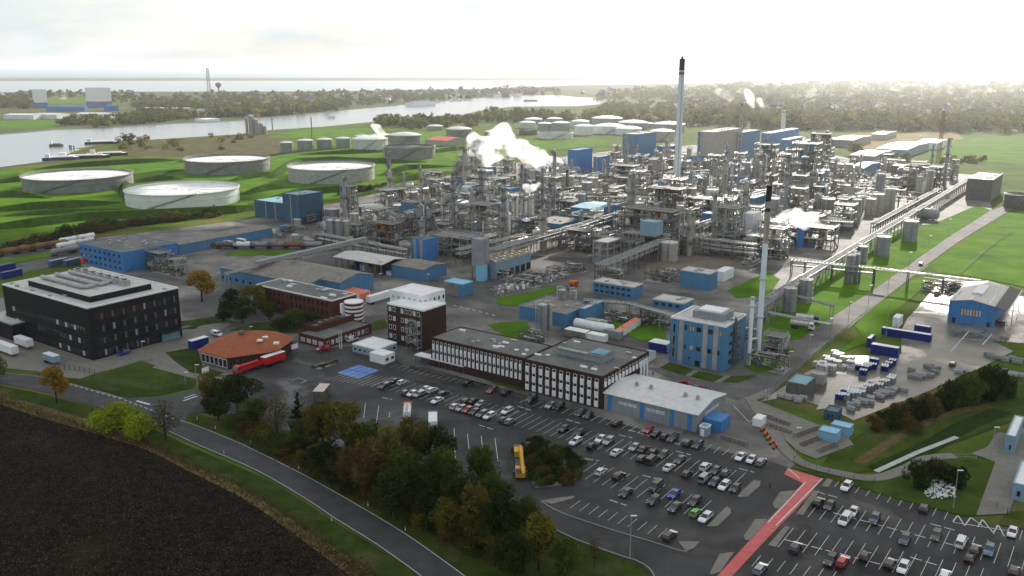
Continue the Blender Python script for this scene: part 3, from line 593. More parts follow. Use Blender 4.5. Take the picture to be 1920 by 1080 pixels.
# ---- long office with white columns
HO = 10.2
def facade(b, n0, zlo, rows, pitch, face='L', start=0.8):
    tot = b.L if face == 'L' else b.D
    n = int((tot - start) / pitch)
    for i in range(n):
        a = (-b.L if face == 'L' else 0) + start + i * pitch
        zt = b.H - 0.75; hh = (zt - zlo) / rows
        for k in range(rows):
            z = zlo + k * hh
            b.panel(face, a, z, pitch * 0.52, hh * 0.60, M_white, 'white_panel', 0.28)
            b.win(face, a + .05, z + hh * 0.60, pitch * 0.5, hh * 0.36, M_glass, M_frame, d=0.1)
b = Bld('office_wing', 'long low office wing with dark roof and closely spaced white panels', 'building', (983, 672.5), (813, 631), (1022, 646), H=HO)
b.walls(M_dbrick); b.flat(M_felt, M_dbrick, 0.15, 0.35)
facade(b, 20, 3.0, 2, (b.L - 1) / 22)
for i in range(14):
    mb = MB(); mb.cbox(-rnd.random() * b.L, b.D * (.15 + .8 * rnd.random()), HO, 1 + rnd.random() * 1.5, .9, .25 + rnd.random() * .3); b.part('roof_vent', mb, M_white if i % 2 else M_steel)
b = Bld('office_head_block', 'deep office block with grey flat roof, skylight and white window bays', 'building', (1130.5, 707.5), (984, 673), (1218, 660), H=HO + .06)
b.walls(M_dbrick); b.flat(M_felt, M_dbrick, 0.2, 0.35)
facade(b, 12, 0.6, 3, (b.L - 1) / 11)
facade(b, 12, 6.9, 1, (b.D - 1) / 13, 'R')
for i in range(3): b.panel('R', b.D - 6 + i * 2.1, 0.5, 1.1, b.H - 2, M_white, 'white_panel', .28)
b.roofbox('roof_storey', -b.L * .80, -b.L * .22, b.D * .36, b.D * .62, 1.9, M_gclad, mt=M_felt)
mb = MB(); mb.add([(-b.L * .42, b.D * .42, HO + 2.2), (-b.L * .25, b.D * .42, HO + 2.2), (-b.L * .25, b.D * .60, HO + 2.2), (-b.L * .42, b.D * .60, HO + 2.2), (-b.L * .335, b.D * .51, HO + 3.3)], [(0, 1, 4), (1, 2, 4), (2, 3, 4), (3, 0, 4)]); b.part('skylight', mb, M_teal)
mb = MB(); mb.tube([(-b.L * .78, b.D * .36, HO + 2.3), (-b.L * .40, b.D * .36, HO + 2.3)], .5, 8); b.part('duct', mb, M_steel)
for i in range(12):
    mb = MB(); mb.cbox(-rnd.random() * b.L, b.D * (.1 + .24 * rnd.random() + .55 * (i % 2)), HO, 1 + rnd.random() * 1.5, .9, .2 + rnd.random() * .3); b.part('roof_vent', mb, M_white if i % 3 else M_steel)

# ---- grey warehouse
b = Bld('warehouse', 'long grey metal warehouse with pale ribbed roof and blue wall stripes', 'warehouse', (1308, 777.5), (1134, 735.5), (1368, 740), base=812)
b.walls(M_gclad)
m_rib = mat('ribbed_roof', (0.52, 0.505, 0.48), 0.5, scale=0.6, col2=(0.66, 0.645, 0.62))
r = b.gable(m_rib, 1.5, 'x', 0.35, M_gclad)
L, D, H = b.L, b.D, b.H
mb = MB(); n = int(L / 1.0)
for i in range(n + 1):
    x = -L + i * L / n
    for (ya, yb, za, zb) in ((-.3, D / 2, H + .02, H + 1.52), (D / 2, D + .3, H + 1.52, H + .02)): mb.beam((x, ya, za), (x, yb, zb), .07)
o = mb.build('roof_rib', m_rib, r)
for f in (0.04, 0.40, 0.72, 0.90): b.panel('L', -L + f * L, .3, 1.3, H - .6, M_blue2, 'blue_stripe')
for g0 in (0.17, 0.47):
    for i in range(4): b.win('L', -L + g0 * L + i * 1.5, H * .55, 1.2, .9, M_lglass, d=.05)
for i in range(6): b.win('R', D * .28 + i * 1.6, H * .62, 1.2, .9, M_lglass, d=.05)
for f in (.22, .38, .75, .88):
    mb = MB(); mb.cbox(-L + f * L, D * .4, H + 1.0, .9, .9, 1.0); mb.cyl(-L + f * L, D * .4, H + 2, H + 2.5, .5, n=8); b.part('roof_vent', mb, M_steel)
mb = MB(); mb.box(.3, 5.5, D * .18, D * .52, 0, 3.4); b.part('side_shed', mb, M_blue2)
b = Bld('gas_bottle_hut', 'pale blue box hut at the warehouse corner beside the bicycle racks', 'hut', (1326, 802), (1312, 798), (1333, 796), H=3.0)
b.walls(M_pblue); b.flat(M_pblue, M_white, .1, .2); b.win('L', -b.L + .5, .2, 1, 2, M_white)

# ---- blue laboratory with grey stripes
b = Bld('laboratory', 'square blue four storey laboratory with grey wall stripes beside the slim chimney', 'building', (1361.5, 613), (1256.7, 595.5), (1401, 590.5), base=699)
b.walls(M_blue); b.flat(M_groof, M_white, .3, .5)
L, D, H = b.L, b.D, b.H
for f in (0.16, .60, .79): b.panel('L', -L + f * L, .2, L * .085, H - .4, M_gstripe, 'grey_stripe')
for k in range(3): b.win('L', -L + L * .05, 2 + k * (H - 3) / 3, L * .05, (H - 3) / 3 - .8, M_glass, M_steel)
for a, w, mm in ((.27, .035, M_glass), (.35, .05, M_orgglow), (.41, .035, M_lglass), (.48, .09, M_glass), (.69, .085, M_glass), (.89, .045, M_orgglow)): b.win('L', -L + a * L, H * .78, L * w, H * .11, mm, M_dblue)
for a, w, mm in ((.27, .03, M_glass), (.37, .07, M_lglass), (.49, .085, M_glass), (.69, .08, M_glass), (.87, .045, M_glass)): b.win('L', -L + a * L, H * .36, L * w, H * .10, mm, M_dblue)
b.win('L', -L + .35 * L, H * .14, L * .035, H * .06, M_glass, M_dblue); b.win('L', -L + .48 * L, H * .02, L * .09, H * .13, M_glass, M_dblue, 'door')
for k in range(4): b.win('R', D * .2, H * (.12 + .2 * k), D * .12, H * .09, M_glass, M_dblue)
for k in range(4): b.win('R', D * .62, H * (.12 + .2 * k), D * .12, H * .09, M_glass, M_dblue)
mb = MB()
for q in range(3): mb.tube([(.5, D * .38 + q * .8, 1), (.5, D * .38 + q * .8, H + 2 - q)], .3, 6)
for k in range(4): mb.box(.1, 2.2, D * .34, D * .58, H * (.2 + .2 * k), H * (.2 + .2 * k) + .2); mb.rail([(2.2, D * .34), (2.2, D * .58)], H * (.2 + .2 * k) + .2, close=False)
b.part('service_pipe', mb, M_dsteel)
b.roofbox('plant_room', -L * .70, -L * .14, D * .25, D * .72, 2.3, M_gclad, mt=M_gclad)
mb = MB(); mb.box(-L * .62, -L * .2, D * .30, D * .66, H + 2.5, H + 3.1); b.part('skylight', mb, M_white)
for i in range(5): mb = MB(); mb.hcyl((-L * .12 + i * .4, D * .45, H + .6), (-L * .02, D * (.55 + i * .08), H + .6), .3, 8); b.part('roof_pipe', mb, M_alu)

# ---- generic industrial buildings: (name, label, category, roof front corner, left corner, right corner, H, wall, roof, roof form, stripes)
def shed(name, label, c, l, r, H, mw, mr, form='flat', rise=1.2, stripes=(), smat=None, wins=0, rows=1, door=False, cat='building', vents=3, mp=None, wm=None, LD=None, rot=None):
    b = Bld(name, label, cat, c, l, r, H=H, LD=LD, rot=rot)
    b.walls(mw)
    if form == 'flat': b.flat(mr, mp or mw, .2, .3)
    else: b.gable(mr, rise, form, .3, mw)
    for f, w in stripes: b.panel('L', -b.L + f * b.L, .15, w * b.L, b.H - .35, smat or M_gstripe, 'wall_stripe')
    for k in range(rows):
        for i in range(wins): b.win('L', -b.L + 1 + i * (b.L - 1.5) / wins, 1.2 + k * (b.H - 1) / rows, min(1.8, (b.L - 1.5) / wins * .6), min(1.4, b.H / rows * .4), wm or M_glass, M_dblue)
    if door: b.win('R', b.D * .3, .05, min(4, b.D * .3), min(4, b.H * .6), M_dsteel, M_gstripe, 'door')
    if form == 'flat':
        for i in range(vents):
            mb = MB(); mb.cbox(-b.L * (.15 + .7 * rnd.random()), b.D * (.2 + .6 * rnd.random()), b.H, 1.4, 1.2, .7); b.part('roof_vent', mb, M_steel)
    return b
b = shed('blue_workshop', 'tall blue workshop with grey roof and three rows of small windows', (230.5, 474), (170, 453), (319, 453.5), hgt(512, 474), M_blue2, M_felt, wins=9, rows=3, vents=8, wm=M_glass)
for i in range(5): b.win('L', -b.L + 3 + i * 1.5, b.H * .42, 1.2, 1.2, M_orgglow, M_dblue)
shed('long_blue_shed', 'long pale blue shed with grey roof beyond the rail tank wagons', (336, 459), (321, 451), (490, 424), 5.5, M_blue, M_tanroof, 'y', 1.2, wins=3, door=True)
shed('stepped_blue_shed', 'lower blue shed joined to left of the tall dark blue hall', (546, 384), (496, 372), (566, 374), 11, M_dblue, M_teal, stripes=((.3, .02), (.55, .02), (.8, .02)))
shed('dark_blue_hall', 'tall dark blue windowless hall with teal roof standing before the tank farm', (560, 366.5), (541, 361), (603, 359.5), 19, M_dblue, M_teal, stripes=((.45, .05),))
shed('grey_roof_shed', 'long blue shed with brown grey roof and open side facing brick block', (575, 534), (432, 497), (640, 519), 6.5, M_blue, M_tanroof, 'x', 1.6, wins=12)
shed('gabled_blue_shed', 'long blue shed with white strip along its brown ridge behind brick block', (637, 530), (470, 491), (702, 514), 7.5, M_blue, M_tanroof, 'x', 2.2, wins=10)
b = Bld('open_sided_store', 'open sided store with curved pale roof near the grey silos', 'building', (716, 496.5), (621, 482), (744, 482), H=7)
b.gable(M_groof, 1.4, 'x', .3)
for i in range(8):
    for y in (.2, b.D - .2):
        mb = MB(); mb.cbox(-b.L * (i + .15) / 7.4, y, 0, .35, .35, 6.9); b.part('post', mb, M_dsteel)
mb = MB(); mb.box(-b.L, 0, b.D - .7, b.D - .4, 0, 6.6); b.part('rear_wall', mb, M_dsteel)
for i in range(7):
    mb = MB(); mb.cbox(-b.L * (i + .6) / 7.4, b.D * .5, 0, 3.2, 3, 2 + i % 3); b.part('stored_crate', mb, [M_white, M_navy, M_rust, M_gves][i % 4])
shed('low_blue_shed', 'low blue shed with brown roof below the blue and grey striped box', (794, 506), (735, 495.5), (824, 492), 6, M_blue, M_tanroof, 'x', 1.2)
b = shed('striped_blue_box', 'bright blue cube with two grey wall stripes at the silo tower foot', (797, 450), (745, 452), (826, 445), hgt(494, 452), M_blue2, M_felt, stripes=((.18, .16), (.62, .18)), vents=2)
shed('blue_hut', 'small blue hut with bright light blue roof and tan side wall', (867, 533.5), (831, 527.5), (879, 526), hgt(558, 533), M_blue, M_lblue, vents=0, stripes=((0, .72),), smat=M_tanroof, mp=M_lblue)
b = shed('dotted_roof_hall', 'pale blue hall with yellow dotted roof and open dark bays', (930, 493.5), (914, 485), (994, 474), hgt(524, 493), M_pblue, M_tanroof, 'y', 1.6)
for i in range(6): b.win('R', 1 + i * b.D / 6, .1, b.D / 6 - 1.2, 3.6, M_blk2, M_pblue, 'bay_opening')
for i in range(9):
    for k in range(2):
        mb = MB(); mb.cbox(-b.L * (.18 + .18 * k), b.D * (i + .5) / 9, b.H + .55 + .55 * k, 1, 1.6, .25); b.part('roof_light', mb, M_yel if (i + k) % 2 else M_white)
b = Bld('paired_bins', 'pair of tall grey rectangular bins on legs beside the dotted roof hall', 'bin', (902, 450), (890, 446), (920, 446), H=hgt(528, 450))
for k in range(2):
    mb = MB(); mb.box(-b.L, -.3, b.D * (.02 + .5 * k), b.D * (.46 + .5 * k), 7, b.H); mb.box(-b.L * .8, -b.L * .2, b.D * (.1 + .5 * k), b.D * (.4 + .5 * k), 4.5, 7, 0); b.part('bin', mb, M_gves)
mb = MB()
for x in (-b.L, -.3):
    for y in (.3, b.D * .5, b.D - .3): mb.beam((x, y, 0), (x, y, 7.2), .4)
b.part('leg_frame', mb, M_dsteel)
shed('blue_panel_box', 'pale blue tank box on legs in front of the tall grey bins', (905, 500), (895, 497), (911, 497), hgt(529, 500), M_lblue, M_lblue, vents=0)
b = shed('long_blue_office', 'long blue two storey box with grey gravel roof and slit windows', (1188.5, 539), (1113.7, 526.5), (1211, 533), hgt(563, 539), M_blue, M_groof, wins=7, rows=2, mp=M_groof)
shed('blue_switch_house', 'low blue switch house with grey roof behind the laboratory', (1282, 570), (1223.5, 560.5), (1298, 560), hgt(585, 570), M_blue, M_groof, wins=4, mp=M_groof)
shed('square_blue_house', 'square blue plant house with roof vents beside bright white box', (1331.5, 514), (1281, 504), (1343, 507), hgt(547, 514), M_blue, M_groof, vents=5, mp=M_groof)
shed('white_tent', 'bright white box tent next to the square blue plant house', (1357, 511), (1343, 507), (1384, 503), hgt(529, 511), M_white, M_white, vents=0, cat='tent')
b = shed('blue_pump_house', 'blue pump house with tan roof behind the tall twin silo', (1062, 590), (983, 570), (1096, 566), hgt(615, 590), M_blue, M_tanroof, mp=M_blue)
shed('striped_pump_house', 'narrow blue pump house with pale wall seams right of its silos', (1096.5, 580), (1080, 580), (1132, 564), hgt(611, 580), M_blue, M_groof, mp=M_blue)
b = Bld('truck_garage', 'wide blue garage with grey gabled roof, barred window and solar canopy', 'building', (1866, 575), (1778.5, 565.5), (1904, 540), H=hgt(616, 575))
b.walls(M_blue2); b.gable(M_steel, 1.6, 'y', .35, M_blue2)
L, D, H = b.L, b.D, b.H
for i in range(7): b.win('L', -L * .72 + i * 1.05, H * .42, .85, H * .3, M_yel if i % 3 == 1 else M_lglass, M_dsteel)
b.win('L', -2.2, .1, 1.2, 2.2, M_glass, M_dblue, 'door'); b.win('L', -L + 1.5, .1, 1.6, 2.2, M_glass, M_dblue, 'door')
mb = MB(); mb.poly([(.2, -1, H + .5), (4.6, -1, H - 1.0), (4.6, D + 1, H - 1.0), (.2, D + 1, H + .5)]); mb.box(4.5, 4.9, -1, D + 1, H - 1.3, H - .9, 1)
for y in (.5, D / 2, D - .5): mb.cbox(4.4, y, 0, .3, .3, H - 1.2, 1)
b.part('canopy', mb, [M_blk2, M_white])
mb = MB(); mb.box(-L * .62, -L * .38, D * .3, D * .75, H + 1.0, H + 1.95); b.part('skylight', mb, M_white)
for k in range(2): mb = MB(); mb.box(-L * (.95 - .8 * k), -L * (.93 - .8 * k), -.2, D * (.5), H + .15 + .1, H + .55); b.part('roof_flashing', mb, M_white)

# tall blue halls at the back of the plant
shed('tall_blue_hall', 'tall plain blue hall just right of the big steam cloud', (1082, 282), (1050, 283), (1098, 277), 24, M_blue2, M_blue2, vents=0)
shed('striped_hall', 'lower hall striped blue and cream behind the plain tall blue hall', (1122, 295), (1096, 297), (1137, 291), 17, M_blue2, M_beige, stripes=((.0, .28), (.55, .30)), vents=0)
shed('banded_blue_hall', 'wide blue and tan striped hall in front of white roofed tanks', (1196, 252), (1141, 254), (1222, 247), 27, M_blue, M_beige, stripes=((.2, .15), (.6, .12)), smat=M_tanroof, vents=6)
shed('low_rear_hall', 'low wide blue hall touching the tall white chimney on its left', (1248, 275), (1219, 276), (1262, 270), 13, M_blue, M_pblue, vents=1)
shed('cream_hall', 'cream and blue tall hall with window column right of the tall chimney', (1340, 248), (1306, 247), (1391, 240), 32, M_beige, M_groof, stripes=((.0, .16), (.25, .03)), smat=M_blue, wins=1, rows=8, vents=8)
shed('striped_rear_hall', 'blue hall with pale stripes adjoining the cream hall', (1392, 249), (1358, 250), (1412, 243), 28, M_blue, M_groof, stripes=((.2, .2), (.62, .12)), vents=5)
shed('rear_blue_box', 'low blue box with pale roof right of the striped rear hall', (1445, 250), (1418, 251), (1482, 240), 18, M_blue2, M_pblue, vents=3)
shed('far_blue_annex', 'small blue annex farthest right of the tall rear halls', (1478, 262), (1450, 264), (1500, 256), 13, M_blue, M_pblue, vents=2)
shed('teal_roof_house', 'blue house with broad teal roof among the central process columns', (1121, 393), (1077, 386), (1142, 380), 11, M_blue, M_teal, 'x', .8, mp=M_teal)
shed('blue_control_house', 'low blue control house with grey roof beside the slender tube columns', (1050, 421), (1001, 414), (1077, 409), 7, M_blue, M_tanroof, mp=M_blue)
shed('blue_gallery', 'small blue gallery house right of the teal roof house', (1160, 407), (1136, 404), (1178, 401), 8, M_blue, M_pblue, vents=1)
shed('white_box_tower', 'tall plain white box standing left of the black topped chimney', (1413, 402), (1393, 400), (1425, 396), hgt(456, 402), M_white, M_white, vents=0, cat='tower')
shed('small_white_box', 'small white box building above and right of the tall white box', (1465, 388), (1445, 386), (1473, 385), 6.5, M_white, M_white, vents=0)
shed('blue_cooling_house', 'long blue cooling house left of and behind the black topped chimney', (1415, 372), (1377, 364), (1461, 367), 9, M_blue, M_teal, vents=2)
shed('steaming_blue_box', 'small blue box under the white steam right of the chimney', (1508, 427), (1495, 426), (1513, 424), hgt(466, 427), M_blue2, M_blue2, vents=0)
shed('blue_slope_shed', 'pale blue sloping sheds with white roof near the far lattice mast', (1620, 315), (1600, 312), (1655, 305), 9, M_blue, M_lblue, 'x', 2)
shed('grey_drum_house', 'dark grey flat block standing behind the right hand silos', (1695, 312), (1674, 310), (1712, 309), 11, M_dsteel, M_dsteel, vents=0)
b = shed('dark_tank_house', 'long dark grey building by the right edge beyond the road', (1862, 338), (1816, 334), (1902, 327), 16, M_dsteel, M_felt, vents=4)
b = Bld('concrete_frame', 'open concrete frame building with white slab roof amid central pipework', 'building', (1140, 456), (1112, 452), (1162, 447), H=hgt(496, 456))
b.flat(M_wroof, M_conc, .3, .4)
for k in range(3): mb = MB(); mb.box(-b.L, 0, 0, b.D, b.H * k / 3 + .1, b.H * k / 3 + .4); b.part('floor_slab', mb, M_conc)
for x in (-b.L + .4, -b.L / 2, -.4):
    for y in (.4, b.D / 2, b.D - .4): mb = MB(); mb.cbox(x, y, 0, .6, .6, b.H - .05); b.part('column', mb, M_conc)
for k in range(3): mb = MB(); mb.vessel(-b.L * .6, b.D * .5, b.H * k / 3 + .5, b.H * (k + .8) / 3, 1.6); b.part('vessel', mb, M_gves)
mb = MB(); mb.box(-b.L + .8, -.8, .8, b.D - .8, .5, b.H / 3); b.part('infill_wall', mb, M_pblue)
M_dome_far = mat('grey_white_roof', (0.42, 0.42, 0.41), .7, scale=.2, col2=(.56, .56, .55))
for (nm, lb, c, l, r, H_, mw, mr) in (
  ('white_store_hall', 'white roofed store hall shining behind the far silos', (1600, 263), (1555, 262), (1640, 255), 9, M_gves, M_dome_far),
  ('pale_store_hall', 'long pale blue store hall before the far meadow', (1700, 281), (1640, 279), (1760, 268), 9, M_pblue, M_wroof),
  ('glaring_store_hall', 'glaring white low hall left of the long pale store hall', (1640, 293), (1595, 290), (1680, 283), 8, M_gves, M_dome_far),
  ('white_far_hall', 'white hall at the edge of bright meadow on right', (1760, 268), (1720, 266), (1785, 262), 8, M_white, M_wroof),
  ('teal_far_hall', 'teal roofed hall behind the dark twin process towers', (1520, 270), (1492, 268), (1570, 258), 9, M_pblue, M_lblue),
  ('brown_far_hall', 'low hall with white roof in the far brown field', (1660, 252), (1635, 251), (1690, 247), 8, M_beige, M_wroof)):
    shed(nm, lb, c, l, r, H_, mw, mr, 'x', 1.5)
b = shed('red_long_roof', 'long low building with bright red roof behind the tank farm', (838, 264), (792, 262), (858, 258), 7, M_beige, mat('red_roof', (0.42, 0.06, 0.045), 0.8), 'x', 3)

# ---- yard huts on the right
shed('yard_lean_to', 'grey and teal roofed lean-to store inside the drum yard', (1512, 723), (1474, 716), (1525, 706), 4.2, M_dsteel, M_teal, vents=0)
shed('yard_white_box', 'cream box container behind the teal lean-to store', (1545, 705), (1518, 700), (1554, 699), 3.4, M_beige, M_beige, vents=0)
shed('teal_cabin', 'dark teal site cabin at corner of the wet drum yard', (1570, 774), (1548, 766), (1588, 766), 3.0, M_dblue, M_dblue, vents=0, wins=2, cat='cabin')
for i, (c, l, r, lb) in enumerate((((1569, 814), (1537.5, 803), (1584, 806), 'pale blue container nearest the bicycle stands'), ((1594, 803), (1560, 793), (1606, 796), 'pale blue container behind its twin, touching the bushes'))):
    b = Bld('storage_container', lb, 'container', c, l, r, H=2.9, group='pale blue storage containers')
    b.walls(M_lblue); b.flat(M_lblue, M_pblue, .06, .15); b.win('R', .3, .15, b.D - .6, 2.5, M_lblue, M_blue, 'door'); 
    mb = MB(); [mb.box(-b.L * k / 14, -b.L * k / 14 + .12, -.05, .01, .2, 2.7) for k in range(1, 14)]; b.part('rib', mb, M_pblue)
for i, (c, l, r, H_, lb) in enumerate((((1745.5, 629), (1655, 612.5), (1750, 626), 3.0, 'longest navy container row in the right hand yard'), ((1684, 654), (1634, 644.5), (1690, 650), 3.6, 'navy container in front of the long row, lowest in picture'), ((1633, 635), (1625, 634), (1648, 628), 3.6, 'navy container standing end on, left of the others'), ((1744, 614), (1715, 609), (1748, 611), 3.0, 'short navy container behind the long row'))):
    b = Bld('navy_container', lb, 'container', c, l, r, H=H_, group='navy containers in the yard')
    b.walls(M_navy); b.flat(M_white, M_navy, .05, .12); b.win('R', .15, .15, max(.8, b.D - .3), H_ - .4, M_navy, M_navy, 'door')
    mb = MB(); n = int(b.L / .9); [mb.box(-b.L * k / n, -b.L * k / n + .2, -.07, .01, .2, H_ - .2) for k in range(1, n)]; b.part('rib', mb, M_navy)
shed('white_gate_house', 'white flat roofed house at right edge above the forecourt', (1905, 820), (1890, 808), (1960, 790), 5, M_pblue, M_white, wins=1, vents=0)
b = shed('white_guard_house', 'white guard house with square window at the lower right edge', (1925, 912), (1900, 905), (1990, 880), 4.2, M_pblue, M_white, wins=1, vents=0)
# ------------------------------------------------------------ storage tanks
def tank(name, looks, cx, yfront, wpx, hpx, m, roof='float', mr=None, stair=True, label=None, bands=True):
    """cx, yfront: middle of the tank's foot at the front; wpx, hpx: width and height in the photo"""
    s = ppm(yfront); 
    for _ in range(4):
        r = wpx / 2 / s; X, Y = G(cx, yfront); d = hypot(X, Y); X, Y = X * (d + r) / d, Y * (d + r) / d
        s = F_PX / (Y * cos(PITCH) + CAM_H * sin(PITCH)) * (1.08 if wpx > 100 else 1.0)
    H = hgt(yfront, yfront - hpx); r = wpx / 2 / s; n = 48 if r > 12 else 24
    o = thing(name, label, 'tank', (X, Y, 0))
    if not label: auto(o, looks, cx, yfront)
    mb = MB(); mb.cyl(0, 0, 0, H, r, n=n, cap=False)
    if roof == 'float': mb.cyl(0, 0, H * .3, H, r - .25, n=n, cap=False)
    mb.build('shell', m, o)
    mb = MB()
    if roof == 'float':
        zr = H - (1.6 if H > 7 else .8); mb.cyl(0, 0, zr - .5, zr, r - .3, n=n); mb.cyl(0, 0, zr, zr + .5, 1.2, n=8)
        for k in range(10): a = 2 * pi * k / 10; mb.beam((r * .1 * cos(a), r * .1 * sin(a), zr + .1), (r * .97 * cos(a), r * .97 * sin(a), zr + .1), .35)
    else:
        mb.lathe(0, 0, [(r + .25, H), (r * .75, H + r * .09), (r * .4, H + r * .15), (.01, H + r * .17)], n)
        mb.cyl(0, 0, H + r * .15, H + r * .17 + 1, max(.4, r * .06), n=8)
    mb.build('roof', mr or M_wroof, o)
    if bands:
        for z in (H - .25, H * .55):
            mb = MB(); R1 = r + (.9 if z > H * .7 else .3); A = [2 * pi * i / n for i in range(n)]
            vs = [(R1 * cos(a), R1 * sin(a), z + .1) for a in A] + [(r * cos(a), r * sin(a), z + .1) for a in A] + [(R1 * cos(a), R1 * sin(a), z - .12) for a in A]
            mb.add(vs, [(i, (i + 1) % n, n + (i + 1) % n, n + i) for i in range(n)] + [(2 * n + i, 2 * n + (i + 1) % n, (i + 1) % n, i) for i in range(n)]); mb.build('wind_girder', m, o)
        mb = MB(); k = 28; P = [((r + .8) * cos(2 * pi * i / k), (r + .8) * sin(2 * pi * i / k)) for i in range(k)]; mb.rail(P, H - .1, 1.1, w=.1); mb.build('railing', M_steel, o)
    if stair:
        mb = MB(); P = [((r + .6) * cos(-1.9 + t * .09), (r + .6) * sin(-1.9 + t * .09), H * t / 10) for t in range(11)]
        for a, b in zip(P, P[1:]): mb.beam(a, b, .45); mb.beam((a[0], a[1], a[2] + 1), (b[0], b[1], b[2] + 1), .12)
        mb.build('stair', M_dsteel, o)
    for a in (-1.2, -1.75, -.7):
        mb = MB(); mb.hcyl(((r - .1) * cos(a), (r - .1) * sin(a), 1.2), ((r + 1.0) * cos(a), (r + 1.0) * sin(a), 1.2), .5, 8); mb.build('manway', M_dsteel, o)
    return o
M_tgrey = mat('tank_grey_paint', (0.20, 0.196, 0.186), 0.6, scale=0.12, var=.25, detail=7)
M_twhite = mat('tank_white_paint', (0.62, 0.63, 0.61), 0.5, scale=0.15, var=.1, detail=7)
M_tstain = mat('tank_stained_paint', (0.25, 0.24, 0.23), 0.6, scale=0.25, col2=(0.42, 0.41, 0.39), detail=8, stretch=(1, 1, 3))
M_dome = mat('tank_dome', (0.50, 0.50, 0.49), 0.55, scale=.3)
tank('oil_tank', '', 150, 362, 205, 25, M_tgrey, label='wide grey floating roof oil tank farthest left in the tank farm')
tank('oil_tank', '', 346, 393, 218, 28, M_twhite, label='wide white floating roof oil tank, nearest to camera')
tank('oil_tank', '', 428, 328, 165, 24, M_tgrey, label='wide grey floating roof oil tank behind the white one')
tank('oil_tank', '', 623, 346, 171, 27, M_tstain, label='wide stained pale oil tank above the dark blue hall')
TK = [(695, 282, 64, 20, M_dome, 'dome', M_twhite), (760, 273, 60, 18, M_tgrey, 'dome', M_dome), (768, 300, 96, 22, M_tgrey, 'float', M_blk2), (861, 257, 48, 14, M_tgrey, 'dome', M_dome),
      (573, 284, 30, 20, M_tgrey, 'dome', M_dome), (609, 281, 29, 19, M_tgrey, 'dome', M_dome), (644, 278, 28, 18, M_gves, 'dome', M_dome), (538, 288, 24, 20, M_tgrey, 'dome', M_dome), (680, 268, 30, 12, M_tgrey, 'dome', M_dome), (715, 264, 36, 10, M_tgrey, 'dome', M_dome),
      (903, 311, 66, 22, M_twhite, 'float', M_wroof), (912, 280, 60, 16, M_dome, 'dome', M_dome), (930, 262, 44, 14, M_tgrey, 'dome', M_dome),
      (989, 241, 30, 11, M_dome, 'dome', M_wroof), (1021, 247, 27, 15, M_gves, 'dome', M_wroof), (1052, 248, 34, 17, M_gves, 'dome', M_wroof), (1042, 262, 65, 11, M_twhite, 'float', M_dsteel), (990, 254, 34, 9, M_dsteel, 'float', M_dsteel),
      (1095, 254, 36, 17, M_twhite, 'dome', M_wroof), (1088, 240, 34, 12, M_dome, 'dome', M_wroof), (1138, 238, 57, 15, M_gves, 'dome', M_wroof), (1142, 252, 60, 14, M_twhite, 'dome', M_wroof), (1187, 244, 55, 13, M_gves, 'dome', M_wroof), (1178, 254, 50, 12, M_twhite, 'dome', M_wroof), (1254, 250, 58, 16, M_gves, 'dome', M_wroof), (1241, 265, 46, 18, M_beige, 'dome', M_wroof), (1214, 240, 24, 8, M_gves, 'dome', M_wroof),
      (816, 245, 30, 8, M_gves, 'dome', M_dome), (1000, 232, 34, 8, M_gves, 'dome', M_wroof), (1040, 231, 30, 8, M_gves, 'dome', M_wroof)]
for cx, yf, w, h, m, rf, mr in TK:
    col = {id(M_tgrey): 'grey', id(M_twhite): 'white', id(M_dome): 'pale', id(M_gves): 'light grey', id(M_beige): 'beige', id(M_dsteel): 'dark'}[id(m)]
    tank('storage_tank', '%s %s storage tank' % (col, 'domed' if rf == 'dome' else 'flat topped'), cx, yf, w, h, m, rf, mr, stair=w > 40, bands=w > 50)
tank('storage_tank', '', 1905, 392, 44, 26, M_dsteel, 'float', M_tgrey, label='dark grey tank cut by the right edge, beside the road'); tank('storage_tank', '', 1838, 372, 30, 16, M_dsteel, 'float', M_tgrey, label='low dark tank in front of the dark grey house')
# earth banks round the tanks
M_bund = mat('shaded_bund_grass', (0.018, 0.046, 0.005), 0.95, scale=.25, col2=(0.05, 0.095, 0.010), detail=10, bump=.5)  # dark green puts the shade of the bank slopes into the grass colour
def bank(px, w, h, m, name='earth_bank'):
    P = [G(*p) for p in smooth_line(px, 2)]; mb = MB(); n = len(P); rows = [[], [], [], []]
    for i in range(n):
        a, b = P[max(0, i - 1)], P[min(n - 1, i + 1)]; d = hypot(b[0] - a[0], b[1] - a[1]); nx, ny = -(b[1] - a[1]) / d, (b[0] - a[0]) / d
        hh = h * min(1, (i + .2) / 2, (n - .8 - i) / 2) 
        for k, (t, z) in enumerate(((-.5, -.1), (-.12, hh), (.12, hh), (.5, -.1))): rows[k].append((P[i][0] + nx * w * t, P[i][1] + ny * w * t, z))
    vs = sum(rows, [])
    mb.add(vs, [(k * n + i, k * n + i + 1, (k + 1) * n + i + 1, (k + 1) * n + i) for k in range(3) for i in range(n - 1)]); struct(name, mb, m)
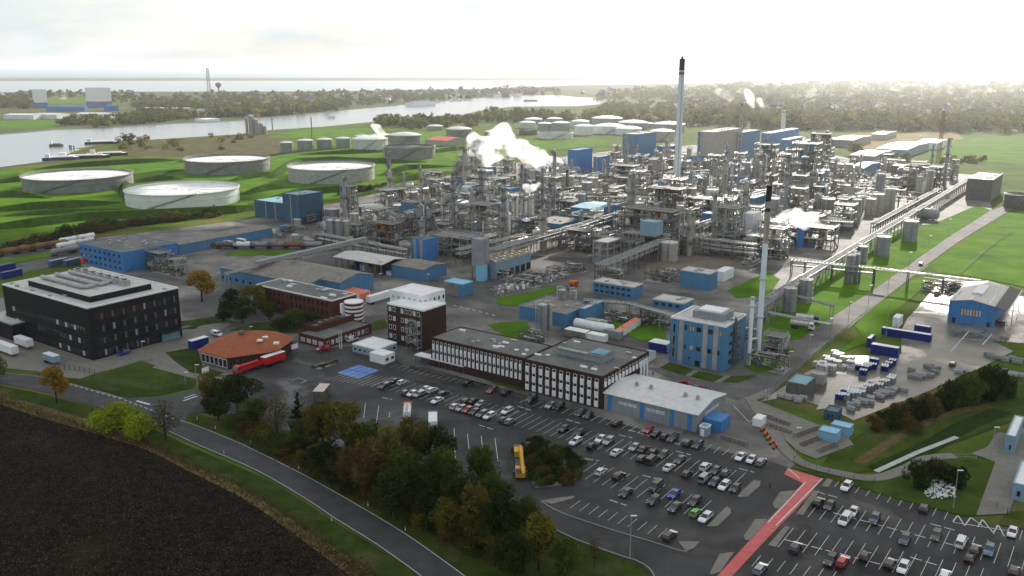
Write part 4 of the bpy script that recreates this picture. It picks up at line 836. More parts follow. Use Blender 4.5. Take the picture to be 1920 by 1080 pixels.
for px in ([(-60, 432), (60, 424), (150, 412), (235, 408), (330, 404), (440, 398), (490, 388)], [(-40, 398), (60, 392), (140, 388), (225, 380)], [(-60, 372), (30, 368), (90, 372)], [(-40, 345), (40, 340), (60, 330)], [(230, 345), (300, 338), (345, 336)], [(240, 376), (235, 352), (262, 335), (345, 318)],
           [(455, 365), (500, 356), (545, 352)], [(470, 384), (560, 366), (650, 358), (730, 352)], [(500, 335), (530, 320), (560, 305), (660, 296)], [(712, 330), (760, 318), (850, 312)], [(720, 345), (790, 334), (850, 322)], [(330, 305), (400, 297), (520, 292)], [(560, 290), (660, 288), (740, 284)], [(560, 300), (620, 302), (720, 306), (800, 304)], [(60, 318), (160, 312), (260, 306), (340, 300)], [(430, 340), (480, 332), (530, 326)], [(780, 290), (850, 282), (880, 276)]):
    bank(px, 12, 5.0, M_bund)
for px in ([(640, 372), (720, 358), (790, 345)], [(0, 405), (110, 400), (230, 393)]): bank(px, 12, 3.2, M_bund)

# ------------------------------------------------------------ chimneys and masts
def ring(mb, r0, r1, z, t=.25, n=20, m=0):
    A = [2 * pi * i / n for i in range(n)]
    vs = [(r * cos(a), r * sin(a), zz) for (r, zz) in ((r0, z), (r1, z), (r1, z + t), (r0, z + t)) for a in A]
    mb.add(vs, [(k * n + i, k * n + (i + 1) % n, ((k + 1) % 4) * n + (i + 1) % n, ((k + 1) % 4) * n + i) for k in range(4) for i in range(n)], m)
def tiers(o, r0, r1, H, segs, n=28):
    for nm, a, b, m in segs:
        mb = MB(); ra, rb = r0 + (r1 - r0) * a, r0 + (r1 - r0) * b; mb.cyl(0, 0, a * H, b * H, ra, rb, n); mb.build(nm, m, o)
H1 = hgt(353, 110); o = thing('tall_chimney', 'tallest chimney, pale blue grey with black top band, among the process units', 'chimney', G(1268.5, 353))
tiers(o, 2.75, 2.3, H1, (('shaft', 0, .884, M_chim), ('black_band', .884, .899, M_blk2), ('white_band', .899, .916, M_chim), ('black_cap', .916, 1.0, M_blk2)))
mb = MB(); ring(mb, 2.3, 3.3, H1 * .915); ring(mb, 2.3, 3.3, H1 * .88); mb.build('walkway', M_dsteel, o)
mb = MB(); mb.cyl(0, 0, H1, H1 + 1.8, .9, n=12); mb.build('flue_tip', M_blk2, o)
mb = MB(); mb.beam((0, -2.85, 0), (0, -2.4, H1 * .92), .35); mb.build('ladder', M_steel, o)
mb = MB(); [mb.cbox(2.8 * cos(a), 2.8 * sin(a), .5, 1.2, 1.2, 5, 0, a) for a in (-2.2, -1.5, -.8)]; mb.build('base_opening', M_dsteel, o)
H2 = hgt(674, 347); o = thing('slim_chimney', 'slim pale chimney with long black top beside the striped laboratory', 'chimney', G(1420, 674))
tiers(o, .92, .92, H2, (('shaft', 0, .68, M_chim), ('stained_section', .68, .855, M_stain), ('lower_black_band', .855, .875, M_blk2), ('tan_band', .875, .905, M_beige), ('black_cap', .905, 1.0, M_blk2)), 20)
for z in (.25, .47, .68, .905): mb = MB(); ring(mb, .92, 1.25, H2 * z, .3); mb.build('collar', M_steel, o)
mb = MB(); mb.beam((.2, 1.05, 0), (.2, 1.05, H2 * .97), .2); mb.build('ladder', M_dsteel, o)
H3 = hgt(685, 562); o = thing('boiler_stack', 'short white stack standing left of the slim black topped chimney', 'chimney', G(1403, 685))
tiers(o, .68, .68, H3, (('shaft', 0, 1, M_chim),), 16)
mb = MB(); mb.cyl(0, 0, H3, H3 + 1.0, .95, .75, 12); mb.build('rain_cap', M_steel, o)
mb = MB(); ring(mb, .68, 1.2, H3 * .9, .3); mb.build('collar', M_steel, o)
mb = MB(); mb.tube([(.3, .3, H3 * .4), (3, 1.4, H3 * .4), (3.4, 2.2, 1)], .4, 6); mb.build('flue_pipe', M_alu, o)
def lattice(name, label, px, yb, yt, w, m, cat='mast', taper=.4, rings=0, mtop=None):
    H = hgt(yb, yt); o = thing(name, label, cat, G(px, yb)); mb = MB(); n = max(6, int(H / (w * 2.2)))
    C = lambda t, k: ((1 - taper * t) * w / 2 * (1, 1, -1, -1)[k], (1 - taper * t) * w / 2 * (1, -1, -1, 1)[k], t * H)
    for k in range(4): mb.beam(C(0, k), C(1, k), w * .10)
    for i in range(n):
        for k in range(4): mb.beam(C(i / n, k), C((i + 1) / n, (k + 1) % 4), w * .07); mb.beam(C((i + 1) / n, k), C((i + 1) / n, (k + 1) % 4), w * .07)
    mb.build('lattice', m, o)
    mb = MB(); mb.cyl(0, 0, H, H * 1.02 + 1, w * .3, n=8); mb.build('mast_head', mtop or m, o)
    mb = MB(); mb.cbox(0, 0, 0, w * 1.6, w * 1.6, .6); mb.build('footing', M_conc, o)
    return o
lattice('lattice_mast', 'red and white lattice mast before the bright green meadow on right', 1757, 322, 210, 3.0, M_rust, mtop=M_red)
lattice('lattice_flare', 'thin lattice flare stack right of the tall white chimney', 1385, 305, 198, 3.4, M_beige, mtop=M_blk2)
lattice('lattice_crane', 'tall thin grey lattice mast across the river', 393, 182, 129, 9, M_gves)
o = thing('water_tower', 'mushroom shaped water tower beyond the river trees', 'tower', G(411, 181)); HW = hgt(181, 155)
mb = MB(); mb.cyl(0, 0, 0, HW * .75, 4, 3, 12); mb.build('shaft', M_beige, o); mb = MB(); mb.lathe(0, 0, [(3, HW * .62), (9, HW * .8), (9, HW * .93), (5, HW), (.1, HW * 1.02)], 16); mb.build('tank', M_rust, o)
for px, yb, yt, w, m, lb in ((585, 258, 220, 1.6, M_dsteel, 'leaning dark pole in meadow by the river'), (511, 243, 222, 1.6, M_dsteel, 'short dark pole on the river bank'), (1017, 226, 196, 1.2, M_gves, 'thin mast rising from the riverside wood'), (1467, 252, 208, 7, M_chim, 'white rear stack behind the blue rear box'), (1402, 262, 228, 4, M_chim, 'slim white stack with dark cap between rear blue halls'), (1190, 322, 275, 1.2, M_gves, 'thin grey vent pole left of the tall chimney'), (1017, 357, 322, 3.6, M_chim, 'white stack under the biggest steam cloud'), (1063, 372, 318, 2.4, M_dsteel, 'dark vent stack right of the white steaming stack'), (1382, 372, 308, 2, M_gves, 'grey vent stack behind the blue cooling house'), (1100, 340, 316, 2, M_rust, 'small brown stack before striped hall'), (1310, 330, 300, 1.6, M_steel, 'short steel vent right of the tall chimney'), (1443, 330, 268, 1.8, M_dsteel, 'dark vent pole behind the cooling house')):
    o = thing('vent_stack', lb, 'stack', G(px, yb)); H = hgt(yb, yt); mb = MB(); mb.cyl(0, 0, 0, H * .94, w / 2, w / 2 * .85, 12); mb.build('shaft', m, o); mb = MB(); mb.cyl(0, 0, H * .94, H, w * .47, n=12); mb.build('cap', M_blk2, o)
    mb = MB(); ring(mb, w * .45, w * .45 + .8, H * .8, .25, 12); mb.build('walkway', M_dsteel, o)

# ------------------------------------------------------------ process plant pieces
def column(looks, px, yb, yt, wpx, m, plats=4, legs=False, off=0, cap=True, label=None, xy=None):
    H = hgt(yb, yt); r = max(.45, wpx / 2 / ppm(yb)); o = thing('process_column', label, 'column', xy or G(px, yb), GA)
    if not label and looks: auto(o, looks, px, (yb + yt) / 2)
    mb = MB(); z0 = 0
    if legs:
        z0 = H * .18
        for a in (.8, 2.4, 3.9, 5.5): mb.beam((r * .85 * cos(a), r * .85 * sin(a), 0), (r * .85 * cos(a), r * .85 * sin(a), z0 + 1), .35)
        mb.cyl(0, 0, z0 - r * .0, z0 + .2, r * 1.02, n=16); mb.build('leg_frame', M_dsteel, o)
    mb = MB()
    if r > 1.2: mb.cyl(0, 0, z0, H * .55, r, n=18); mb.vessel(0, 0, H * .55, H, r * .86 if not legs else r, 18)
    else: mb.vessel(0, 0, z0, H, r, 14)
    mb.build('shell', m, o)
    for k in range(plats):
        z = H * (.3 + .66 * k / max(1, plats - 1)) if plats > 1 else H * .9
        mb = MB(); a0 = rnd.random() * 6; R1 = r + 1.1; nn = 10; A = [a0 + 3.9 * i / nn for i in range(nn + 1)]
        vs = [(R1 * cos(a), R1 * sin(a), z) for a in A] + [(r * .9 * cos(a), r * .9 * sin(a), z) for a in A]
        mb.add(vs, [(i, i + 1, nn + 2 + i, nn + 1 + i) for i in range(nn)]); mb.add([(x, y, z - .2) for x, y, z in vs], [(i, nn + 1 + i, nn + 2 + i, i + 1) for i in range(nn)])
        mb.rail([(R1 * cos(a), R1 * sin(a)) for a in A], z, 1.2, close=False, w=.12); mb.build('platform', M_dsteel, o)
    mb = MB(); mb.beam((r + .35, 0, 0), (r + .35, 0, H), .12); mb.beam((r + .35, .5, 0), (r + .35, .5, H), .12)
    for k in range(int(H / 1.2)): mb.beam((r + .35, 0, k * 1.2), (r + .35, .5, k * 1.2), .09)
    mb.build('ladder', M_steel, o)
    mb = MB(); a = rnd.random() * 6; q = r + .5; mb.tube([(q * cos(a), q * sin(a), .5), (q * cos(a), q * sin(a), H * .98), (.3 * cos(a), .3 * sin(a), H + .9), (-.2 * cos(a), -.2 * sin(a), H - .2)], max(.16, r * .16), 7); mb.build('riser_pipe', M_alu, o)
    return o
def silo(looks, px, yb, yt, wpx, m, cone=True, legs=False, label=None):
    H = hgt(yb, yt); r = wpx / 2 / ppm(yb); o = thing('silo', label, 'silo', G(px, yb), GA)
    if not label and looks: auto(o, looks, px, (yb + yt) / 2)
    mb = MB(); z0 = 0
    if legs:
        z0 = H * .25; mb.lathe(0, 0, [(r * .2, z0 * .5), (r, z0)], 18)
        for a in (.6, 2.2, 3.7, 5.3): mb.beam((r * .92 * cos(a), r * .92 * sin(a), 0), (r * .92 * cos(a), r * .92 * sin(a), z0 + .5), .4)
    mb.cyl(0, 0, z0, H * .95, r, n=20); 
    for k in range(1, 5): ring(mb, r * .99, r + .12, z0 + (H - z0) * k / 5, .2, 20)
    mb.build('shell', m, o)
    mb = MB(); mb.lathe(0, 0, [(r + .08, H * .95), (r * .5, H * .985), (.01, H)] if cone else [(r + .08, H * .95), (r * .9, H * .97), (.01, H * .975)], 20); mb.build('roof', M_wroof if m is not M_dsteel else m, o)
    mb = MB(); mb.rail([(r * .97 * cos(2 * pi * i / 12), r * .97 * sin(2 * pi * i / 12)) for i in range(12)], H * .95, 1.1, w=.1); mb.build('railing', M_steel, o)
    mb = MB(); mb.beam((r * .3, -r - .3, 0), (r * .3, -r - .3, H), .1); mb.beam((r * .3 + .6, -r - .3, 0), (r * .3 + .6, -r - .3, H), .1)
    for k in range(int(H / 1.3)): mb.beam((r * .3, -r - .3, k * 1.3), (r * .3 + .6, -r - .3, k * 1.3), .08)
    mb.build('ladder', M_dsteel, o)
    mb = MB(); mb.tube([(0, 0, H * .97), (0, 0, H + 1), (-r * .8, -r - .5, H + 1), (-r * .8, -r - .5, .5)], .22, 6); mb.build('fill_pipe', M_alu, o)
    return o
def pipemess(mb, w, d, h, n, r0=.12, r1=.42, mats=3):
    for i in range(n):
        z = .5 + rnd.random() * h; r = r0 + (r1 - r0) * rnd.random() ** 2; m = rnd.randrange(mats)
        x, y = (rnd.random() - .5) * w, (rnd.random() - .5) * d; P = [(x, y, z)]
        for k in range(rnd.choice((1, 2, 3, 3))):
            ax = rnd.randrange(3)
            x0, y0, z0 = P[-1]
            if ax == 0: x0 = (rnd.random() - .5) * w
            elif ax == 1: y0 = (rnd.random() - .5) * d
            else: z0 = .4 + rnd.random() * h
            if hypot(x0 - P[-1][0], y0 - P[-1][1]) + abs(z0 - P[-1][2]) > .6: P.append((x0, y0, z0))
        if len(P) > 1: mb.tube(P, r, 5, m)
def frame(mb, w, d, h, nx, ny, nz, t=.32, brace=True, m=0):
    xs = [-w / 2 + w * i / nx for i in range(nx + 1)]; ys = [-d / 2 + d * i / ny for i in range(ny + 1)]
    for x in xs:
        for y in ys: mb.beam((x, y, 0), (x, y, h), t, m)
    for k in range(1, nz + 1):
        z = h * k / nz
        for x in xs: mb.beam((x, ys[0], z), (x, ys[-1], z), t * .8, m)
        for y in ys: mb.beam((xs[0], y, z), (xs[-1], y, z), t * .8, m)
        if brace:
            i = rnd.randrange(nx); mb.beam((xs[i], ys[0], z - h / nz), (xs[i + 1], ys[0], z), t * .6, m)
            i = rnd.randrange(ny); mb.beam((xs[-1], ys[i], z - h / nz), (xs[-1], ys[i + 1], z), t * .6, m)
def structure(name, w, d, h, floors, mv=None, dense=10, cat='process unit', roof=False):
    """steel frame with grating floors, vessels, pipework and a stair"""
    o = thing(name, None, cat, (0, 0, 0), GA)
    mb = MB(); frame(mb, w, d, h, max(1, round(w / 6)), max(1, round(d / 6)), floors); mb.build('frame', M_dsteel if rnd.random() < .6 else M_steel, o)
    for k in range(1, floors + 1):
        z = h * k / floors; mb = MB(); c = rnd.random() * .25
        mb.box(-w / 2 * (1 - c), w / 2, -d / 2, d / 2 * (1 - c * .6), z - .12, z + .02); mb.build('deck', M_grate, o)
        mb = MB(); mb.rail([(-w / 2, -d / 2), (w / 2, -d / 2), (w / 2, d / 2), (-w / 2, d / 2)], z, 1.1, w=.09); mb.build('railing', M_steel, o)
    fh = h / floors
    for k in range(floors):
        for q in range(max(1, int(w * d / 60))):
            mb = MB(); x, y = (rnd.random() - .5) * w * .7, (rnd.random() - .5) * d * .7; z = k * fh + .1; r = .7 + rnd.random() * min(1.6, w * .14); t = rnd.random()
            if t < .5: mb.vessel(x, y, z + .6, z + min(fh * .95, 1.5 + r * 2.2), r, 12); mb.cyl(x, y, z, z + .7, r * .6, n=8)
            elif t < .85: mb.hcyl((x - r * 1.6, y, z + r + .4), (x + r * 1.6, y, z + r + .4), r * .8, 12); mb.cbox(x, y, z, r * 2, r, .6)
            else: mb.cbox(x, y, z, r * 2.2, r * 1.8, fh * .55)
            mb.build('vessel', mv or rnd.choice((M_alu, M_gves, M_beige, M_white, M_tanroof, M_steel, M_bpipe, M_rust)), o)
    mb = MB(); pipemess(mb, w * 1.1, d * 1.1, h * .98, dense * floors); mb.build('pipework', [M_alu, M_pipe, M_dsteel], o)['kind'] = 'stuff'
    mb = MB(); 
    for k in range(floors):
        s = 1 if k % 2 else -1; mb.poly([(w / 2 + .1, -s * d * .35, k * fh), (w / 2 + 1, -s * d * .35, k * fh), (w / 2 + 1, s * d * .35, (k + 1) * fh), (w / 2 + .1, s * d * .35, (k + 1) * fh)])
        mb.beam((w / 2 + 1, -s * d * .35, k * fh + 1), (w / 2 + 1, s * d * .35, (k + 1) * fh + 1), .08)
    mb.build('stair', M_steel, o)
    if roof: mb = MB(); mb.box(-w / 2 - .4, w / 2 + .4, -d / 2 - .4, d / 2 + .4, h + 2.6, h + 2.8); [mb.beam((sx * w / 2, sy * d / 2, h), (sx * w / 2, sy * d / 2, h + 2.6), .25) for sx in (-1, 1) for sy in (-1, 1)]; mb.build('roof', M_wroof, o)
    return o
def manifold(w, d, h, n):
    o = thing('pipe_manifold', None, 'pipework', (0, 0, 0), GA)
    mb = MB(); mb.box(-w / 2, w / 2, -d / 2, d / 2, 0, .25); mb.build('plinth', M_conc, o)
    mb = MB(); pipemess(mb, w, d, h, n, .12, .4); mb.build('pipework', [M_alu, M_pipe, M_dsteel], o)['kind'] = 'stuff'
    mb = MB(); frame(mb, w * .9, d * .6, h * .9, max(1, int(w / 4)), 1, 1, .22, False); mb.build('support_frame', M_dsteel, o)
    for k in range(3):
        mb = MB(); x, y = (rnd.random() - .5) * w * .8, (rnd.random() - .5) * d * .8; mb.cbox(x, y, .25, 1.6, .8, .5); mb.hcyl((x - .9, y, 1.1), (x + .9, y, 1.1), .45, 8); mb.build('pump', M_bpipe if k == 0 else M_gves, o)
    return o
def drum(L, r, z, m):
    o = thing('horizontal_vessel', None, 'vessel', (0, 0, 0), GA); mb = MB()
    prof = [(-L / 2 - r * .4, .01), (-L / 2 - r * .3, r * .6), (-L / 2, r), (L / 2, r), (L / 2 + r * .3, r * .6), (L / 2 + r * .4, .01)]; n = 16
    vs = [(x, q * cos(2 * pi * i / n), z + r + q * sin(2 * pi * i / n)) for x, q in prof for i in range(n)]
    mb.add(vs, [(j * n + i, j * n + (i + 1) % n, (j + 1) * n + (i + 1) % n, (j + 1) * n + i) for j in range(len(prof) - 1) for i in range(n)], 0, True); mb.build('shell', m, o)
    for s in (-.3, .3): mb = MB(); mb.cbox(s * L, 0, 0, .6, r * 1.5, z + r * .7); mb.build('saddle', M_conc, o)
    mb = MB(); [mb.cyl(s * L, 0, z + 2 * r - .1, z + 2 * r + .7, .3, n=8) for s in (-.2, .15)]; mb.tube([(-.2 * L, 0, z + 2 * r + .6), (.15 * L, 0, z + 2 * r + .6), (.15 * L, r + 1, z + 2 * r + .6), (.15 * L, r + 1, .4)], .18, 6); mb.build('pipework', M_alu, o)
    return o
def cooler(w, d, h, fans):
    o = thing('air_cooler', None, 'cooler', (0, 0, 0), GA); mb = MB(); frame(mb, w, d, h, max(1, fans), 1, 1, .25); mb.build('leg_frame', M_steel, o)
    mb = MB(); mb.box(-w / 2, w / 2, -d / 2, d / 2, h, h + 1.2); mb.build('casing', M_gves, o)
    for i in range(fans): mb = MB(); mb.cyl(-w / 2 + (i + .5) * w / fans, 0, h + 1.2, h + 1.9, min(w / fans, d) * .42, n=12, m=0, mt=1); mb.build('fan', [M_steel, M_blk2], o)
    return o
def rack(looks, a, b, w, h, levels=2, pipes=9, m=None, label=None, bright=False, step=6.0, box=False):
    A, B = G(*a, h), G(*b, h); L = hypot(B[0] - A[0], B[1] - A[1]); ang = atan2(B[1] - A[1], B[0] - A[0])
    o = thing('pipe_rack', label, 'pipe rack', (*A, 0), ang)
    if not label: auto(o, looks, (a[0] + b[0]) / 2, (a[1] + b[1]) / 2)
    n = min(60, max(1, int(L / step)))
    for i in range(n + 1):
        x = L * i / n; mb = MB()
        for s in (-1, 1): mb.beam((x, s * w / 2, 0), (x, s * w / 2, h + .6), .34)
        for k in range(levels): z = h - k * 2.2; mb.beam((x, -w / 2 - .3, z), (x, w / 2 + .3, z), .3)
        mb.build('trestle', M_conc if bright else M_dsteel, o)
    for k in range(levels):
        for j in range(pipes):
            y = -w / 2 + .25 + (w - .5) * (j + rnd.random() * .5) / pipes; r = rnd.choice((.12, .16, .22, .3)); z = h - k * 2.2 + r + .15; mb = MB()
            x0 = 0 if rnd.random() < .7 else L * rnd.random() * .3; x1 = L if rnd.random() < .7 else L * (.7 + .3 * rnd.random())
            P = [(x0, y, z)]
            if rnd.random() < .5 and L > 40: q = x0 + (x1 - x0) * (.3 + .4 * rnd.random()); P += [(q, y, z), (q, y, z + .9), (q + 3, y, z + .9), (q + 3, y, z)]
            P.append((x1, y, z)); mb.tube(P, r, 6); mb.build('pipe', rnd.choice((M_alu, M_alu, M_pipe, M_steel, M_gves)), o)
    mb = MB()
    for i in range(int(L / 1.6)): mb.beam((i * 1.6, -w / 2 - .1, h + .75), (i * 1.6, w / 2 + .1, h + .75), .22)
    for s in (-1, 1): mb.beam((0, s * w / 2, h + .7), (L, s * w / 2, h + .7), .22)
    mb.build('walkway', M_steel, o)
    if box: mb = MB(); mb.box(0, L, -w / 2, w / 2, h + .9, h + 2.3); mb.build('conveyor_cover', M_gves, o)
    return o

# hand placed: silos, columns, towers
for px, yb, yt, w, m in ((620, 460, 410, 14, M_gves), (634, 459, 411, 14, M_gves), (649, 456, 412, 15, M_beige), (666, 440, 398, 18, M_beige), (624, 415, 390, 27, M_gves), (1017, 620, 568, 18, M_gves), (1030, 618, 568, 10, M_beige), (1054, 585, 541, 14, M_gves), (1076, 580, 543, 10, M_alu)):
    silo('grey silo' if m is M_gves else 'beige silo' if m is M_beige else 'silver silo', px, yb, yt, w, m)
silo('', 1705, 453, 412, 27, M_gves, label='fat ribbed grey silo on grass beside the service road')
silo('', 1654, 480, 441, 26, M_gves, label='grey silo between pipe rack and road, next to ribbed silo')
silo('', 1616, 492, 460, 18, M_gves, label='narrow grey silo hidden partly behind the long pipe rack')
silo('', 1592, 530, 476, 16, M_gves, label='tall slim grey silo, left one of pair by cross rack')
silo('', 1602, 528, 474, 13, M_gves, label='tall slim grey silo, right one of pair by cross rack')
silo('', 1479, 584, 537, 24, M_gves, label='grey silo standing on lawn right of the slim chimney')
silo('', 1509, 567, 521, 26, M_gves, label='broad grey silo behind the one on the chimney lawn')
for px, yb, yt, w, m in ((1552, 398, 371, 24, M_beige), (1589, 399, 367, 24, M_beige), (1612, 396, 366, 14, M_beige), (1631, 402, 371, 18, M_beige), (1645, 396, 362, 22, M_beige), (1667, 393, 352, 19, M_beige), (1600, 378, 350, 14, M_beige), (1578, 372, 348, 14, M_beige), (1573, 338, 306, 14, M_beige), (1590, 336, 306, 16, M_beige), (1606, 340, 310, 10, M_beige)):
    silo('beige silo', px, yb, yt, w, m, cone=rnd.random() < .5)
for px, yb, yt, w, m in ((696, 413, 384, 47, M_beige), (829, 436, 411, 27, M_beige), (832, 410, 394, 25, M_beige), (748, 402, 383, 22, M_beige), (1397, 346, 303, 17, M_gves), (1418, 322, 298, 17, M_beige), (1067, 369, 328, 19, M_beige), (1100, 378, 340, 20, M_gves), (1042, 396, 364, 24, M_gves), (910, 345, 318, 30, M_gves), (870, 420, 398, 18, M_beige), (1455, 320, 302, 20, M_beige)):
    silo(('beige' if m is M_beige else 'grey') + ' round tank', px, yb, yt, w, m, cone=rnd.random() < .6)
column('slim pale column', 705, 460, 404, 8, M_alu, 3); column('square grey column tower', 733, 456, 408, 14, M_gves, 3); column('thick dark column tower', 720, 455, 406, 11, M_dsteel, 4)
column('', 788, 447, 384, 15, M_gves, 5, label='dark ringed column tower rising behind the striped blue box'); column('', 803, 446, 390, 11, M_gves, 3, label='smooth grey column right of the dark ringed tower')
column('', 850, 433, 322, 8, M_gves, 6, label='very tall dark process column, left one of tall pair'); column('', 903, 428, 318, 10, M_gves, 7, label='very tall process column with arms, right one of tall pair')
column('tall thin column', 885, 420, 355, 5, M_beige, 3); column('tall thin column', 914, 422, 370, 6, M_alu, 3)
for i, (px, w) in enumerate(((952, 6), (962, 7), (970, 6), (978, 6), (986, 6), (992, 6), (998, 5))): column('slender silver tube column', px, 433 - (i % 2) * 2, 362 + (i * 5) % 7, w, M_alu, 1)
column('', 1178, 424, 326, 6, M_beige, 5, label='tall beige column, left of the close twin pair before the tall chimney'); column('', 1186, 423, 324, 6, M_gves, 5, label='tall grey column, right of the close twin pair before the tall chimney')
for px, yb, yt, w, m in ((1172, 330, 268, 8, M_gves), (1132, 340, 300, 6, M_beige), (1215, 380, 335, 7, M_beige), (1240, 395, 340, 6, M_gves), (1300, 385, 335, 6, M_beige), (1320, 372, 330, 8, M_gves), (1345, 360, 315, 6, M_beige), (1433, 345, 292, 8, M_gves), (1448, 350, 300, 7, M_beige), (1412, 340, 292, 6, M_gves), (1520, 320, 250, 9, M_dsteel), (1548, 312, 246, 9, M_dsteel), (1538, 314, 252, 8, M_gves), (1497, 352, 290, 8, M_gves), (1475, 350, 296, 7, M_beige), (1365, 350, 312, 6, M_gves), (1140, 420, 375, 6, M_beige), (1090, 440, 395, 5, M_gves), (1000, 400, 362, 6, M_beige), (930, 395, 352, 6, M_gves), (860, 395, 350, 5, M_beige), (1290, 440, 395, 6, M_gves), (1350, 425, 385, 6, M_beige), (1530, 400, 362, 7, M_gves), (1232, 345, 300, 6, M_gves), (1205, 352, 310, 6, M_beige), (765, 440, 400, 7, M_gves), (940, 440, 405, 6, M_beige)):
    column({id(M_gves): 'grey', id(M_beige): 'beige', id(M_dsteel): 'dark'}[id(m)] + ' process column', px, yb, yt, w, m, rnd.choice((2, 3, 4)), legs=rnd.random() < .3)
# big steel structures
def put(o, looks, px, py, rot=None, label=None):
    o.location = (*G(px, py), 0); o.rotation_euler.z = GA if rot is None else rot
    if label: o['label'] = label
    else: auto(o, looks, px, py)
    return o
for px, py, w, d, h, fl, lb in ((1215, 472, 34, 14, 24, 5, 'long multi floor steel process structure behind the bare earth patch'), (905, 452, 16, 12, 22, 5, 'dark steel structure wrapped round the right tall column'), (1506, 372, 18, 16, 42, 8, 'tallest dark steel process tower right of the slim chimney'), (1475, 365, 12, 12, 32, 5, 'steel tower with white box, left of the tallest dark one'),
                               (720, 462, 22, 10, 14, 3, 'steel structure joining the silos left of the striped blue box'), (855, 478, 28, 14, 11, 3, 'low dense steel structure left of the paired bins'), (1535, 322, 16, 12, 36, 7, 'dark latticed process tower among the white far sheds'), (1340, 412, 24, 14, 14, 3, 'open steel structure left of the tall white box'), (1250, 408, 22, 14, 20, 4, 'steel structure at foot of the tall white chimney'), (1435, 322, 20, 14, 26, 5, 'steel structure before the striped rear hall'),
                               (1085, 470, 16, 10, 12, 3, 'rusty framed structure left of the concrete frame building'), (1520, 462, 26, 14, 12, 2, 'steel frame round the steaming blue box'), (1170, 350, 22, 14, 18, 4, 'steel frame before the wide banded blue hall'), (1010, 350, 20, 12, 14, 3, 'steel frame at the white steaming stack')):
    put(structure('steel_structure', w, d, h, fl, dense=14), '', px, py, None, lb)
o = thing('cooling_tank', 'square blue grey tank on the steel structure roof', 'tank', (*G(1221, 440, 24), 24), GA); mb = MB(); mb.box(-4, 4, -3.5, 3.5, 0, 6.5); mb.build('shell', M_pblue, o); mb = MB(); mb.rail([(-4, -3.5), (4, -3.5), (4, 3.5), (-4, 3.5)], 6.5); mb.build('railing', M_steel, o)
# pipe racks
rack('', (1440, 562), (1829, 329), 3.8, 7.5, 2, 6, label='long bright pipe rack running beside the service road', bright=True, step=9)
rack('', (1398, 592), (1510, 520), 4.5, 7.0, 2, 6, label='lower end of bright rack behind the slim chimney', bright=True, step=9)
rack('', (1485, 490), (1640, 505), 4.0, 8, 2, 6, label='pipe bridge from the plant to the tall slim silos')
rack('', (1640, 505), (1838, 529), 3.6, 8, 1, 7, label='pipe bridge crossing above the service road', step=14)
rack('', (1126, 499), (1322, 420), 6, 8.5, 2, 9, label='long grey pipe rack past the concrete frame building')
rack('', (1257, 441), (1420, 461), 6, 8.5, 3, 9, label='thick pipe rack between steel structure and tall white box')
rack('', (922, 470), (1096, 421), 6, 9, 2, 9, label='white striped pipe bridge behind the dotted roof hall', bright=True)
rack('', (480, 499), (686, 452), 2.6, 9, 1, 4, label='pale covered conveyor rising to the grey silos', bright=True, step=14, box=True)
rack('', (425, 515), (560, 484), 3, 8, 1, 5, label='thin pipe bridge over the blue gabled shed', bright=True, step=16)
rack('', (1095, 565), (1180, 571), 3, 6, 1, 6, label='silver pipe bridge from the pump house', bright=True, step=8); rack('', (1180, 571), (1275, 597), 3, 6, 1, 6, label='silver pipe bridge ending at the laboratory', bright=True, step=8)
rack('', (1125, 502), (1166, 508), 3, 7, 1, 7, label='short pipe bundle turning down before the long blue box', bright=True)
rack('', (1560, 575), (1448, 545), 2, 6, 1, 3, label='thin pipe bridge over the lawn by the broad silo', bright=True, step=16)
rack('', (1440, 588), (1556, 611), 2, 5, 1, 3, label='single thin pipe bridge over the lawn to the road', bright=True, step=18)
for a, b, w, h in (((860, 470), (990, 440), 5, 8), ((600, 440), (760, 470), 4, 7), ((1100, 370), (1260, 372), 5, 10), ((1270, 372), (1400, 378), 5, 9), ((1290, 395), (1460, 352), 5, 9), ((1400, 452), (1560, 358), 4, 8), ((930, 380), (1080, 350), 4, 8), ((1030, 440), (1190, 392), 5, 8), ((1440, 410), (1600, 418), 5, 7), ((1530, 345), (1690, 352), 4, 8), ((1570, 362), (1720, 372), 4, 8), ((760, 400), (860, 372), 4, 8), ((840, 360), (960, 330), 4, 8), ((1300, 425), (1400, 395), 4, 8), ((1180, 330), (1330, 320), 4, 9), ((1600, 345), (1740, 340), 3, 7), ((1640, 420), (1760, 355), 4, 6), ((640, 420), (740, 395), 3, 7)):
    rack('grey pipe rack', a, b, w, h, 2, 8)
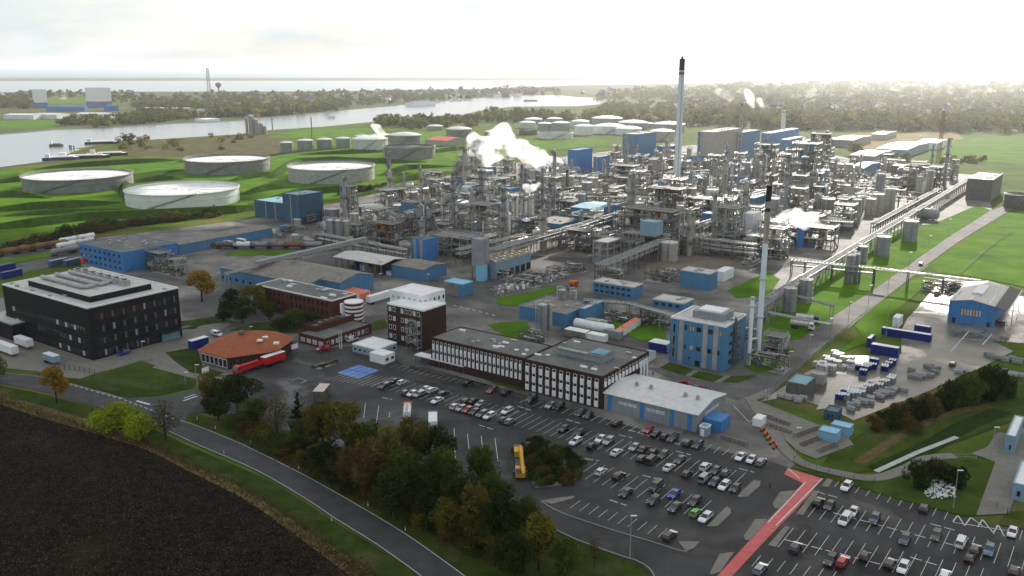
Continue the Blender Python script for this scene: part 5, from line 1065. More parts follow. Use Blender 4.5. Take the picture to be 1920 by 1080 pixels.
# filler: prototypes, then copies
PROT = {
 'pipe_manifold': [manifold(w, d, h, n) for w, d, h, n in ((14, 8, 4, 40), (10, 10, 6, 46), (18, 6, 3, 44), (9, 7, 8, 44), (12, 12, 5, 60))],
 'vessel_structure': [structure('vessel_structure', w, d, h, f, dense=12) for w, d, h, f in ((8, 8, 10, 3), (12, 7, 8, 2), (7, 7, 16, 4), (10, 10, 13, 3), (14, 9, 6, 2))],
 'horizontal_vessel': [drum(8, 1.4, 1.5, M_beige), drum(12, 1.8, 2, M_gves), drum(6, 1.2, 3, M_alu)],
 'process_column': [column('', 960, 500, 500 - a, b, m, c) for a, b, m, c in ((78, 7, M_gves, 4), (62, 9, M_beige, 3), (96, 7, M_gves, 5), (55, 6, M_alu, 2), (70, 12, M_beige, 4))],
 'silo': [silo('', 960, 500, 500 - a, b, m, c) for a, b, m, c in ((34, 26, M_beige, True), (46, 17, M_gves, False), (28, 30, M_twhite, True), (40, 14, M_beige, True))],
 'plant_hut': [(lambda b: (b.walls(mw), b.flat(mr, mr, .2, .3), b.win('L', -b.L * .7, .1, 2, 2.4, M_glass, M_dsteel, 'door'), b.o)[-1])(Bld('plant_hut', None, 'building', (960, 480), None, None, H=h, LD=ld)) for mw, mr, h, ld in ((M_blue2, M_pblue, 8, (11, 8)), (M_blue, M_lblue, 6, (14, 8)), (M_blue2, M_groof, 9, (8, 10)), (M_blue, M_tanroof, 7, (9, 9)), (M_gclad, M_gclad, 8, (6, 6)))],
 'air_cooler': [cooler(12, 6, 6, 3), cooler(8, 8, 4, 2)],
}
CLUT = {'process_column': 'upright process column', 'silo': 'upright round tank', 'plant_hut': 'small plant building', 'pipe_manifold': 'low tangle of grey pipes', 'vessel_structure': 'open steel frame with vessels', 'horizontal_vessel': 'horizontal pressure vessel', 'air_cooler': 'raised fan cooler'}
plot_px = [(610, 448), (700, 385), (800, 350), (880, 330), (980, 325), (1120, 305), (1290, 285), (1480, 275), (1600, 298), (1700, 322), (1790, 335), (1760, 362), (1640, 398), (1500, 470), (1420, 500), (1330, 470), (1250, 492), (1110, 480), (1000, 468), (930, 465), (840, 480), (700, 468)]
def inside(x, y, P):
    c = False; j = len(P) - 1
    for i in range(len(P)):
        if (P[i][1] > y) != (P[j][1] > y) and x < (P[j][0] - P[i][0]) * (y - P[i][1]) / (P[j][1] - P[i][1]) + P[i][0]: c = not c
        j = i
    return c
BL = []                                        # footprints already taken
for ob in list(COL.objects):
    if ob.parent is None and ob.type == 'EMPTY' and ob.get('category') in ('building', 'tower', 'tank', 'silo', 'column', 'chimney', 'stack', 'process unit'):
        cx, cy = ob.location.x, ob.location.y; R0 = 4
        for ch in ob.children:
            if ch.name.split('.')[0] in ('wall', 'shell', 'frame'):
                xs = [v.co for v in ch.data.vertices]; mx_ = [sum(v[k] for v in xs) / len(xs) for k in (0, 1)]
                R0 = max(R0, max(hypot(v[0] - mx_[0], v[1] - mx_[1]) for v in xs) * .85)
                a = ob.rotation_euler.z; cx, cy = ob.location.x + mx_[0] * cos(a) - mx_[1] * sin(a), ob.location.y + mx_[0] * sin(a) + mx_[1] * cos(a)
        BL.append((cx, cy, R0))
used = {k: [False] * len(v) for k, v in PROT.items()}; cnt = 0; FIL = []
for _ in range(14000):
    px, py = 600 + rnd.random() * 1190, 272 + rnd.random() * 225
    if not inside(px, py, plot_px): continue
    x, y = G(px, py)
    if rnd.random() > min(1, (py - 170) / 260) : continue
    if any(hypot(x - a, y - b) < r + 5 for a, b, r in BL) or any(hypot(x - a, y - b) < 9.6 for a, b in FIL): continue
    FIL.append((x, y)); kd = rnd.choices(list(PROT), (7, 5.5, 3, 3.2, 3, 1.5, 1.2))[0]; kd = 'pipe_manifold' if kd == 'plant_hut' and py > 425 else kd; i = rnd.randrange(len(PROT[kd])); pr = PROT[kd][i]; rot = GA + rnd.choice((0, pi / 2, pi, -pi / 2))
    o = pr if not used[kd][i] else dup(pr)
    used[kd][i] = True; o.location = (x, y, 0); o.rotation_euler.z = rot; s = .85 + rnd.random() * .5; o.scale = (s, s, s * (.8 + rnd.random() * .6)); o['group'] = {'pipe_manifold': 'pipe manifolds between the process units', 'vessel_structure': 'steel frames of the process plant', 'horizontal_vessel': 'horizontal vessels in the plant', 'process_column': 'upright columns in the plant', 'silo': 'round tanks in the plant', 'plant_hut': 'small buildings in the plant', 'air_cooler': 'fan coolers in the plant'}[kd]
    auto(o, CLUT[kd], px, py); cnt += 1
    if cnt > 560: break
for kd in PROT:
    for i, pr in enumerate(PROT[kd]):
        if not used[kd][i]:
            x, y = rnd.choice(FIL); 
            for c in list(pr.children): bpy.data.objects.remove(c)
            bpy.data.objects.remove(pr)
print('filler', cnt)
yard_px = [(490, 452), (560, 412), (612, 395), (618, 440), (600, 458)]
for i in range(18):
    for _ in range(60):
        px, py = 480 + rnd.random() * 140, 395 + rnd.random() * 65
        if inside(px, py, yard_px): break
    kd = rnd.choice(('pipe_manifold', 'vessel_structure', 'plant_hut', 'silo', 'horizontal_vessel')); i_ = next((q for q in range(len(PROT[kd])) if used[kd][q]), None)
    if i_ is None: continue
    o = dup(PROT[kd][i_], G(px, py), GA); s = .6 + rnd.random() * .4; o.scale = (s, s, s * .7); auto(o, CLUT[kd], px, py)
# loose equipment nearer the camera
for px, py, L_, r_, m, lb in ((1573, 432, 13, 3.3, M_gves, 'big grey horizontal tank on grass left of the long rack'), (1113, 623, 16, 1.9, M_white, 'white horizontal tank behind the office head block'), (1738, 412, 12, 3.5, M_gves, 'grey horizontal tank behind the fat ribbed silo')):
    o = drum(L_, r_, .6, m); o['label'] = lb; o.location = (*G(px, py), 0)
for px, py, lb in ((940, 522, 0), (1040, 590, 0), (1075, 600, 0), (1000, 640, 0), (1160, 602, 0), (1190, 606, 0), (1220, 605, 0), (1250, 612, 0), (985, 535, 0), (1010, 525, 0), (1045, 515, 0), (1080, 508, 0), (1230, 528, 0), (1255, 520, 0), (1440, 690, 0), (1442, 665, 0), (1400, 640, 0), (285, 500, 0), (310, 512, 0), (330, 495, 0), (1780, 540, 0), (1800, 548, 0), (1755, 545, 0), (1140, 525, 0), (1270, 530, 0)):
    o = manifold(10 + rnd.random() * 4, 5 + rnd.random() * 3, 3 + rnd.random() * 2, 36); put(o, 'ground level pipework skid', px, py)
o = put(structure('chimney_skid', 7, 6, 8, 2, dense=16), '', 1452, 668, None, 'dark machinery heap at foot of the slim chimney')
for px, py, w, d, h, lb in ((300, 505, 12, 7, 9, 'silver ducted scrubber unit on the blue workshop side'), (335, 515, 6, 6, 8, 'pale blue equipment box by blue workshop corner')):
    put(structure('scrubber_unit', w, d, h, 2, mv=M_steel, dense=20), '', px, py, None, lb)
# ------------------------------------------------------------ trees
def leafm(name, a, b, tr=0.35): return mat(name, a, 0.9, scale=0.45, col2=b, detail=6, translucent=tr, random_hue=0.18)
LF = {'green': leafm('leaf_green', (0.030, 0.050, 0.008), (0.095, 0.120, 0.020)), 'dark': leafm('leaf_dark', (0.014, 0.026, 0.007), (0.048, 0.066, 0.015)), 'olive': leafm('leaf_olive', (0.060, 0.064, 0.012), (0.19, 0.165, 0.026)),
      'yellow': leafm('leaf_yellow', (0.24, 0.145, 0.014), (0.44, 0.26, 0.025)), 'lime': leafm('leaf_lime', (0.13, 0.18, 0.010), (0.32, 0.35, 0.025)), 'brown': leafm('leaf_brown', (0.054, 0.040, 0.013), (0.135, 0.098, 0.030)), 'bare': leafm('leaf_sparse', (0.05, 0.045, 0.02), (0.11, 0.09, 0.036)),
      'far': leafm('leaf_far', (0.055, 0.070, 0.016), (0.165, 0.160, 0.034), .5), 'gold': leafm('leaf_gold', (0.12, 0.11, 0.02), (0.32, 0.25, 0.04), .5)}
M_bark = mat('bark', (0.035, 0.027, 0.02), 0.95, scale=2)
import numpy as np
NR = np.random.RandomState(11)
def leaves(mb, cx, cy, cz, rx, rz, n, size, clumps=14, ragged=.35, rg=None):
    a = NR.rand(clumps) * 2 * pi; t = NR.rand(clumps) * 2 - 1; q = np.sqrt(np.maximum(0, 1 - t * t)) * (.35 + .5 * NR.rand(clumps))
    C = np.stack([cx + rx * q * np.cos(a), cy + rx * q * np.sin(a), cz + rz * t * .72], 1); CR = .26 + ragged * NR.rand(clumps) * .6
    k = NR.randint(0, clumps, n); a = NR.rand(n) * 2 * pi; t = NR.rand(n) * 2 - 1; q = np.sqrt(1 - t * t); R_ = CR[k] * (.55 + .5 * NR.rand(n) ** .6)
    P = C[k] + np.stack([rx * R_ * q * np.cos(a), rx * R_ * q * np.sin(a), rz * R_ * t], 1); s = (size * (.5 + NR.rand(n)))[:, None]
    u = NR.randn(n, 3); v = NR.randn(n, 3); u = u / np.linalg.norm(u, axis=1, keepdims=True) * s; v = v / np.linalg.norm(v, axis=1, keepdims=True) * s * .7
    Q = np.stack([P - u, P + v, P + u, P - v], 1).reshape(-1, 3)
    mb.add([tuple(r) for r in Q.tolist()], [(o, o + 1, o + 2, o + 3) for o in range(0, 4 * n, 4)])
def trunk(mb, h, r, hc, rx, limbs=6):
    mb.lathe(0, 0, [(r * 1.35, 0), (r, h * .1), (r * .75, h * .5), (r * .3, h * .85)], 7)
    for i in range(limbs):
        a = rnd.random() * 6.28; z = h * (.25 + .4 * rnd.random()); q = rx * (.45 + .35 * rnd.random()); mb.tube([(0, 0, z), (q * .5 * cos(a), q * .5 * sin(a), z + h * .12), (q * cos(a), q * sin(a), z + h * (.25 + .1 * rnd.random()))], r * .28, 5)
def tree_proto(kind, h, rx, n, size, form='round', clumps=16):
    o = thing('bush' if form == 'bush' and h < 9 else 'tree', None, 'bush' if form == 'bush' and h < 9 else 'tree'); mb = MB(); trunk(mb, h * .9, h * .022, h * .6, rx, 8 if n > 800 else 3); mb.build('trunk', M_bark, o)
    mb = MB()
    if form == 'conifer':
        for k in range(9): t = k / 8; leaves(mb, 0, 0, h * (.12 + .84 * t), rx * (1 - t * .9), h * .08, int(n / 9 * (1.6 - 1.2 * t)), size, 6, .3)
    elif form == 'bush': leaves(mb, 0, 0, h * .45, rx, h * .5, n, size, clumps)
    elif form == 'tall': leaves(mb, 0, 0, h * .55, rx, h * .46, n, size, clumps, .3)
    else: leaves(mb, 0, 0, h * .60, rx, h * .40, n, size, clumps)
    mb.build('crown', LF[kind], o); return o
def plant(protos, px, yb, top=None, wpx=None, label=None, group=None, looks=None, where=None, xy=None):
    pr = protos if not isinstance(protos, list) else rnd.choice(protos)
    x, y = xy or G(px, yb); h0 = pr['h0']; r0 = pr['r0']
    H = hgt(yb, top) if top is not None else h0; Wd = (wpx / 2 / ppm(yb)) if wpx else r0 * H / h0
    if pr.get('used'): o = dup(pr)
    else: o = pr; pr['used'] = 1
    for k in ('label', 'group'):
        if k in o: del o[k]
    o.location = (x, y, 0); o.rotation_euler.z = rnd.random() * 6.28; o.scale = (Wd / r0, Wd / r0, H / h0)
    tag(o, label, None, group)
    if looks: auto(o, looks, px, yb)
    return o
def TP(kind, h, rx, n, size, form='round', clumps=16):
    o = tree_proto(kind, h, rx, n, size, form, clumps); o['h0'] = h; o['r0'] = rx; return o
near = {k: [TP(k, 12, 4.6, 3400, .30, 'round', 22) for _ in range(2)] for k in ('olive', 'green', 'dark', 'brown')}
near['bare'] = [TP('bare', 11, 4, 1100, .22, 'round', 26)]; near['conifer'] = [TP('dark', 11, 3.4, 2600, .28, 'conifer')]
near['yellow'] = [TP('yellow', 10, 4, 2600, .28)]; near['lime'] = [TP('lime', 6, 5, 3000, .26, 'bush', 22)]
shrub = {k: [TP(k, 5, 4.2, 2600, .27, 'bush', 20) for _ in range(2)] for k in ('green', 'dark', 'brown')}
bush = {k: [TP(k, 3, 2.2, 900, .18, 'bush', 12) for _ in range(2)] for k in ('green', 'dark', 'brown', 'olive')}
BG = 'trees of the belt beside the car park'
for k, px, yb, top, w, lb in (('yellow', 107, 757, 688, 52, 'yellow autumn tree beside the country road, front left'), ('lime', 218, 803, 752, 92, 'bright lime green bush on the field edge, bigger of two'), ('lime', 262, 820, 772, 70, 'lime green bush touching the thin roadside tree'), ('bare', 311, 826, 752, 66, 'thin half bare tree right of the lime bushes'),
    ('olive', -6, 712, 668, 40, 'olive tree cut by the left picture edge'), ('olive', 391, 757, 699, 44, 'olive shrub like tree at the side road corner'), ('dark', 446, 772, 700, 84, 'dark round tree right of the side road mouth'), ('dark', 410, 790, 728, 58, 'low dark tree in front of the dark round one'), ('bare', 520, 818, 742, 70, 'brown half bare tree in the belt left part'),
    ('conifer', 561, 803, 737, 40, 'small dark conifer beside the half bare tree'), ('olive', 606, 846, 752, 92, 'yellowish olive tree, brightest crown of the belt'), ('olive', 652, 866, 752, 96, 'large yellow olive tree right of the brightest one'), ('green', 575, 850, 790, 70, 'green tree below the small dark conifer'), ('green', 690, 868, 790, 64, 'green tree behind the thin crowned olive one'),
    ('brown', 690, 930, 825, 88, 'russet tree in the middle of the belt'), ('olive', 725, 905, 800, 72, 'olive tree with thin crown behind its neighbour'), ('brown', 655, 912, 838, 70, 'russet low tree left of the big russet one'), ('olive', 778, 885, 782, 74, 'olive tree in front of the parked orange truck'), ('green', 762, 940, 840, 76, 'green tree under the olive one by orange truck'),
    ('dark', 822, 905, 800, 66, 'dark tree in front of the blue and white truck'), ('dark', 800, 975, 862, 84, 'dark tall tree at the belt centre'), ('green', 836, 950, 838, 70, 'green tree right of the dark tall tree'), ('green', 907, 925, 834, 62, 'green tree standing apart near the yellow crane'), ('dark', 868, 990, 890, 86, 'dark broad tree below the tree standing apart'),
    ('olive', 890, 1020, 912, 84, 'olive tree over the lower road edge'), ('green', 930, 985, 890, 70, 'green tree at the lower belt bend'), ('dark', 945, 1040, 930, 84, 'dark tree near the bottom picture edge'), ('green', 990, 1002, 932, 54, 'green tree at the corner of the lower lawn'), ('olive', 1010, 1070, 968, 90, 'big olive tree at the bottom edge of picture'), ('dark', 965, 1095, 995, 80, 'dark tree cut by the bottom picture edge'),
    ('green', 1058, 1090, 1010, 60, 'green tree cut by bottom edge on the lawn'), ('bare', 1114, 1066, 1008, 36, 'little bare tree alone on the lower lawn'), ('dark', 740, 975, 880, 76, 'dark tree between the russet tree and the road'), ('olive', 838, 1012, 935, 66, 'olive bush like tree near the lower road'), ('dark', 615, 895, 830, 76, 'dark tree below the brightest crown'), ('green', 480, 800, 745, 56, 'green tree between dark round tree and bare tree')):
    plant(near[k], px, yb, top, w, lb, BG if px > 380 else None)
for i in range(80):                                     # undergrowth on the road side of the belt
    t = i / 79; x = 430 + t * 520; y = 820 + t * 255 + rnd.random() * 14 - (8 if t < .3 else 0); plant(bush[rnd.choice(('brown', 'dark', 'olive', 'green'))], x + rnd.random() * 26, y - 18, y - 18 - 16 - rnd.random() * 22, 32 + rnd.random() * 20, 'low undergrowth bush at the road side of the tree belt', 'undergrowth bushes of the tree belt')
hedge_px = [(995, 842), (1022, 838), (1040, 850), (1075, 868), (1088, 884), (1062, 905), (1005, 910)]
k = 0
while k < 62:
    x, y = 985 + rnd.random() * 110, 835 + rnd.random() * 78
    if inside(x, y, [(988, 838), (1020, 835), (1090, 875), (1086, 893), (1060, 910), (1002, 913)]):
        plant(bush[rnd.choice(('dark', 'dark', 'brown', 'green'))], x, y, y - 14 - rnd.random() * 13, 24 + rnd.random() * 12, 'small bush in the hedge island beside the yellow crane', 'bushes of the hedge island'); k += 1
for k, px, yb, top, w, lb in (('yellow', 379, 566, 508, 58, 'golden olive tree between blue workshop and brick block'), ('dark', 436, 590, 543, 52, 'dark tree left of the brick block'), ('olive', 478, 590, 534, 58, 'large olive tree hiding the brick block left end'), ('dark', 455, 606, 560, 46, 'dark low tree in the courtyard lawn'), ('green', 552, 614, 578, 46, 'round green tree before the brick block slit windows'), ('dark', 528, 622, 596, 40, 'dark bush like tree left of the round green one'), ('dark', 582, 612, 586, 34, 'dark low tree at the roof terrace wing'), ('green', 505, 600, 566, 36, 'green tree close to the brick wall'),
    ('dark', 420, 606, 570, 36, 'dark tree behind the white parked van')):
    plant(near[k], px, yb, top, w, lb, 'trees of the courtyard')
for k, px, yb, top, w, lb in (('dark', 1665, 800, 762, 50, 'dark bush at left end of the yard hedge'), ('brown', 1690, 792, 752, 52, 'brownish bush second along the yard hedge'), ('dark', 1716, 790, 742, 50, 'dark round bush at the middle of the yard hedge'), ('brown', 1742, 780, 735, 52, 'brown leafed bush right of the dark round one'), ('dark', 1776, 768, 712, 62, 'big dark bush of the yard hedge'), ('green', 1812, 756, 698, 75, 'green leafy shrub at the yard corner'), ('dark', 1852, 748, 684, 75, 'dark leafy shrub at right end of the yard hedge'), ('green', 1882, 745, 702, 52, 'green bush beyond the right end of yard hedge'),
    ('dark', 1722, 915, 862, 52, 'dark bush left of the white rubbish heap'), ('dark', 1752, 905, 858, 59, 'dark bush behind the white rubbish heap'), ('dark', 1788, 912, 868, 46, 'dark bush right of the white rubbish heap'), ('brown', 1640, 808, 780, 46, 'low brown bush by the pale blue containers'), ('brown', 1708, 812, 784, 50, 'low brown bush on the meadow side of hedge')):
    plant(shrub[k], px, yb, top, w, lb)
# hedges round the tank farm
for a, b, n, h, w in (((55, 463), (222, 424), 22, 22, 34), ((225, 424), (345, 408), 14, 16, 30), ((0, 472), (60, 462), 8, 16, 28), ((640, 362), (742, 354), 14, 13, 22), ((280, 418), (420, 402), 14, 12, 22)):
    for i in range(n):
        t = (i + rnd.random() * .6) / n; x, y = a[0] + (b[0] - a[0]) * t, a[1] + (b[1] - a[1]) * t + rnd.random() * 4; plant(bush[rnd.choice(('brown', 'dark', 'olive', 'green'))], x, y, y - h * (.7 + .6 * rnd.random()), w * (.8 + .5 * rnd.random()), 'scrubby bush in the hedge along the tank farm edge', 'hedge bushes along the tank farm')
# far trees
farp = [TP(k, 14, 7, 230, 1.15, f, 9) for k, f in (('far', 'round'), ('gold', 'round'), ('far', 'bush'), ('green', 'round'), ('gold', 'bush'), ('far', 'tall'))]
def band(n, poly, hr, wr, label, group, pr=farp):
    x0, x1 = min(p[0] for p in poly), max(p[0] for p in poly); y0, y1 = min(p[1] for p in poly), max(p[1] for p in poly); k = 0
    while k < n:
        x, y = x0 + rnd.random() * (x1 - x0), y0 + rnd.random() * (y1 - y0)
        if inside(x, y, poly): plant(pr, x, y, y - hr[0] - rnd.random() * (hr[1] - hr[0]), wr[0] + rnd.random() * (wr[1] - wr[0]), label, group); k += 1
band(30, [(360, 222), (370, 212), (640, 204), (660, 206), (480, 221)], (13, 19), (15, 22), 'leafy tree in the row along the opposite river bank', 'trees on the opposite river bank')
band(26, [(112, 236), (125, 228), (310, 222), (370, 214), (375, 224), (300, 230), (190, 240)], (9, 14), (14, 22), 'bushy tree on the far bank before the white halls', 'far bank bushes before the white halls')
band(22, [(690, 238), (720, 226), (900, 228), (895, 240), (760, 245)], (9, 17), (14, 22), 'tree in the small wood between river and tank farm', 'trees of the riverside wood')
band(26, [(890, 228), (910, 218), (1080, 222), (1290, 228), (1290, 236), (1000, 228)], (12, 22), (20, 32), 'tree in the wood behind the white roofed tanks', 'trees behind the tank rows')
band(48, [(1280, 236), (1290, 226), (1500, 232), (1920, 240), (1960, 250), (1700, 248), (1480, 246)], (16, 34), (24, 42), 'rounded autumn tree in the long treeline on the right', 'trees of the long treeline')
band(9, [(212, 270), (230, 258), (300, 262), (295, 272)], (7, 14), (14, 22), 'bush on the small headland in the river', 'headland bushes')
band(9, [(1640, 300), (1690, 296), (1720, 304), (1650, 306)], (8, 16), (16, 24), 'bushy tree left of the far lattice mast', 'bushy trees by the mast')
band(12, [(1765, 303), (1850, 300), (1855, 306), (1765, 308)], (8, 13), (14, 20), 'bush in the dark hedge across the right meadow', 'bushes of the meadow hedge')
band(26, [(215, 280), (260, 262), (500, 252), (540, 262), (500, 280), (300, 290)], (5, 12), (12, 24), 'scrubby bush on the river bank behind the oil tanks', 'scrub on the near river bank', [farp[2], farp[4]])
plant(farp[0], 1607, 292, 268, 40, 'lone dark tree among the white far sheds')
plant(farp[3], 1745, 335, 322, 18, 'small tree near foot of the lattice mast'); plant(farp[2], 1620, 345, 335, 22, 'bush between the right hand silos')
# the distant woods that read as one mass
mb = MB(); rg = random.Random(3)
def wood(poly, n, h, w):
    x0, x1 = min(p[0] for p in poly), max(p[0] for p in poly); y0, y1 = min(p[1] for p in poly), max(p[1] for p in poly); k = 0
    while k < n:
        x, y = x0 + rg.random() * (x1 - x0), y0 + rg.random() * (y1 - y0)
        if inside(x, y, poly):
            X, Y = G(x, y); hh = h * (.6 + .8 * rg.random()); ww = w * (.7 + .8 * rg.random()); leaves(mb, X, Y, hh * .5, ww, hh * .5, 60, 1.5 + Y / 1700, 5, .5, rg); k += 1
wood([(200, 190), (215, 182), (480, 176), (900, 170), (960, 176), (900, 184), (640, 202), (480, 214), (370, 214), (300, 205)], 430, 14, 11)
wood([(0, 205), (0, 188), (50, 190), (60, 205)], 40, 13, 11); wood([(255, 220), (250, 196), (380, 194), (380, 214)], 90, 12, 10); wood([(-40, 192), (-40, 178), (80, 176), (270, 176), (270, 182), (60, 184)], 90, 12, 12)
wood([(880, 182), (900, 172), (1000, 166), (1050, 172), (990, 178)], 60, 16, 16)
wood([(1100, 222), (1130, 200), (1300, 190), (1500, 196), (1940, 205), (1940, 240), (1500, 230), (1290, 226)], 520, 14, 12)
wood([(1100, 190), (1150, 176), (1400, 158), (1940, 152), (1940, 206), (1400, 196)], 620, 18, 22)
wood([(1275, 236), (1290, 224), (1500, 226), (1960, 232), (1980, 250), (1700, 247), (1480, 245)], 420, 19, 10); wood([(880, 232), (905, 216), (1085, 220), (1290, 226), (1290, 236), (1000, 229)], 150, 15, 8); wood([(370, 222), (378, 208), (640, 200), (655, 205), (480, 221)], 170, 15, 8); wood([(690, 240), (715, 226), (895, 226), (890, 238)], 90, 12, 7); wood([(112, 236), (130, 226), (310, 222), (368, 216), (300, 231)], 90, 10, 8)
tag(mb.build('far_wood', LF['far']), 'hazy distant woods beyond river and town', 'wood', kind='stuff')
# dry weeds on field margin and verges, stubble on the soil
mb = MB(); P = [G(*p) for p in smooth_line(field_edge, 6)]
for i in range(5200):
    j = rnd.randrange(len(P) - 1); t = rnd.random(); x = P[j][0] + (P[j + 1][0] - P[j][0]) * t + rnd.gauss(0, 1.4); y = P[j][1] + (P[j + 1][1] - P[j][1]) * t + rnd.gauss(0, 1.2); h = .25 + rnd.random() * .8; a = rnd.random() * 6.28; c, s = cos(a) * .16, sin(a) * .16; q = (rnd.random() - .5) * .4
    mb.poly([(x - c, y - s, .1), (x + c, y + s, .1), (x + q + c * .3, y + s * .3, h)])
for i in range(3000):
    t = rnd.random(); px = 430 + t * 480; py = 822 + t * 235 - 10; x, y = G(px + rnd.gauss(0, 5), py + rnd.gauss(0, 5)); h = .3 + rnd.random() * .9; a = rnd.random() * 6.28; c, s = cos(a) * .16, sin(a) * .16
    mb.poly([(x - c, y - s, .1), (x + c, y + s, .1), (x + .2, y, h)])
tag(mb.build('dry_weeds', leafm('dry_weed', (0.075, 0.055, 0.025), (0.17, 0.12, 0.06))), 'dry brown weeds along the field edge and the road', 'weeds', kind='stuff')
mb = MB(); fpoly = [(0, 760), (237, 832), (480, 945), (680, 1085), (-40, 1085), (-40, 760)]; k = 0
while k < 7000:
    px, py = -30 + rnd.random() * 710, 755 + rnd.random() * 330
    if inside(px, py, fpoly) and rnd.random() < .35 + .65 * (sin(px * .02) * cos(py * .03) * .5 + .5):
        x, y = G(px, py); h = .06 + rnd.random() * .16; a = rnd.random() * 6.28; l = .1 + rnd.random() * .22; mb.poly([(x, y, .11), (x + l * cos(a), y + l * sin(a), .12 + h * rnd.random()), (x + l * cos(a) + .06, y + l * sin(a) + .06, .14 + h), (x + .05, y + .05, .12 + h)]); k += 1
tag(mb.build('straw_stubble', mat('straw', (0.06, 0.045, 0.025), 0.9, scale=2, col2=(0.17, 0.13, 0.08))), 'scattered pale straw on the ploughed field', 'stubble', kind='stuff')
# soil clods: a rough relief of the field
mb = MB(); k = 0
while k < 9000:
    px, py = -30 + rnd.random() * 710, 755 + rnd.random() * 330
    if inside(px, py, fpoly):
        x, y = G(px, py); r = .12 + rnd.random() * .26; h = r * (.5 + rnd.random() * .5); a = rnd.random() * 6.28; pts = [(x + r * cos(a + q), y + r * sin(a + q) * .7, .09) for q in (0, 2.1, 4.2)]; top = (x + r * .2, y, .1 + h)
        mb.add(pts + [top], [(0, 1, 3), (1, 2, 3), (2, 0, 3)]); k += 1
tag(mb.build('soil_clods', M_soil), 'dark clods of ploughed earth', 'soil', kind='stuff')
# ------------------------------------------------------------ cars
def paint(name, c, metal=.1):
    m = mat('paint_' + name, c, .25, var=.03, spec=.6, metal=metal); b = m.node_tree.nodes['Principled BSDF']; b.inputs['Coat Weight'].default_value = 1; b.inputs['Coat Roughness'].default_value = .05; b.inputs['Coat IOR'].default_value = 1.5; return m
PC = {'white': paint('white', (.70, .70, .70)), 'silver': paint('silver', (.34, .36, .38), .5), 'grey': paint('grey', (.11, .115, .12), .4), 'dark grey': paint('dark_grey', (.038, .040, .043), .3), 'black': paint('black', (.009, .009, .0095)), 'navy': paint('navy', (.012, .02, .055), .2), 'blue': paint('blue', (.015, .05, .34), .2), 'red': paint('red', (.40, .012, .02)), 'dark red': paint('dark_red', (.16, .01, .014)), 'green': paint('green', (.10, .36, .05)), 'teal': paint('teal', (.02, .10, .17), .2)}
M_cglass = mat('car_glass', (.010, .012, .014), .05, spec=.8); M_lamp = mat('head_lamp', (.6, .6, .58), .2); M_tail = mat('tail_lamp', (.35, .01, .01), .3); M_rim = mat('wheel_rim', (.35, .35, .36), .35, metal=.7)
SH = {'hatchback': (4.1, 1.76, 1.46, [(-2.05, .35), (-2.03, .95), (-1.6, 1.0), (1.0, .96), (1.95, .74), (2.05, .4)], [(-1.95, .98), (-1.45, 1.44), (.1, 1.46), (1.05, .96)]),
      'saloon': (4.6, 1.8, 1.42, [(-2.3, .38), (-2.27, .95), (-1.5, 1.0), (1.1, .95), (2.15, .74), (2.3, .4)], [(-1.75, .99), (-.95, 1.40), (.2, 1.42), (1.15, .95)]),
      'estate': (4.6, 1.82, 1.5, [(-2.3, .38), (-2.28, 1.0), (-1.6, 1.03), (1.1, .97), (2.15, .78), (2.3, .4)], [(-2.2, 1.0), (-1.9, 1.46), (.15, 1.5), (1.15, .97)]),
      'off-roader': (4.5, 1.9, 1.72, [(-2.2, .45), (-2.2, 1.12), (-1.6, 1.15), (1.1, 1.12), (2.1, .95), (2.25, .5)], [(-2.15, 1.12), (-1.8, 1.68), (.2, 1.72), (1.1, 1.12)]),
      'van': (5.0, 1.95, 1.98, [(-2.5, .42), (-2.5, 1.15), (-1.6, 1.2), (1.6, 1.15), (2.35, .95), (2.5, .45)], [(-2.48, 1.15), (-2.3, 1.95), (.9, 1.98), (1.75, 1.12)])}
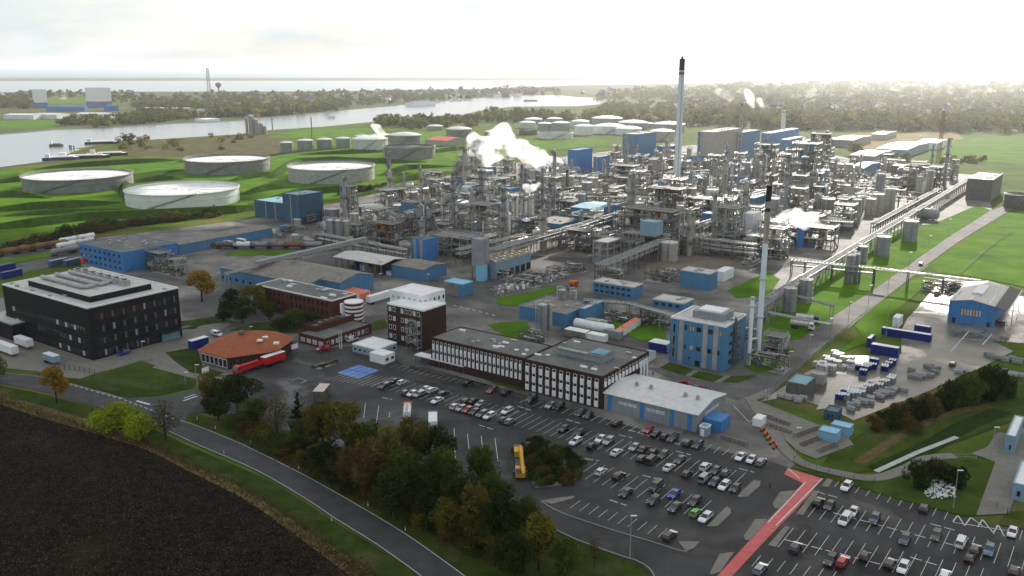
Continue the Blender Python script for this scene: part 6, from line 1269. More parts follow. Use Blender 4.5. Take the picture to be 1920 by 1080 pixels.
def car_proto(kind, col):
    L, w, H, low, gh = SH[kind]; o = thing('parked_car' if kind != 'van' else 'parked_van', None, 'car' if kind != 'van' else 'van'); m = PC[col]
    mb = MB(); n = len(low); h = w / 2
    for (P, hw0, hw1) in ((low, h, h * .97),):
        vs = []
        for s in (-1, 1): vs += [(x, s * (h * (.90 if i in (0, n - 1) else 1)), z) for i, (x, z) in enumerate(P)]
        mb.add(vs, [(i, i + 1, n + i + 1, n + i) for i in range(n - 1)] + [(n - 1, 0, n, 2 * n - 1)] + [tuple(range(n - 1, -1, -1)), tuple(range(n, 2 * n))])
    (a, b, c, d) = gh; r0, r1 = h * .93, h * .76
    top = [(b[0], -r1, b[1]), (c[0], -r1, c[1]), (c[0], r1, c[1]), (b[0], r1, b[1])]; lo = [(p[0], p[1], p[2] - .05) for p in top]
    mb.add(top + lo, [(0, 1, 2, 3), (4, 5, 1, 0), (5, 6, 2, 1), (6, 7, 3, 2), (7, 4, 0, 3)])
    for s in (-1, 1):
        for (p, q) in ((a, b), (d, c), ((-.35, a[1]), (-.35, b[1]))): mb.beam((p[0], s * r0, p[1]), (q[0], s * r1, q[1] - .02), .07)
    if kind == 'van':
        for s in (-1, 1): mb.add([(a[0], s * (r0 + .02), a[1]), (-.2, s * (r0 + .02), a[1]), (-.2, s * (r1 + .02), b[1]), (b[0], s * (r1 + .02), b[1])], [(0, 1, 2, 3)])
    for s in (-1, 1): mb.cbox(d[0] - .25, s * (h + .08), d[1] + .02, .14, .2, .15)
    mb.build('body', m, o)
    mb = MB(); vs = []
    for s in (-1, 1): vs += [(a[0] + .03, s * r0 * .985, a[1]), (b[0] + .04, s * r1 * .98, b[1] - .04), (c[0] - .04, s * r1 * .98, c[1] - .04), (d[0] - .03, s * r0 * .985, d[1])]
    mb.add(vs, [(0, 1, 2, 3), (7, 6, 5, 4), (0, 4, 5, 1), (3, 2, 6, 7)]); mb.build('glazing', M_cglass, o)
    for x in (-L * .30, L * .31):
        for s in (-1, 1):
            mb = MB(); mb.hcyl((x, s * (h - .2), .33), (x, s * (h + .02), .33), .33, 12); wh = mb.build('wheel', M_rubber, o)
            mb = MB(); mb.hcyl((x, s * (h + .0), .33), (x, s * (h + .035), .33), .2, 8); mb.build('rim', M_rim, wh)
    for s in (-1, 1):
        mb = MB(); mb.cbox(low[-1][0] - .12, s * h * .72, .58, .2, .36, .16); mb.build('headlight', M_lamp, o)
        mb = MB(); mb.cbox(low[0][0] + .05, s * h * .78, .78, .14, .26, .2); mb.build('tail_light', M_tail, o)
    return o
CP = {}
def car(px, py, col, kind, where, flip=None, rot=None, label=None, group='cars in the car park'):
    x, y = G(px, py, .75); key = (kind, col)
    if key in CP: o = dup(CP[key])
    else: o = CP[key] = car_proto(kind, col)
    a = GA + pi / 2 if rot is None else rot
    if flip if flip is not None else rnd.random() < .5: a += pi
    o.location = (x, y, .25); o.rotation_euler.z = a + rnd.gauss(0, .02); o['group'] = group
    if label: o['label'] = label
    else: AUTO.append((o, '%s %s %s' % (col, kind, where), px, None))
    return o
def c7(x, y): return 960 + x / 2.7, 680 + y / 2.7
def c6(x, y): return 480 + x / 2.7, 680 + y / 2.7
def c8(x, y): return 1440 + x / 2.7, 680 + y / 2.7
h_, s_, e_, o_, v_ = 'hatchback', 'saloon', 'estate', 'off-roader', 'van'
R1 = 'in the row along the office wall'; R2 = 'in the upper half of the long double row'; R3 = 'in the lower half of the long double row'; R4 = 'in the upper line of the middle double row'; R5 = 'in the lower line of the middle double row'
for f, rows in ((c6, [(R1, [(1075, 102, 'black', s_), (1197, 140, 'dark red', e_), (1268, 155, 'black', o_)]),
    (R2, [(708, 92, 'black', s_), (742, 100, 'white', h_), (855, 137, 'white', h_), (892, 140, 'white', e_), (950, 158, 'dark grey', e_), (1068, 195, 'black', e_), (1102, 195, 'black', s_), (1137, 210, 'silver', h_), (1272, 245, 'white', e_)]),
    (R3, [(652, 118, 'dark grey', e_), (762, 152, 'grey', h_), (792, 158, 'white', h_), (824, 162, 'silver', h_), (918, 192, 'white', s_), (1010, 222, 'white', h_), (1040, 232, 'silver', h_), (1073, 240, 'red', h_), (1108, 250, 'dark grey', h_), (1146, 260, 'grey', e_), (1182, 270, 'white', e_), (1255, 290, 'dark grey', h_), (1286, 298, 'silver', h_)])]),
  (c7, [(R1, [(100, 187, 'black', v_), (195, 218, 'silver', h_), (238, 224, 'black', o_), (348, 255, 'dark grey', e_), (386, 268, 'black', h_), (532, 308, 'black', e_), (690, 342, 'red', h_), (730, 362, 'black', s_), (774, 375, 'black', h_), (816, 382, 'dark grey', e_), (890, 410, 'dark grey', o_), (942, 416, 'navy', e_), (1157, 476, 'white', s_), (1213, 491, 'white', h_), (1262, 503, 'silver', e_)]),
    (R2, [(262, 335, 'black', h_), (342, 355, 'dark grey', e_), (449, 388, 'white', h_), (490, 397, 'silver', e_), (620, 430, 'silver', h_), (663, 440, 'navy', s_), (716, 455, 'dark grey', h_), (765, 468, 'black', e_), (850, 492, 'dark grey', s_), (980, 530, 'white', o_), (1030, 548, 'dark grey', h_), (1080, 560, 'grey', h_)]),
    (R3, [(322, 400, 'white', e_), (405, 422, 'black', h_), (530, 455, 'white', s_), (660, 490, 'black', o_), (708, 497, 'dark grey', v_), (795, 531, 'white', s_), (885, 565, 'dark grey', h_), (975, 588, 'silver', v_), (1025, 606, 'navy', h_), (1075, 623, 'white', e_), (1130, 637, 'dark grey', h_)]),
    (R4, [(340, 505, 'black', h_), (452, 552, 'white', h_), (542, 578, 'black', o_), (728, 630, 'dark grey', v_), (822, 668, 'blue', h_), (925, 703, 'black', e_)]),
    (R5, [(577, 660, 'black', s_), (717, 698, 'black', e_), (825, 732, 'dark grey', s_), (930, 761, 'green', h_), (980, 785, 'white', e_)])])):
    for where, L_ in rows:
        for x, y, col, kd in L_: car(*f(x, y), col, kd, where)
car(*c7(798, 876), 'dark grey', e_, '', label='lone dark grey estate in the lowest row beside the lamp post')
RR = 'in the car park right of the red path'
for x, y, col, kd in ((398, 630, 'white', o_), (255, 710, 'black', o_), (312, 724, 'black', h_), (390, 798, 'white', v_), (432, 756, 'white', h_), (540, 794, 'navy', o_), (790, 740, 'dark grey', o_), (693, 897, 'navy', o_), (852, 875, 'black', e_), (978, 912, 'white', v_), (1048, 947, 'dark grey', e_), (1022, 990, 'black', h_), (1120, 952, 'teal', o_), (1238, 860, 'white', h_), (138, 940, 'dark grey', o_), (317, 998, 'black', e_), (378, 1008, 'red', e_), (490, 982, 'black', h_), (618, 1020, 'black', e_), (685, 1037, 'white', e_), (1245, 1056, 'dark grey', h_), (895, 1080, 'white', e_), (-38, 1045, 'silver', e_)):
    car(*c8(x, y), col, kd, RR, group='cars in the right hand car park')
car(*c8(1510, 1000), 'black', s_, RR)
car(232, 662, 'blue', o_, '', rot=GA + pi / 2, label='blue car parked at the front of the black block'); car(606, 655, 'red', v_, '', rot=GA + 1.3, label='red van turning beside the gatehouse')
car(661, 637, 'white', v_, '', rot=GA + pi / 2, label='white van driving past the gatehouse'); car(406, 627, 'white', v_, '', rot=GA, label='white van parked behind the pavilion roof')
car(1283, 719, 'red', h_, '', rot=GA, label='red car behind the warehouse ridge'); car(1304, 727, 'silver', s_, '', rot=GA, label='silver car behind the warehouse ridge'); car(1322, 731, 'dark red', h_, '', rot=GA, label='dark red car behind the warehouse, half hidden')
car(1727, 495, 'dark grey', e_, '', rot=GA + pi / 2, label='dark car driving along the service road'); car(1756, 551, 'dark red', v_, '', rot=GA + pi / 2, label='dark red van parked under the pipe bridge end')
car(1786, 683, 'navy', e_, '', rot=GA + pi / 2, label='navy car parked in the wet yard'); car(955, 709, 'red', o_, '', rot=GA, label='red vehicle on the grass at the office front'); car(1878, 604, 'dark red', h_, '', rot=GA, label='red car beside the blue garage corner')
# bay lines
def bays(f, a, b, ln, w=.12, pitch=2.5, skip=0):
    A, B = G(*f(*a)), G(*f(*b)); d = hypot(B[0] - A[0], B[1] - A[1]); n = int(d / pitch)
    for i in range(n + 1):
        if rnd.random() < skip: continue
        x, y = A[0] + (B[0] - A[0]) * i * pitch / d, A[1] + (B[1] - A[1]) * i * pitch / d
        line(bl, (x - V[0] * ln / 2, y - V[1] * ln / 2), (x + V[0] * ln / 2, y + V[1] * ln / 2), w, .279, True)
bl = MB(); ident = lambda x, y: (x, y)
bays(c6, (640, 100), (1290, 275), 10); bays(c7, (-10, 275), (1150, 600), 10); bays(c7, (380, 545), (980, 750), 10); bays(c7, (320, 722), (850, 895), 4.6)
bays(c7, (60, 195), (1290, 510), 4.8); bays(c6, (420, 70), (650, 105), 10, pitch=1.8); bays(c6, (700, 20), (1100, 115), 4)
bays(c8, (300, 600), (910, 780), 4.8); bays(c8, (180, 730), (1330, 1010), 10); bays(c8, (90, 890), (1100, 1110), 10); bays(c8, (-60, 1010), (330, 1090), 5); bays(c8, (1150, 850), (1400, 900), 5)
for a, b, f in (((590, 345), (850, 420), c7), ((370, 490), (440, 502), c7), ((660, 575), (730, 592), c7), ((830, 452), (905, 472), c7), ((540, 370), (610, 385), c7), ((275, 292), (345, 312), c7), ((495, 700), (580, 728), c7), ((1150, 540), (1225, 560), c7), ((30, 225), (95, 245), c7), ((180, 640), (360, 690), c8), ((330, 765), (960, 935), c8), ((80, 900), (700, 1060), c8), ((720, 990), (855, 1030), c8), ((820, 820), (950, 855), c8), ((1130, 320), (1200, 342), c6), ((640, 180), (690, 192), c6)): dashes(bl, f(*a), f(*b), .3, 2.2, .7, .276)
for q in (((555, 210), (545, 285)), ((622, 220), (604, 345)), ((678, 255), (674, 280)), ((1003, 335), (1009, 490)), ((1071, 365), (1078, 440)), ((1140, 375), (1148, 450)), ((1210, 388), (1226, 510)), ((497, 205), (493, 235)), ((180, 95), (215, 80)), ((215, 80), (255, 95)), ((255, 95), (225, 108))): line(bl, c6(*q[0]), c6(*q[1]), .16, .277)
for q in (((960, 778), (935, 812)), ((960, 778), (995, 832)), ((995, 832), (1025, 790)), ((1025, 790), (1085, 832)), ((1085, 800), (1060, 838)), ((1085, 800), (1140, 868)), ((1140, 868), (1165, 828)), ((1165, 828), (1195, 885)), ((940, 815), (1200, 855)), ((100, 540), (160, 592)), ((275, 592), (40, 830)), ((190, 610), (0, 815))): line(bl, c8(*q[0]), c8(*q[1]), .28, .32)
for q in (((1120, 222), (1200, 305)), ((1200, 305), (1222, 296)), ((1280, 150), (1300, 140))): line(bl, c7(*q[0]), c7(*q[1]), .2, .33)
for a, b in (((1783, 660), (1816, 623)), ((1842, 648), (1860, 627)), ((1806, 636), (1842, 640)), ((1760, 570), (1782, 552))): line(bl, a, b, .35, .33)
for i in range(7): line(bl, (850 + i * 12, 573 + i * 3), (856 + i * 12, 575 + i * 3), .5, .3)
tag(bl.build('bay_markings', M_paint), kind='structure')
isl = lambda f, P, nm: (tag(MB().prism([G(*f(*p)) for p in P], .2, .38).build(nm, [M_pave]), kind='structure'))
isl(c7, [(985, 835), (1030, 790), (1085, 735), (1106, 745), (1108, 770), (1040, 835)], 'kerbed_island'); isl(c7, [(1140, 685), (1180, 640), (1225, 600), (1258, 606), (1255, 630), (1190, 685)], 'kerbed_island'); isl(c7, [(1172, 885), (1230, 800), (1290, 798), (1286, 815), (1205, 905), (1180, 905)], 'kerbed_island'); isl(c7, [(1000, 1075), (1050, 975), (1125, 965), (1055, 1065), (1010, 1080)], 'kerbed_island')
isl(c8, [(22, 720), (60, 660), (140, 652), (60, 742), (35, 745)], 'kerbed_island'); isl(c8, [(145, 770), (230, 655), (262, 655), (175, 780)], 'kerbed_island'); isl(c8, [(0, 930), (85, 835), (110, 840), (40, 940)], 'kerbed_island'); isl(c8, [(272, 630), (300, 592), (328, 600), (305, 636)], 'kerbed_island')
isl(c7, [(100, 612), (68, 410), (110, 405), (190, 450), (342, 545), (352, 575), (285, 622), (118, 640)], 'hedge_island'); isl(c7, [(145, 705), (240, 690), (315, 680), (312, 692), (200, 722)], 'kerbed_island'); isl(c7, [(840, 912), (950, 912), (920, 945), (882, 962)], 'kerbed_island')
isl(c6, [(275, 30), (330, 5), (410, 0), (400, 14), (320, 40)], 'planted_island')
kb = strip(None, [c7(*p) for p in smooth_line([(145, 705), (250, 765), (500, 850), (700, 910), (840, 955), (885, 962)])], .3, .36, M_kerb); struct('kerb', kb, M_kerb)
kb = strip(None, smooth_line([(x, y - 1) for x, y in [(960, 963), (1023, 987), (1082, 1015), (1164, 1045), (1197, 1056), (1223, 1076), (1236, 1120)]]), .3, .34, M_kerb); struct('kerb', kb, M_kerb)
for i, (px, py) in enumerate(((600, 688), (610, 686), (620, 684), (628, 681), (590, 691), (606, 690))): plant(bush['green'], px, py, py - 7, 14, 'low green plant on the small traffic island', 'island plants')

# ------------------------------------------------------------ trucks, trailers, wagons
def wheels(o, xs, w, r=.5):
    for x in xs:
        for s in (-1, 1): mb = MB(); mb.hcyl((x, s * (w / 2 - .3), r), (x, s * w / 2, r), r, 12); mb.build('wheel', M_rubber, o)
def cabm(o, x, w, h, m, l=2.1):
    mb = MB(); P = [(x - l / 2, .6), (x - l / 2, h), (x + l * .25, h), (x + l / 2, h * .55), (x + l / 2, .6)]; n = 5
    vs = [(a, s * w / 2, b) for s in (-1, 1) for a, b in P]; mb.add(vs, [(i, (i + 1) % n, n + (i + 1) % n, n + i) for i in range(n)] + [tuple(range(n - 1, -1, -1)), tuple(range(n, 2 * n))]); mb.build('cab', m, o)
    mb = MB(); e = .03; mb.add([(x + l * .27 + e, -w * .44, h - .12), (x + l * .5 + e, -w * .44, h * .57), (x + l * .5 + e, w * .44, h * .57), (x + l * .27 + e, w * .44, h - .12)], [(0, 1, 2, 3)])
    for s in (-1, 1): mb.box(x - l * .2, x + l * .25, s * w / 2 - .02, s * w / 2 + .02, h * .58, h * .85)
    mb.build('cab_window', M_cglass, o)
def lorry(label, px, py, rot, L, m, mbox, kind='box', cat='lorry', name='lorry', h=3.2, mtop=None):
    o = thing(name, label, cat, (*G(px, py), .25), rot); w = 2.45
    mb = MB(); mb.box(-L / 2, L / 2, -.5, .5, .7, 1.0); mb.build('chassis', M_dsteel, o); wheels(o, [-L / 2 + 1.0, -L / 2 + 2.2, L / 2 - 1.4], w)
    cabm(o, L / 2 - 1.0, w, 2.9, m); B0, B1 = -L / 2, L / 2 - 2.3; mb = MB()
    if kind == 'box': mb.box(B0, B1, -w / 2, w / 2, 1.05, h + .6, 0); mb.box(B0 + .02, B1 - .02, -w / 2 + .02, w / 2 - .02, h + .6, h + .68, 1); mb.build('box_body', [mbox, mtop or mbox], o)
    elif kind == 'tank':
        mb.hcyl((B0, 0, 2.2), (B1, 0, 2.2), 1.15, 16); mb.build('tank', mbox, o); mb = MB(); mb.box(B0 + .5, B1 - .5, -.35, .35, 3.33, 3.45); mb.build('catwalk', M_steel, o)
    elif kind == 'crane':
        mb.box(B0, B1, -w * .42, w * .42, 1.0, 1.5); mb.build('deck', M_dsteel, o)
        mb = MB(); mb.cbox((B0 + B1) / 2 - 1, .0, 1.7, 3.2, 2.3, 1.5); mb.build('turret', mbox, o); mb = MB(); mb.beam(((B0 + B1) / 2 - 2, .5, 3.4), (L / 2 + 2, .5, 3.1), .75); mb.beam(((B0 + B1) / 2 - 1, .5, 3.5), (L / 2 + 3.2, .5, 3.15), .5); mb.build('boom', mbox, o)
        for sx in (B0 + .6, B1 - .4):
            for s in (-1, 1): mb = MB(); mb.cbox(sx, s * (w / 2 + .3), .25, .5, .6, .9); mb.build('outrigger', M_dsteel, o)
    elif kind == 'mixer': mb.lathe(0, 0, [(.01, 0), (.9, .0), (1.25, 1.3), (1.1, 2.6), (.5, 3.8)], 14); ob = mb.build('mixer_drum', mbox, o); ob.rotation_euler = (0, R(-75), 0); ob.location = (B1 - .2, 0, 2.0)
    elif kind == 'pump':
        mb.box(B0, B1, -w / 2, w / 2, 1.0, 2.0); mb.build('deck', mbox, o); mb = MB(); mb.hcyl((B0 + .6, .3, 2.5), (B1 - .2, .3, 2.5), .5, 10); mb.hcyl((B0 + .6, -.6, 2.4), (B1 - .4, -.6, 2.4), .35, 10); mb.build('hose_reel', M_red, o)
    return o
def trailer(label, px, py, rot, L, m, mtop, h=3.0, name='trailer', group=None, w=2.5):
    o = thing(name, label, 'trailer', (*G(px, py), .25), rot, group); mb = MB(); mb.box(-L / 2, L / 2, -w / 2, w / 2, 1.0, h + .6, 0); mb.box(-L / 2 + .03, L / 2 - .03, -w / 2 + .03, w / 2 - .03, h + .6, h + .68, 1); mb.build('box_body', [m, mtop], o); wheels(o, [-L / 2 + 1, -L / 2 + 2.2], w); mb = MB(); mb.box(L / 2 - .9, L / 2 - .6, -.8, .8, 0, 1); mb.build('stand', M_dsteel, o); return o
def container(label, px, py, rot, L, h, m, mtop, w=2.5, cat='container', group=None):
    o = thing('box_container', label, cat, (*G(px, py), .25), rot, group); mb = MB(); mb.box(-L / 2, L / 2, -w / 2, w / 2, 0.1, h); mb.box(-L / 2 - .04, L / 2 + .04, -w / 2 - .04, w / 2 + .04, h, h + .12, 1); mb.build('shell', [m, mtop], o)
    mb = MB(); [mb.box(-L / 2 + k * .8 + .2, -L / 2 + k * .8 + .4, -w / 2 - .06, w / 2 + .06, .2, h - .1) for k in range(int(L / .8))]; mb.build('rib', m, o); mb = MB(); mb.box(L / 2, L / 2 + .07, -w * .42, w * .42, .2, h - .2); mb.build('door', mtop, o); return o
VA = GA + pi / 2
lorry('red pump lorry parked before the tiled pavilion', 464, 697, VA + pi, 10, M_red, M_red, 'pump'); trailer('red box trailer with white top behind the red pump lorry', 513, 684, VA, 9, M_red, M_white)
lorry('yellow mobile crane lorry parked beside the hedge island', 973, 872, R(-88), 18, M_yel, M_yel, 'crane', 'crane', 'mobile_crane')
lorry('white tank lorry with orange cab half hidden by trees', 764, 782, R(95), 9, M_org, M_white, 'tank'); lorry('white lorry with blue cab half hidden by trees', 812, 800, R(95), 9.5, mat('lorry_blue', (.03, .12, .30), .4), M_white, 'box', h=2.6)
lorry('orange mixer lorry parked beside the pipe bundle', 1072, 541, VA, 8, M_org, M_org, 'mixer'); lorry('silver tank lorry on the lawn road, front of two', 1504, 618, GA + .15, 9, M_white, M_alu, 'tank'); lorry('silver tank lorry on the lawn road, rear of two', 1514, 606, GA + .15, 9, M_navy, M_alu, 'tank')
lorry('yellow lorry in the yard behind blue workshop', 358, 469, GA, 7, M_yel, M_yel, 'box', h=2.2)
o = container('pale topped box on stilts in the truck bays', 604, 748, R(84), 7, 3.4, M_dsteel, mat('pale_tarpaulin', (.55, .47, .42), .7), 3.2)
trailer('white trailer at the black block side, leftmost', 14, 664, GA, 12, M_white, M_wroof, group='white trailers at the black block'); trailer('white trailer at the black block side, second from left', 46, 652, GA, 9, M_white, M_wroof, group='white trailers at the black block'); trailer('pale box trailer near the entrance gate posts', 98, 682, GA, 7, M_pblue, M_wroof, 2.6, group='white trailers at the black block')
container('navy container standing beside the tiled pavilion', 373, 652, VA, 7, 3.2, M_navy, M_white); container('white tent hut with orange red roof behind the brick tower', 668, 560, GA, 10, 3.4, M_white, M_orgroof, 7, 'hut'); trailer('long white trailer left of the white block', 712, 566, VA, 14, M_white, M_wroof)
for i in range(4): container('white container under an orange tarpaulin roof', 1163 + i * 9, 631 - i * 6, GA + pi / 2, 5.5, 2.7, M_white, M_orgroof, 2.4, group='containers with orange roof')
container('grey box container left of the orange roofed ones', 1150, 635, GA, 7, 3, M_gves, M_gves); container('beige container lying beside the striped pump house', 1120, 612, GA, 8, 2.5, M_beige, M_beige); container('pale container behind the office head block', 1120, 640, GA, 7, 2.6, M_wroof, M_wroof, 3.5); container('pale flat container left behind the office head block', 1082, 632, GA, 9, 2.6, M_tanroof, M_wroof, 4)
container('blue and white cabin left of the laboratory', 1238, 658, GA, 7, 3.2, M_navy, M_white, 5); container('grey roofed container left of the laboratory lawn', 1212, 678, VA, 8, 2.8, M_white, M_gves, 3); container('white truck box beside the navy container row', 1682, 612, VA, 6, 4, M_white, M_white)
for i, (px, py, lb) in enumerate(((10, 508, 'navy freight container at left edge, rear'), (22, 520, 'navy freight container at left edge, front'), (110, 498, 'blue freight container behind the black block, left'), (138, 497, 'blue freight container behind the black block, right'), (168, 492, 'orange freight container at the blue workshop wall'))): container(lb, px, py, GA + pi * .55, 10, 3, M_org if i == 4 else M_navy if i < 2 else M_dblue, M_pblue if i > 1 else M_navy)
for px, py, lb in ((285, 486, 'white box container before the long blue shed'), (505, 440, 'red lorry box beside the pipework'), (425, 462, 'white container beside tank wagons'), (450, 458, 'grey container beside tank wagons')): container(lb, px, py, GA, 9, 3, M_red if 'red' in lb else M_white if 'white' in lb else M_gves, M_wroof)
def wagon(label, px, py, rot, m, group):
    o = thing('tank_wagon', label, 'rail wagon', (*G(px, py), .3), rot, group); mb = MB(); mb.lathe(0, 0, [(.3, 0), (1.2, .25), (1.45, .8), (1.45, 12.2), (1.2, 12.75), (.3, 13)], 16); ob = mb.build('tank', m, o); ob.rotation_euler = (0, R(90), 0); ob.location = (-6.5, 0, 2.6)
    mb = MB(); mb.box(-7, 7, -.9, .9, .9, 1.2); mb.build('chassis', M_dsteel, o); mb = MB(); mb.cyl(0, 0, 4.0, 4.5, .5, n=10); mb.box(-1.2, 1.2, -.6, .6, 4.0, 4.1); mb.build('dome', M_dsteel, o); wheels(o, [-5.5, -4, 4, 5.5], 1.7, .45); return o
ra = atan2(G(170, 450)[1] - G(0, 482)[1], G(170, 450)[0] - G(0, 482)[0])
def along(a, b, n, cols, gp, lb):
    A, B = G(*a), G(*b); an = atan2(B[1] - A[1], B[0] - A[0])
    for i in range(n):
        t = (i + .5) / n; x, y = A[0] + (B[0] - A[0]) * t, A[1] + (B[1] - A[1]) * t; c = cols[i % len(cols)]
        o = wagon(None, 0, 900, an, c[1], gp); o.location = (x, y, .3); AUTO.append((o, '%s tank wagon %s' % (c[0], lb), a[0] + (b[0] - a[0]) * t, None))
    mb = MB(); d = hypot(B[0] - A[0], B[1] - A[1]); tr = strip(None, [(A[0] - (B[0] - A[0]) * .1, A[1] - (B[1] - A[1]) * .1), (B[0] + (B[0] - A[0]) * .1, B[1] + (B[1] - A[1]) * .1)], 3.4, .22, None, world=True); struct('railway_track', tr, mat('ballast', (.08, .07, .06), .95, scale=1.5, col2=(.16, .14, .12)))
along((-30, 487), (118, 463), 5, (('rust brown', M_rust), ('brown', M_rust), ('rust brown', M_rust)), 'tank wagons on the siding', 'on the siding below the tank farm hedge')
along((118, 460), (172, 450), 2, (('white', M_white),), 'tank wagons on the siding', 'at the end of the hedge siding'); along((112, 470), (172, 458), 2, (('white', M_white), ('silver', M_alu)), 'tank wagons on the siding', 'on the second siding track'); along((100, 482), (170, 468), 2, (('grey', M_gves),), 'tank wagons on the siding', 'on the siding nearest the black block')
along((410, 467), (600, 467), 6, (('dark grey', M_dsteel), ('white', M_white), ('pale grey', M_gves), ('tan', M_tanroof), ('rust brown', M_rust), ('grey', M_gves)), 'tank wagons by the long blue shed', 'on the track before long blue shed')

# ------------------------------------------------------------ street furniture
def lamp(label, px, yb, yt, look=None):
    H = hgt(yb, yt); o = thing('lamp_post', label, 'lamp post', G(px, yb)); mb = MB(); mb.cyl(0, 0, 0.2, H, .11, .07, 8); mb.build('pole', M_steel, o); mb = MB(); mb.cbox(0.5, 0, H - .05, 1.3, .35, .14); mb.build('lamp_head', M_white, o)
    if not label: AUTO.append((o, look, px, None))
lamp('tall lamp post at the lowest row of the main car park', 1181, 1047, 967); lamp('tall lamp post beside the dark bushes and rubbish heap', 1787, 954, 882); lamp('lamp post on the pale forecourt at right', 1857, 865, 801); lamp('lamp post at the corner of the front lawn', 370, 728, 684); lamp('lamp post before the black block entrance', 269, 678, 640); lamp('lamp post inside the front lawn fence', 348, 724, 698)
lamp('lamp post at the bicycle stands', 1490, 858, 802); lamp('lamp post behind the white block, left', 713, 546, 513); lamp('lamp post behind the white block, right', 802, 536, 514); lamp('lamp post at the yard entrance lawn', 1661, 632, 562); lamp('lamp post with twin head at the office lawn', 470, 640, 612)
for i in range(9): t = i / 8; lamp(None, 1478 + t * 300, 705 - t * 270, 705 - t * 270 - 46 + t * 22, 'lamp post along the service road')
for px, yb, yt, lb in ((637, 655, 621, 'white flagpole at the gatehouse, left one'), (641, 655, 620, 'white flagpole at the gatehouse, right one')):
    o = thing('flagpole', lb, 'flagpole', G(px, yb)); H = hgt(yb, yt); mb = MB(); mb.cyl(0, 0, 0, H, .14, .08, 8); mb.build('pole', M_white, o); mb = MB(); mb.lathe(0, 0, [(.01, H), (.14, H + .1), (.01, H + .25)], 8); mb.build('finial', M_steel, o)
for px, yb, lb, w in ((553, 659, 'white notice board beside the pavilion entrance', 3.0), (386, 704, 'white sign panel at the side road entrance', 2.6), (463, 690, 'dark totem sign on the small traffic island', 1.0)):
    o = thing('sign_board', lb, 'sign', G(px, yb), GA + pi / 2); mb = MB(); mb.box(-w / 2, w / 2, -.06, .06, 1.0, 2.8); mb.build('panel', M_white if 'white' in lb else M_blk2, o)
    for s in (-1, 1): mb = MB(); mb.cbox(s * w * .4, .12, 0, .12, .12, 2.7); mb.build('post', M_dsteel, o)
def fence(label, px, h=1.8, step=3, m=None, mesh=True, bars=2, name='fence'):
    P = [G(*p) for p in px]; o = thing(name, label, 'fence', (*P[0], .2)); x0, y0 = P[0]; k = 0
    Q = []
    for a, b in zip(P, P[1:]):
        d = hypot(b[0] - a[0], b[1] - a[1]); n = max(1, int(d / step)); Q += [(a[0] + (b[0] - a[0]) * i / n - x0, a[1] + (b[1] - a[1]) * i / n - y0) for i in range(n)]
    Q.append((P[-1][0] - x0, P[-1][1] - y0))
    for x, y in Q: mb = MB(); mb.cbox(x, y, 0, .1, .1, h); mb.build('post', m or M_dsteel, o)
    for j in range(bars): mb = MB(); z = h * (j + .9) / bars; [mb.beam((*a, z), (*b, z), .05) for a, b in zip(Q, Q[1:])]; mb.build('rail', m or M_dsteel, o)
fence('dark wire fence round the front lawn', [(172, 714), (292, 733), (366, 714)], 1.6, 2.6, bars=3); fence('dark gate fence at the black block drive', [(112, 694), (150, 698), (178, 704)], 2.0, 2.0, M_blk2, bars=4)
fence('dark fence along the footpath by the red path', [(1488, 868), (1530, 886), (1600, 903), (1640, 908)], 1.8, 3, bars=4); fence('steel gate fence between lower lawn and forecourt', [(1836, 950), (1868, 958), (1888, 968)], 2.0, 2.2, M_dsteel, bars=4); fence('green wire fence at the forecourt right edge', [(1888, 968), (1925, 955), (1990, 952)], 1.8, 2.5, M_dsteel, bars=4)
fence('wooden railing on the path above the pond', [(1745, 862), (1790, 860), (1830, 862)], 1.2, 2.4, M_steel); fence('grey fence along the left service road edge', [(1432, 745), (1500, 690), (1570, 634), (1612, 598)], 2.0, 3, M_gves, bars=3); fence('white roadside barrier rail beyond the yard lawn', [(1590, 618), (1640, 576), (1700, 528), (1740, 500)], .9, 2.5, M_wroof)
fence('dark fence between yard lawn and wet yard', [(1640, 650), (1700, 600), (1745, 560)], 1.8, 3, bars=3); fence('fence across the meadow beyond the road', [(1800, 516), (1850, 470), (1896, 437)], 1.6, 4, bars=3); fence('grey concrete panel fence at the drum yard front', [(1425, 752), (1478, 766), (1520, 778)], 1.8, 2, M_dsteel, bars=6)
fence('fence between office lawn and car park', [(770, 692), (880, 722), (985, 752)], 1.0, 3, bars=2)
def barrier(px, py, lb):
    o = thing('road_barrier', lb, 'barrier', (*G(px, py), .25), VA); mb = MB(); mb.box(-1.2, 1.2, -.15, .15, .35, .95); mb.build('panel', M_org, o)
    for s in (-1, 1): mb = MB(); mb.cbox(s * .9, 0, 0, .2, .7, .4); mb.build('foot', M_rubber, o)
for i in range(6): t = i / 5; barrier(1424 + t * 28, 800 + t * 42, None)
for i, ob in enumerate([q for q in COL.objects if q.name.startswith('road_barrier')]): ob['label'] = 'orange road barrier in the line at the warehouse yard'; ob['group'] = 'orange barriers at the warehouse yard'
for px, py, lb in ((1423, 798, 'white site trailer at the barrier line top'),): container(lb, px, py, VA, 4, 2.4, M_white, M_white)
for i in range(60):                                            # verge marker posts
    if i >= 9: break
    P_ = [(687 + 3, 950), (560, 880), (470, 833), (622, 978), (420, 852), (370, 788), (404, 805), (310, 800), (760, 996)][i]; o = thing('marker_post', None, 'marker post', (*G(*P_), .1)); mb = MB(); mb.cyl(0, 0, 0, 1.0, .09, .07, 6); mb.build('post', M_white, o); mb = MB(); mb.cyl(0, 0, .75, .9, .1, n=6); mb.build('reflector_band', M_blk2, o); AUTO.append((o, 'white marker post beside the country road', P_[0], None))
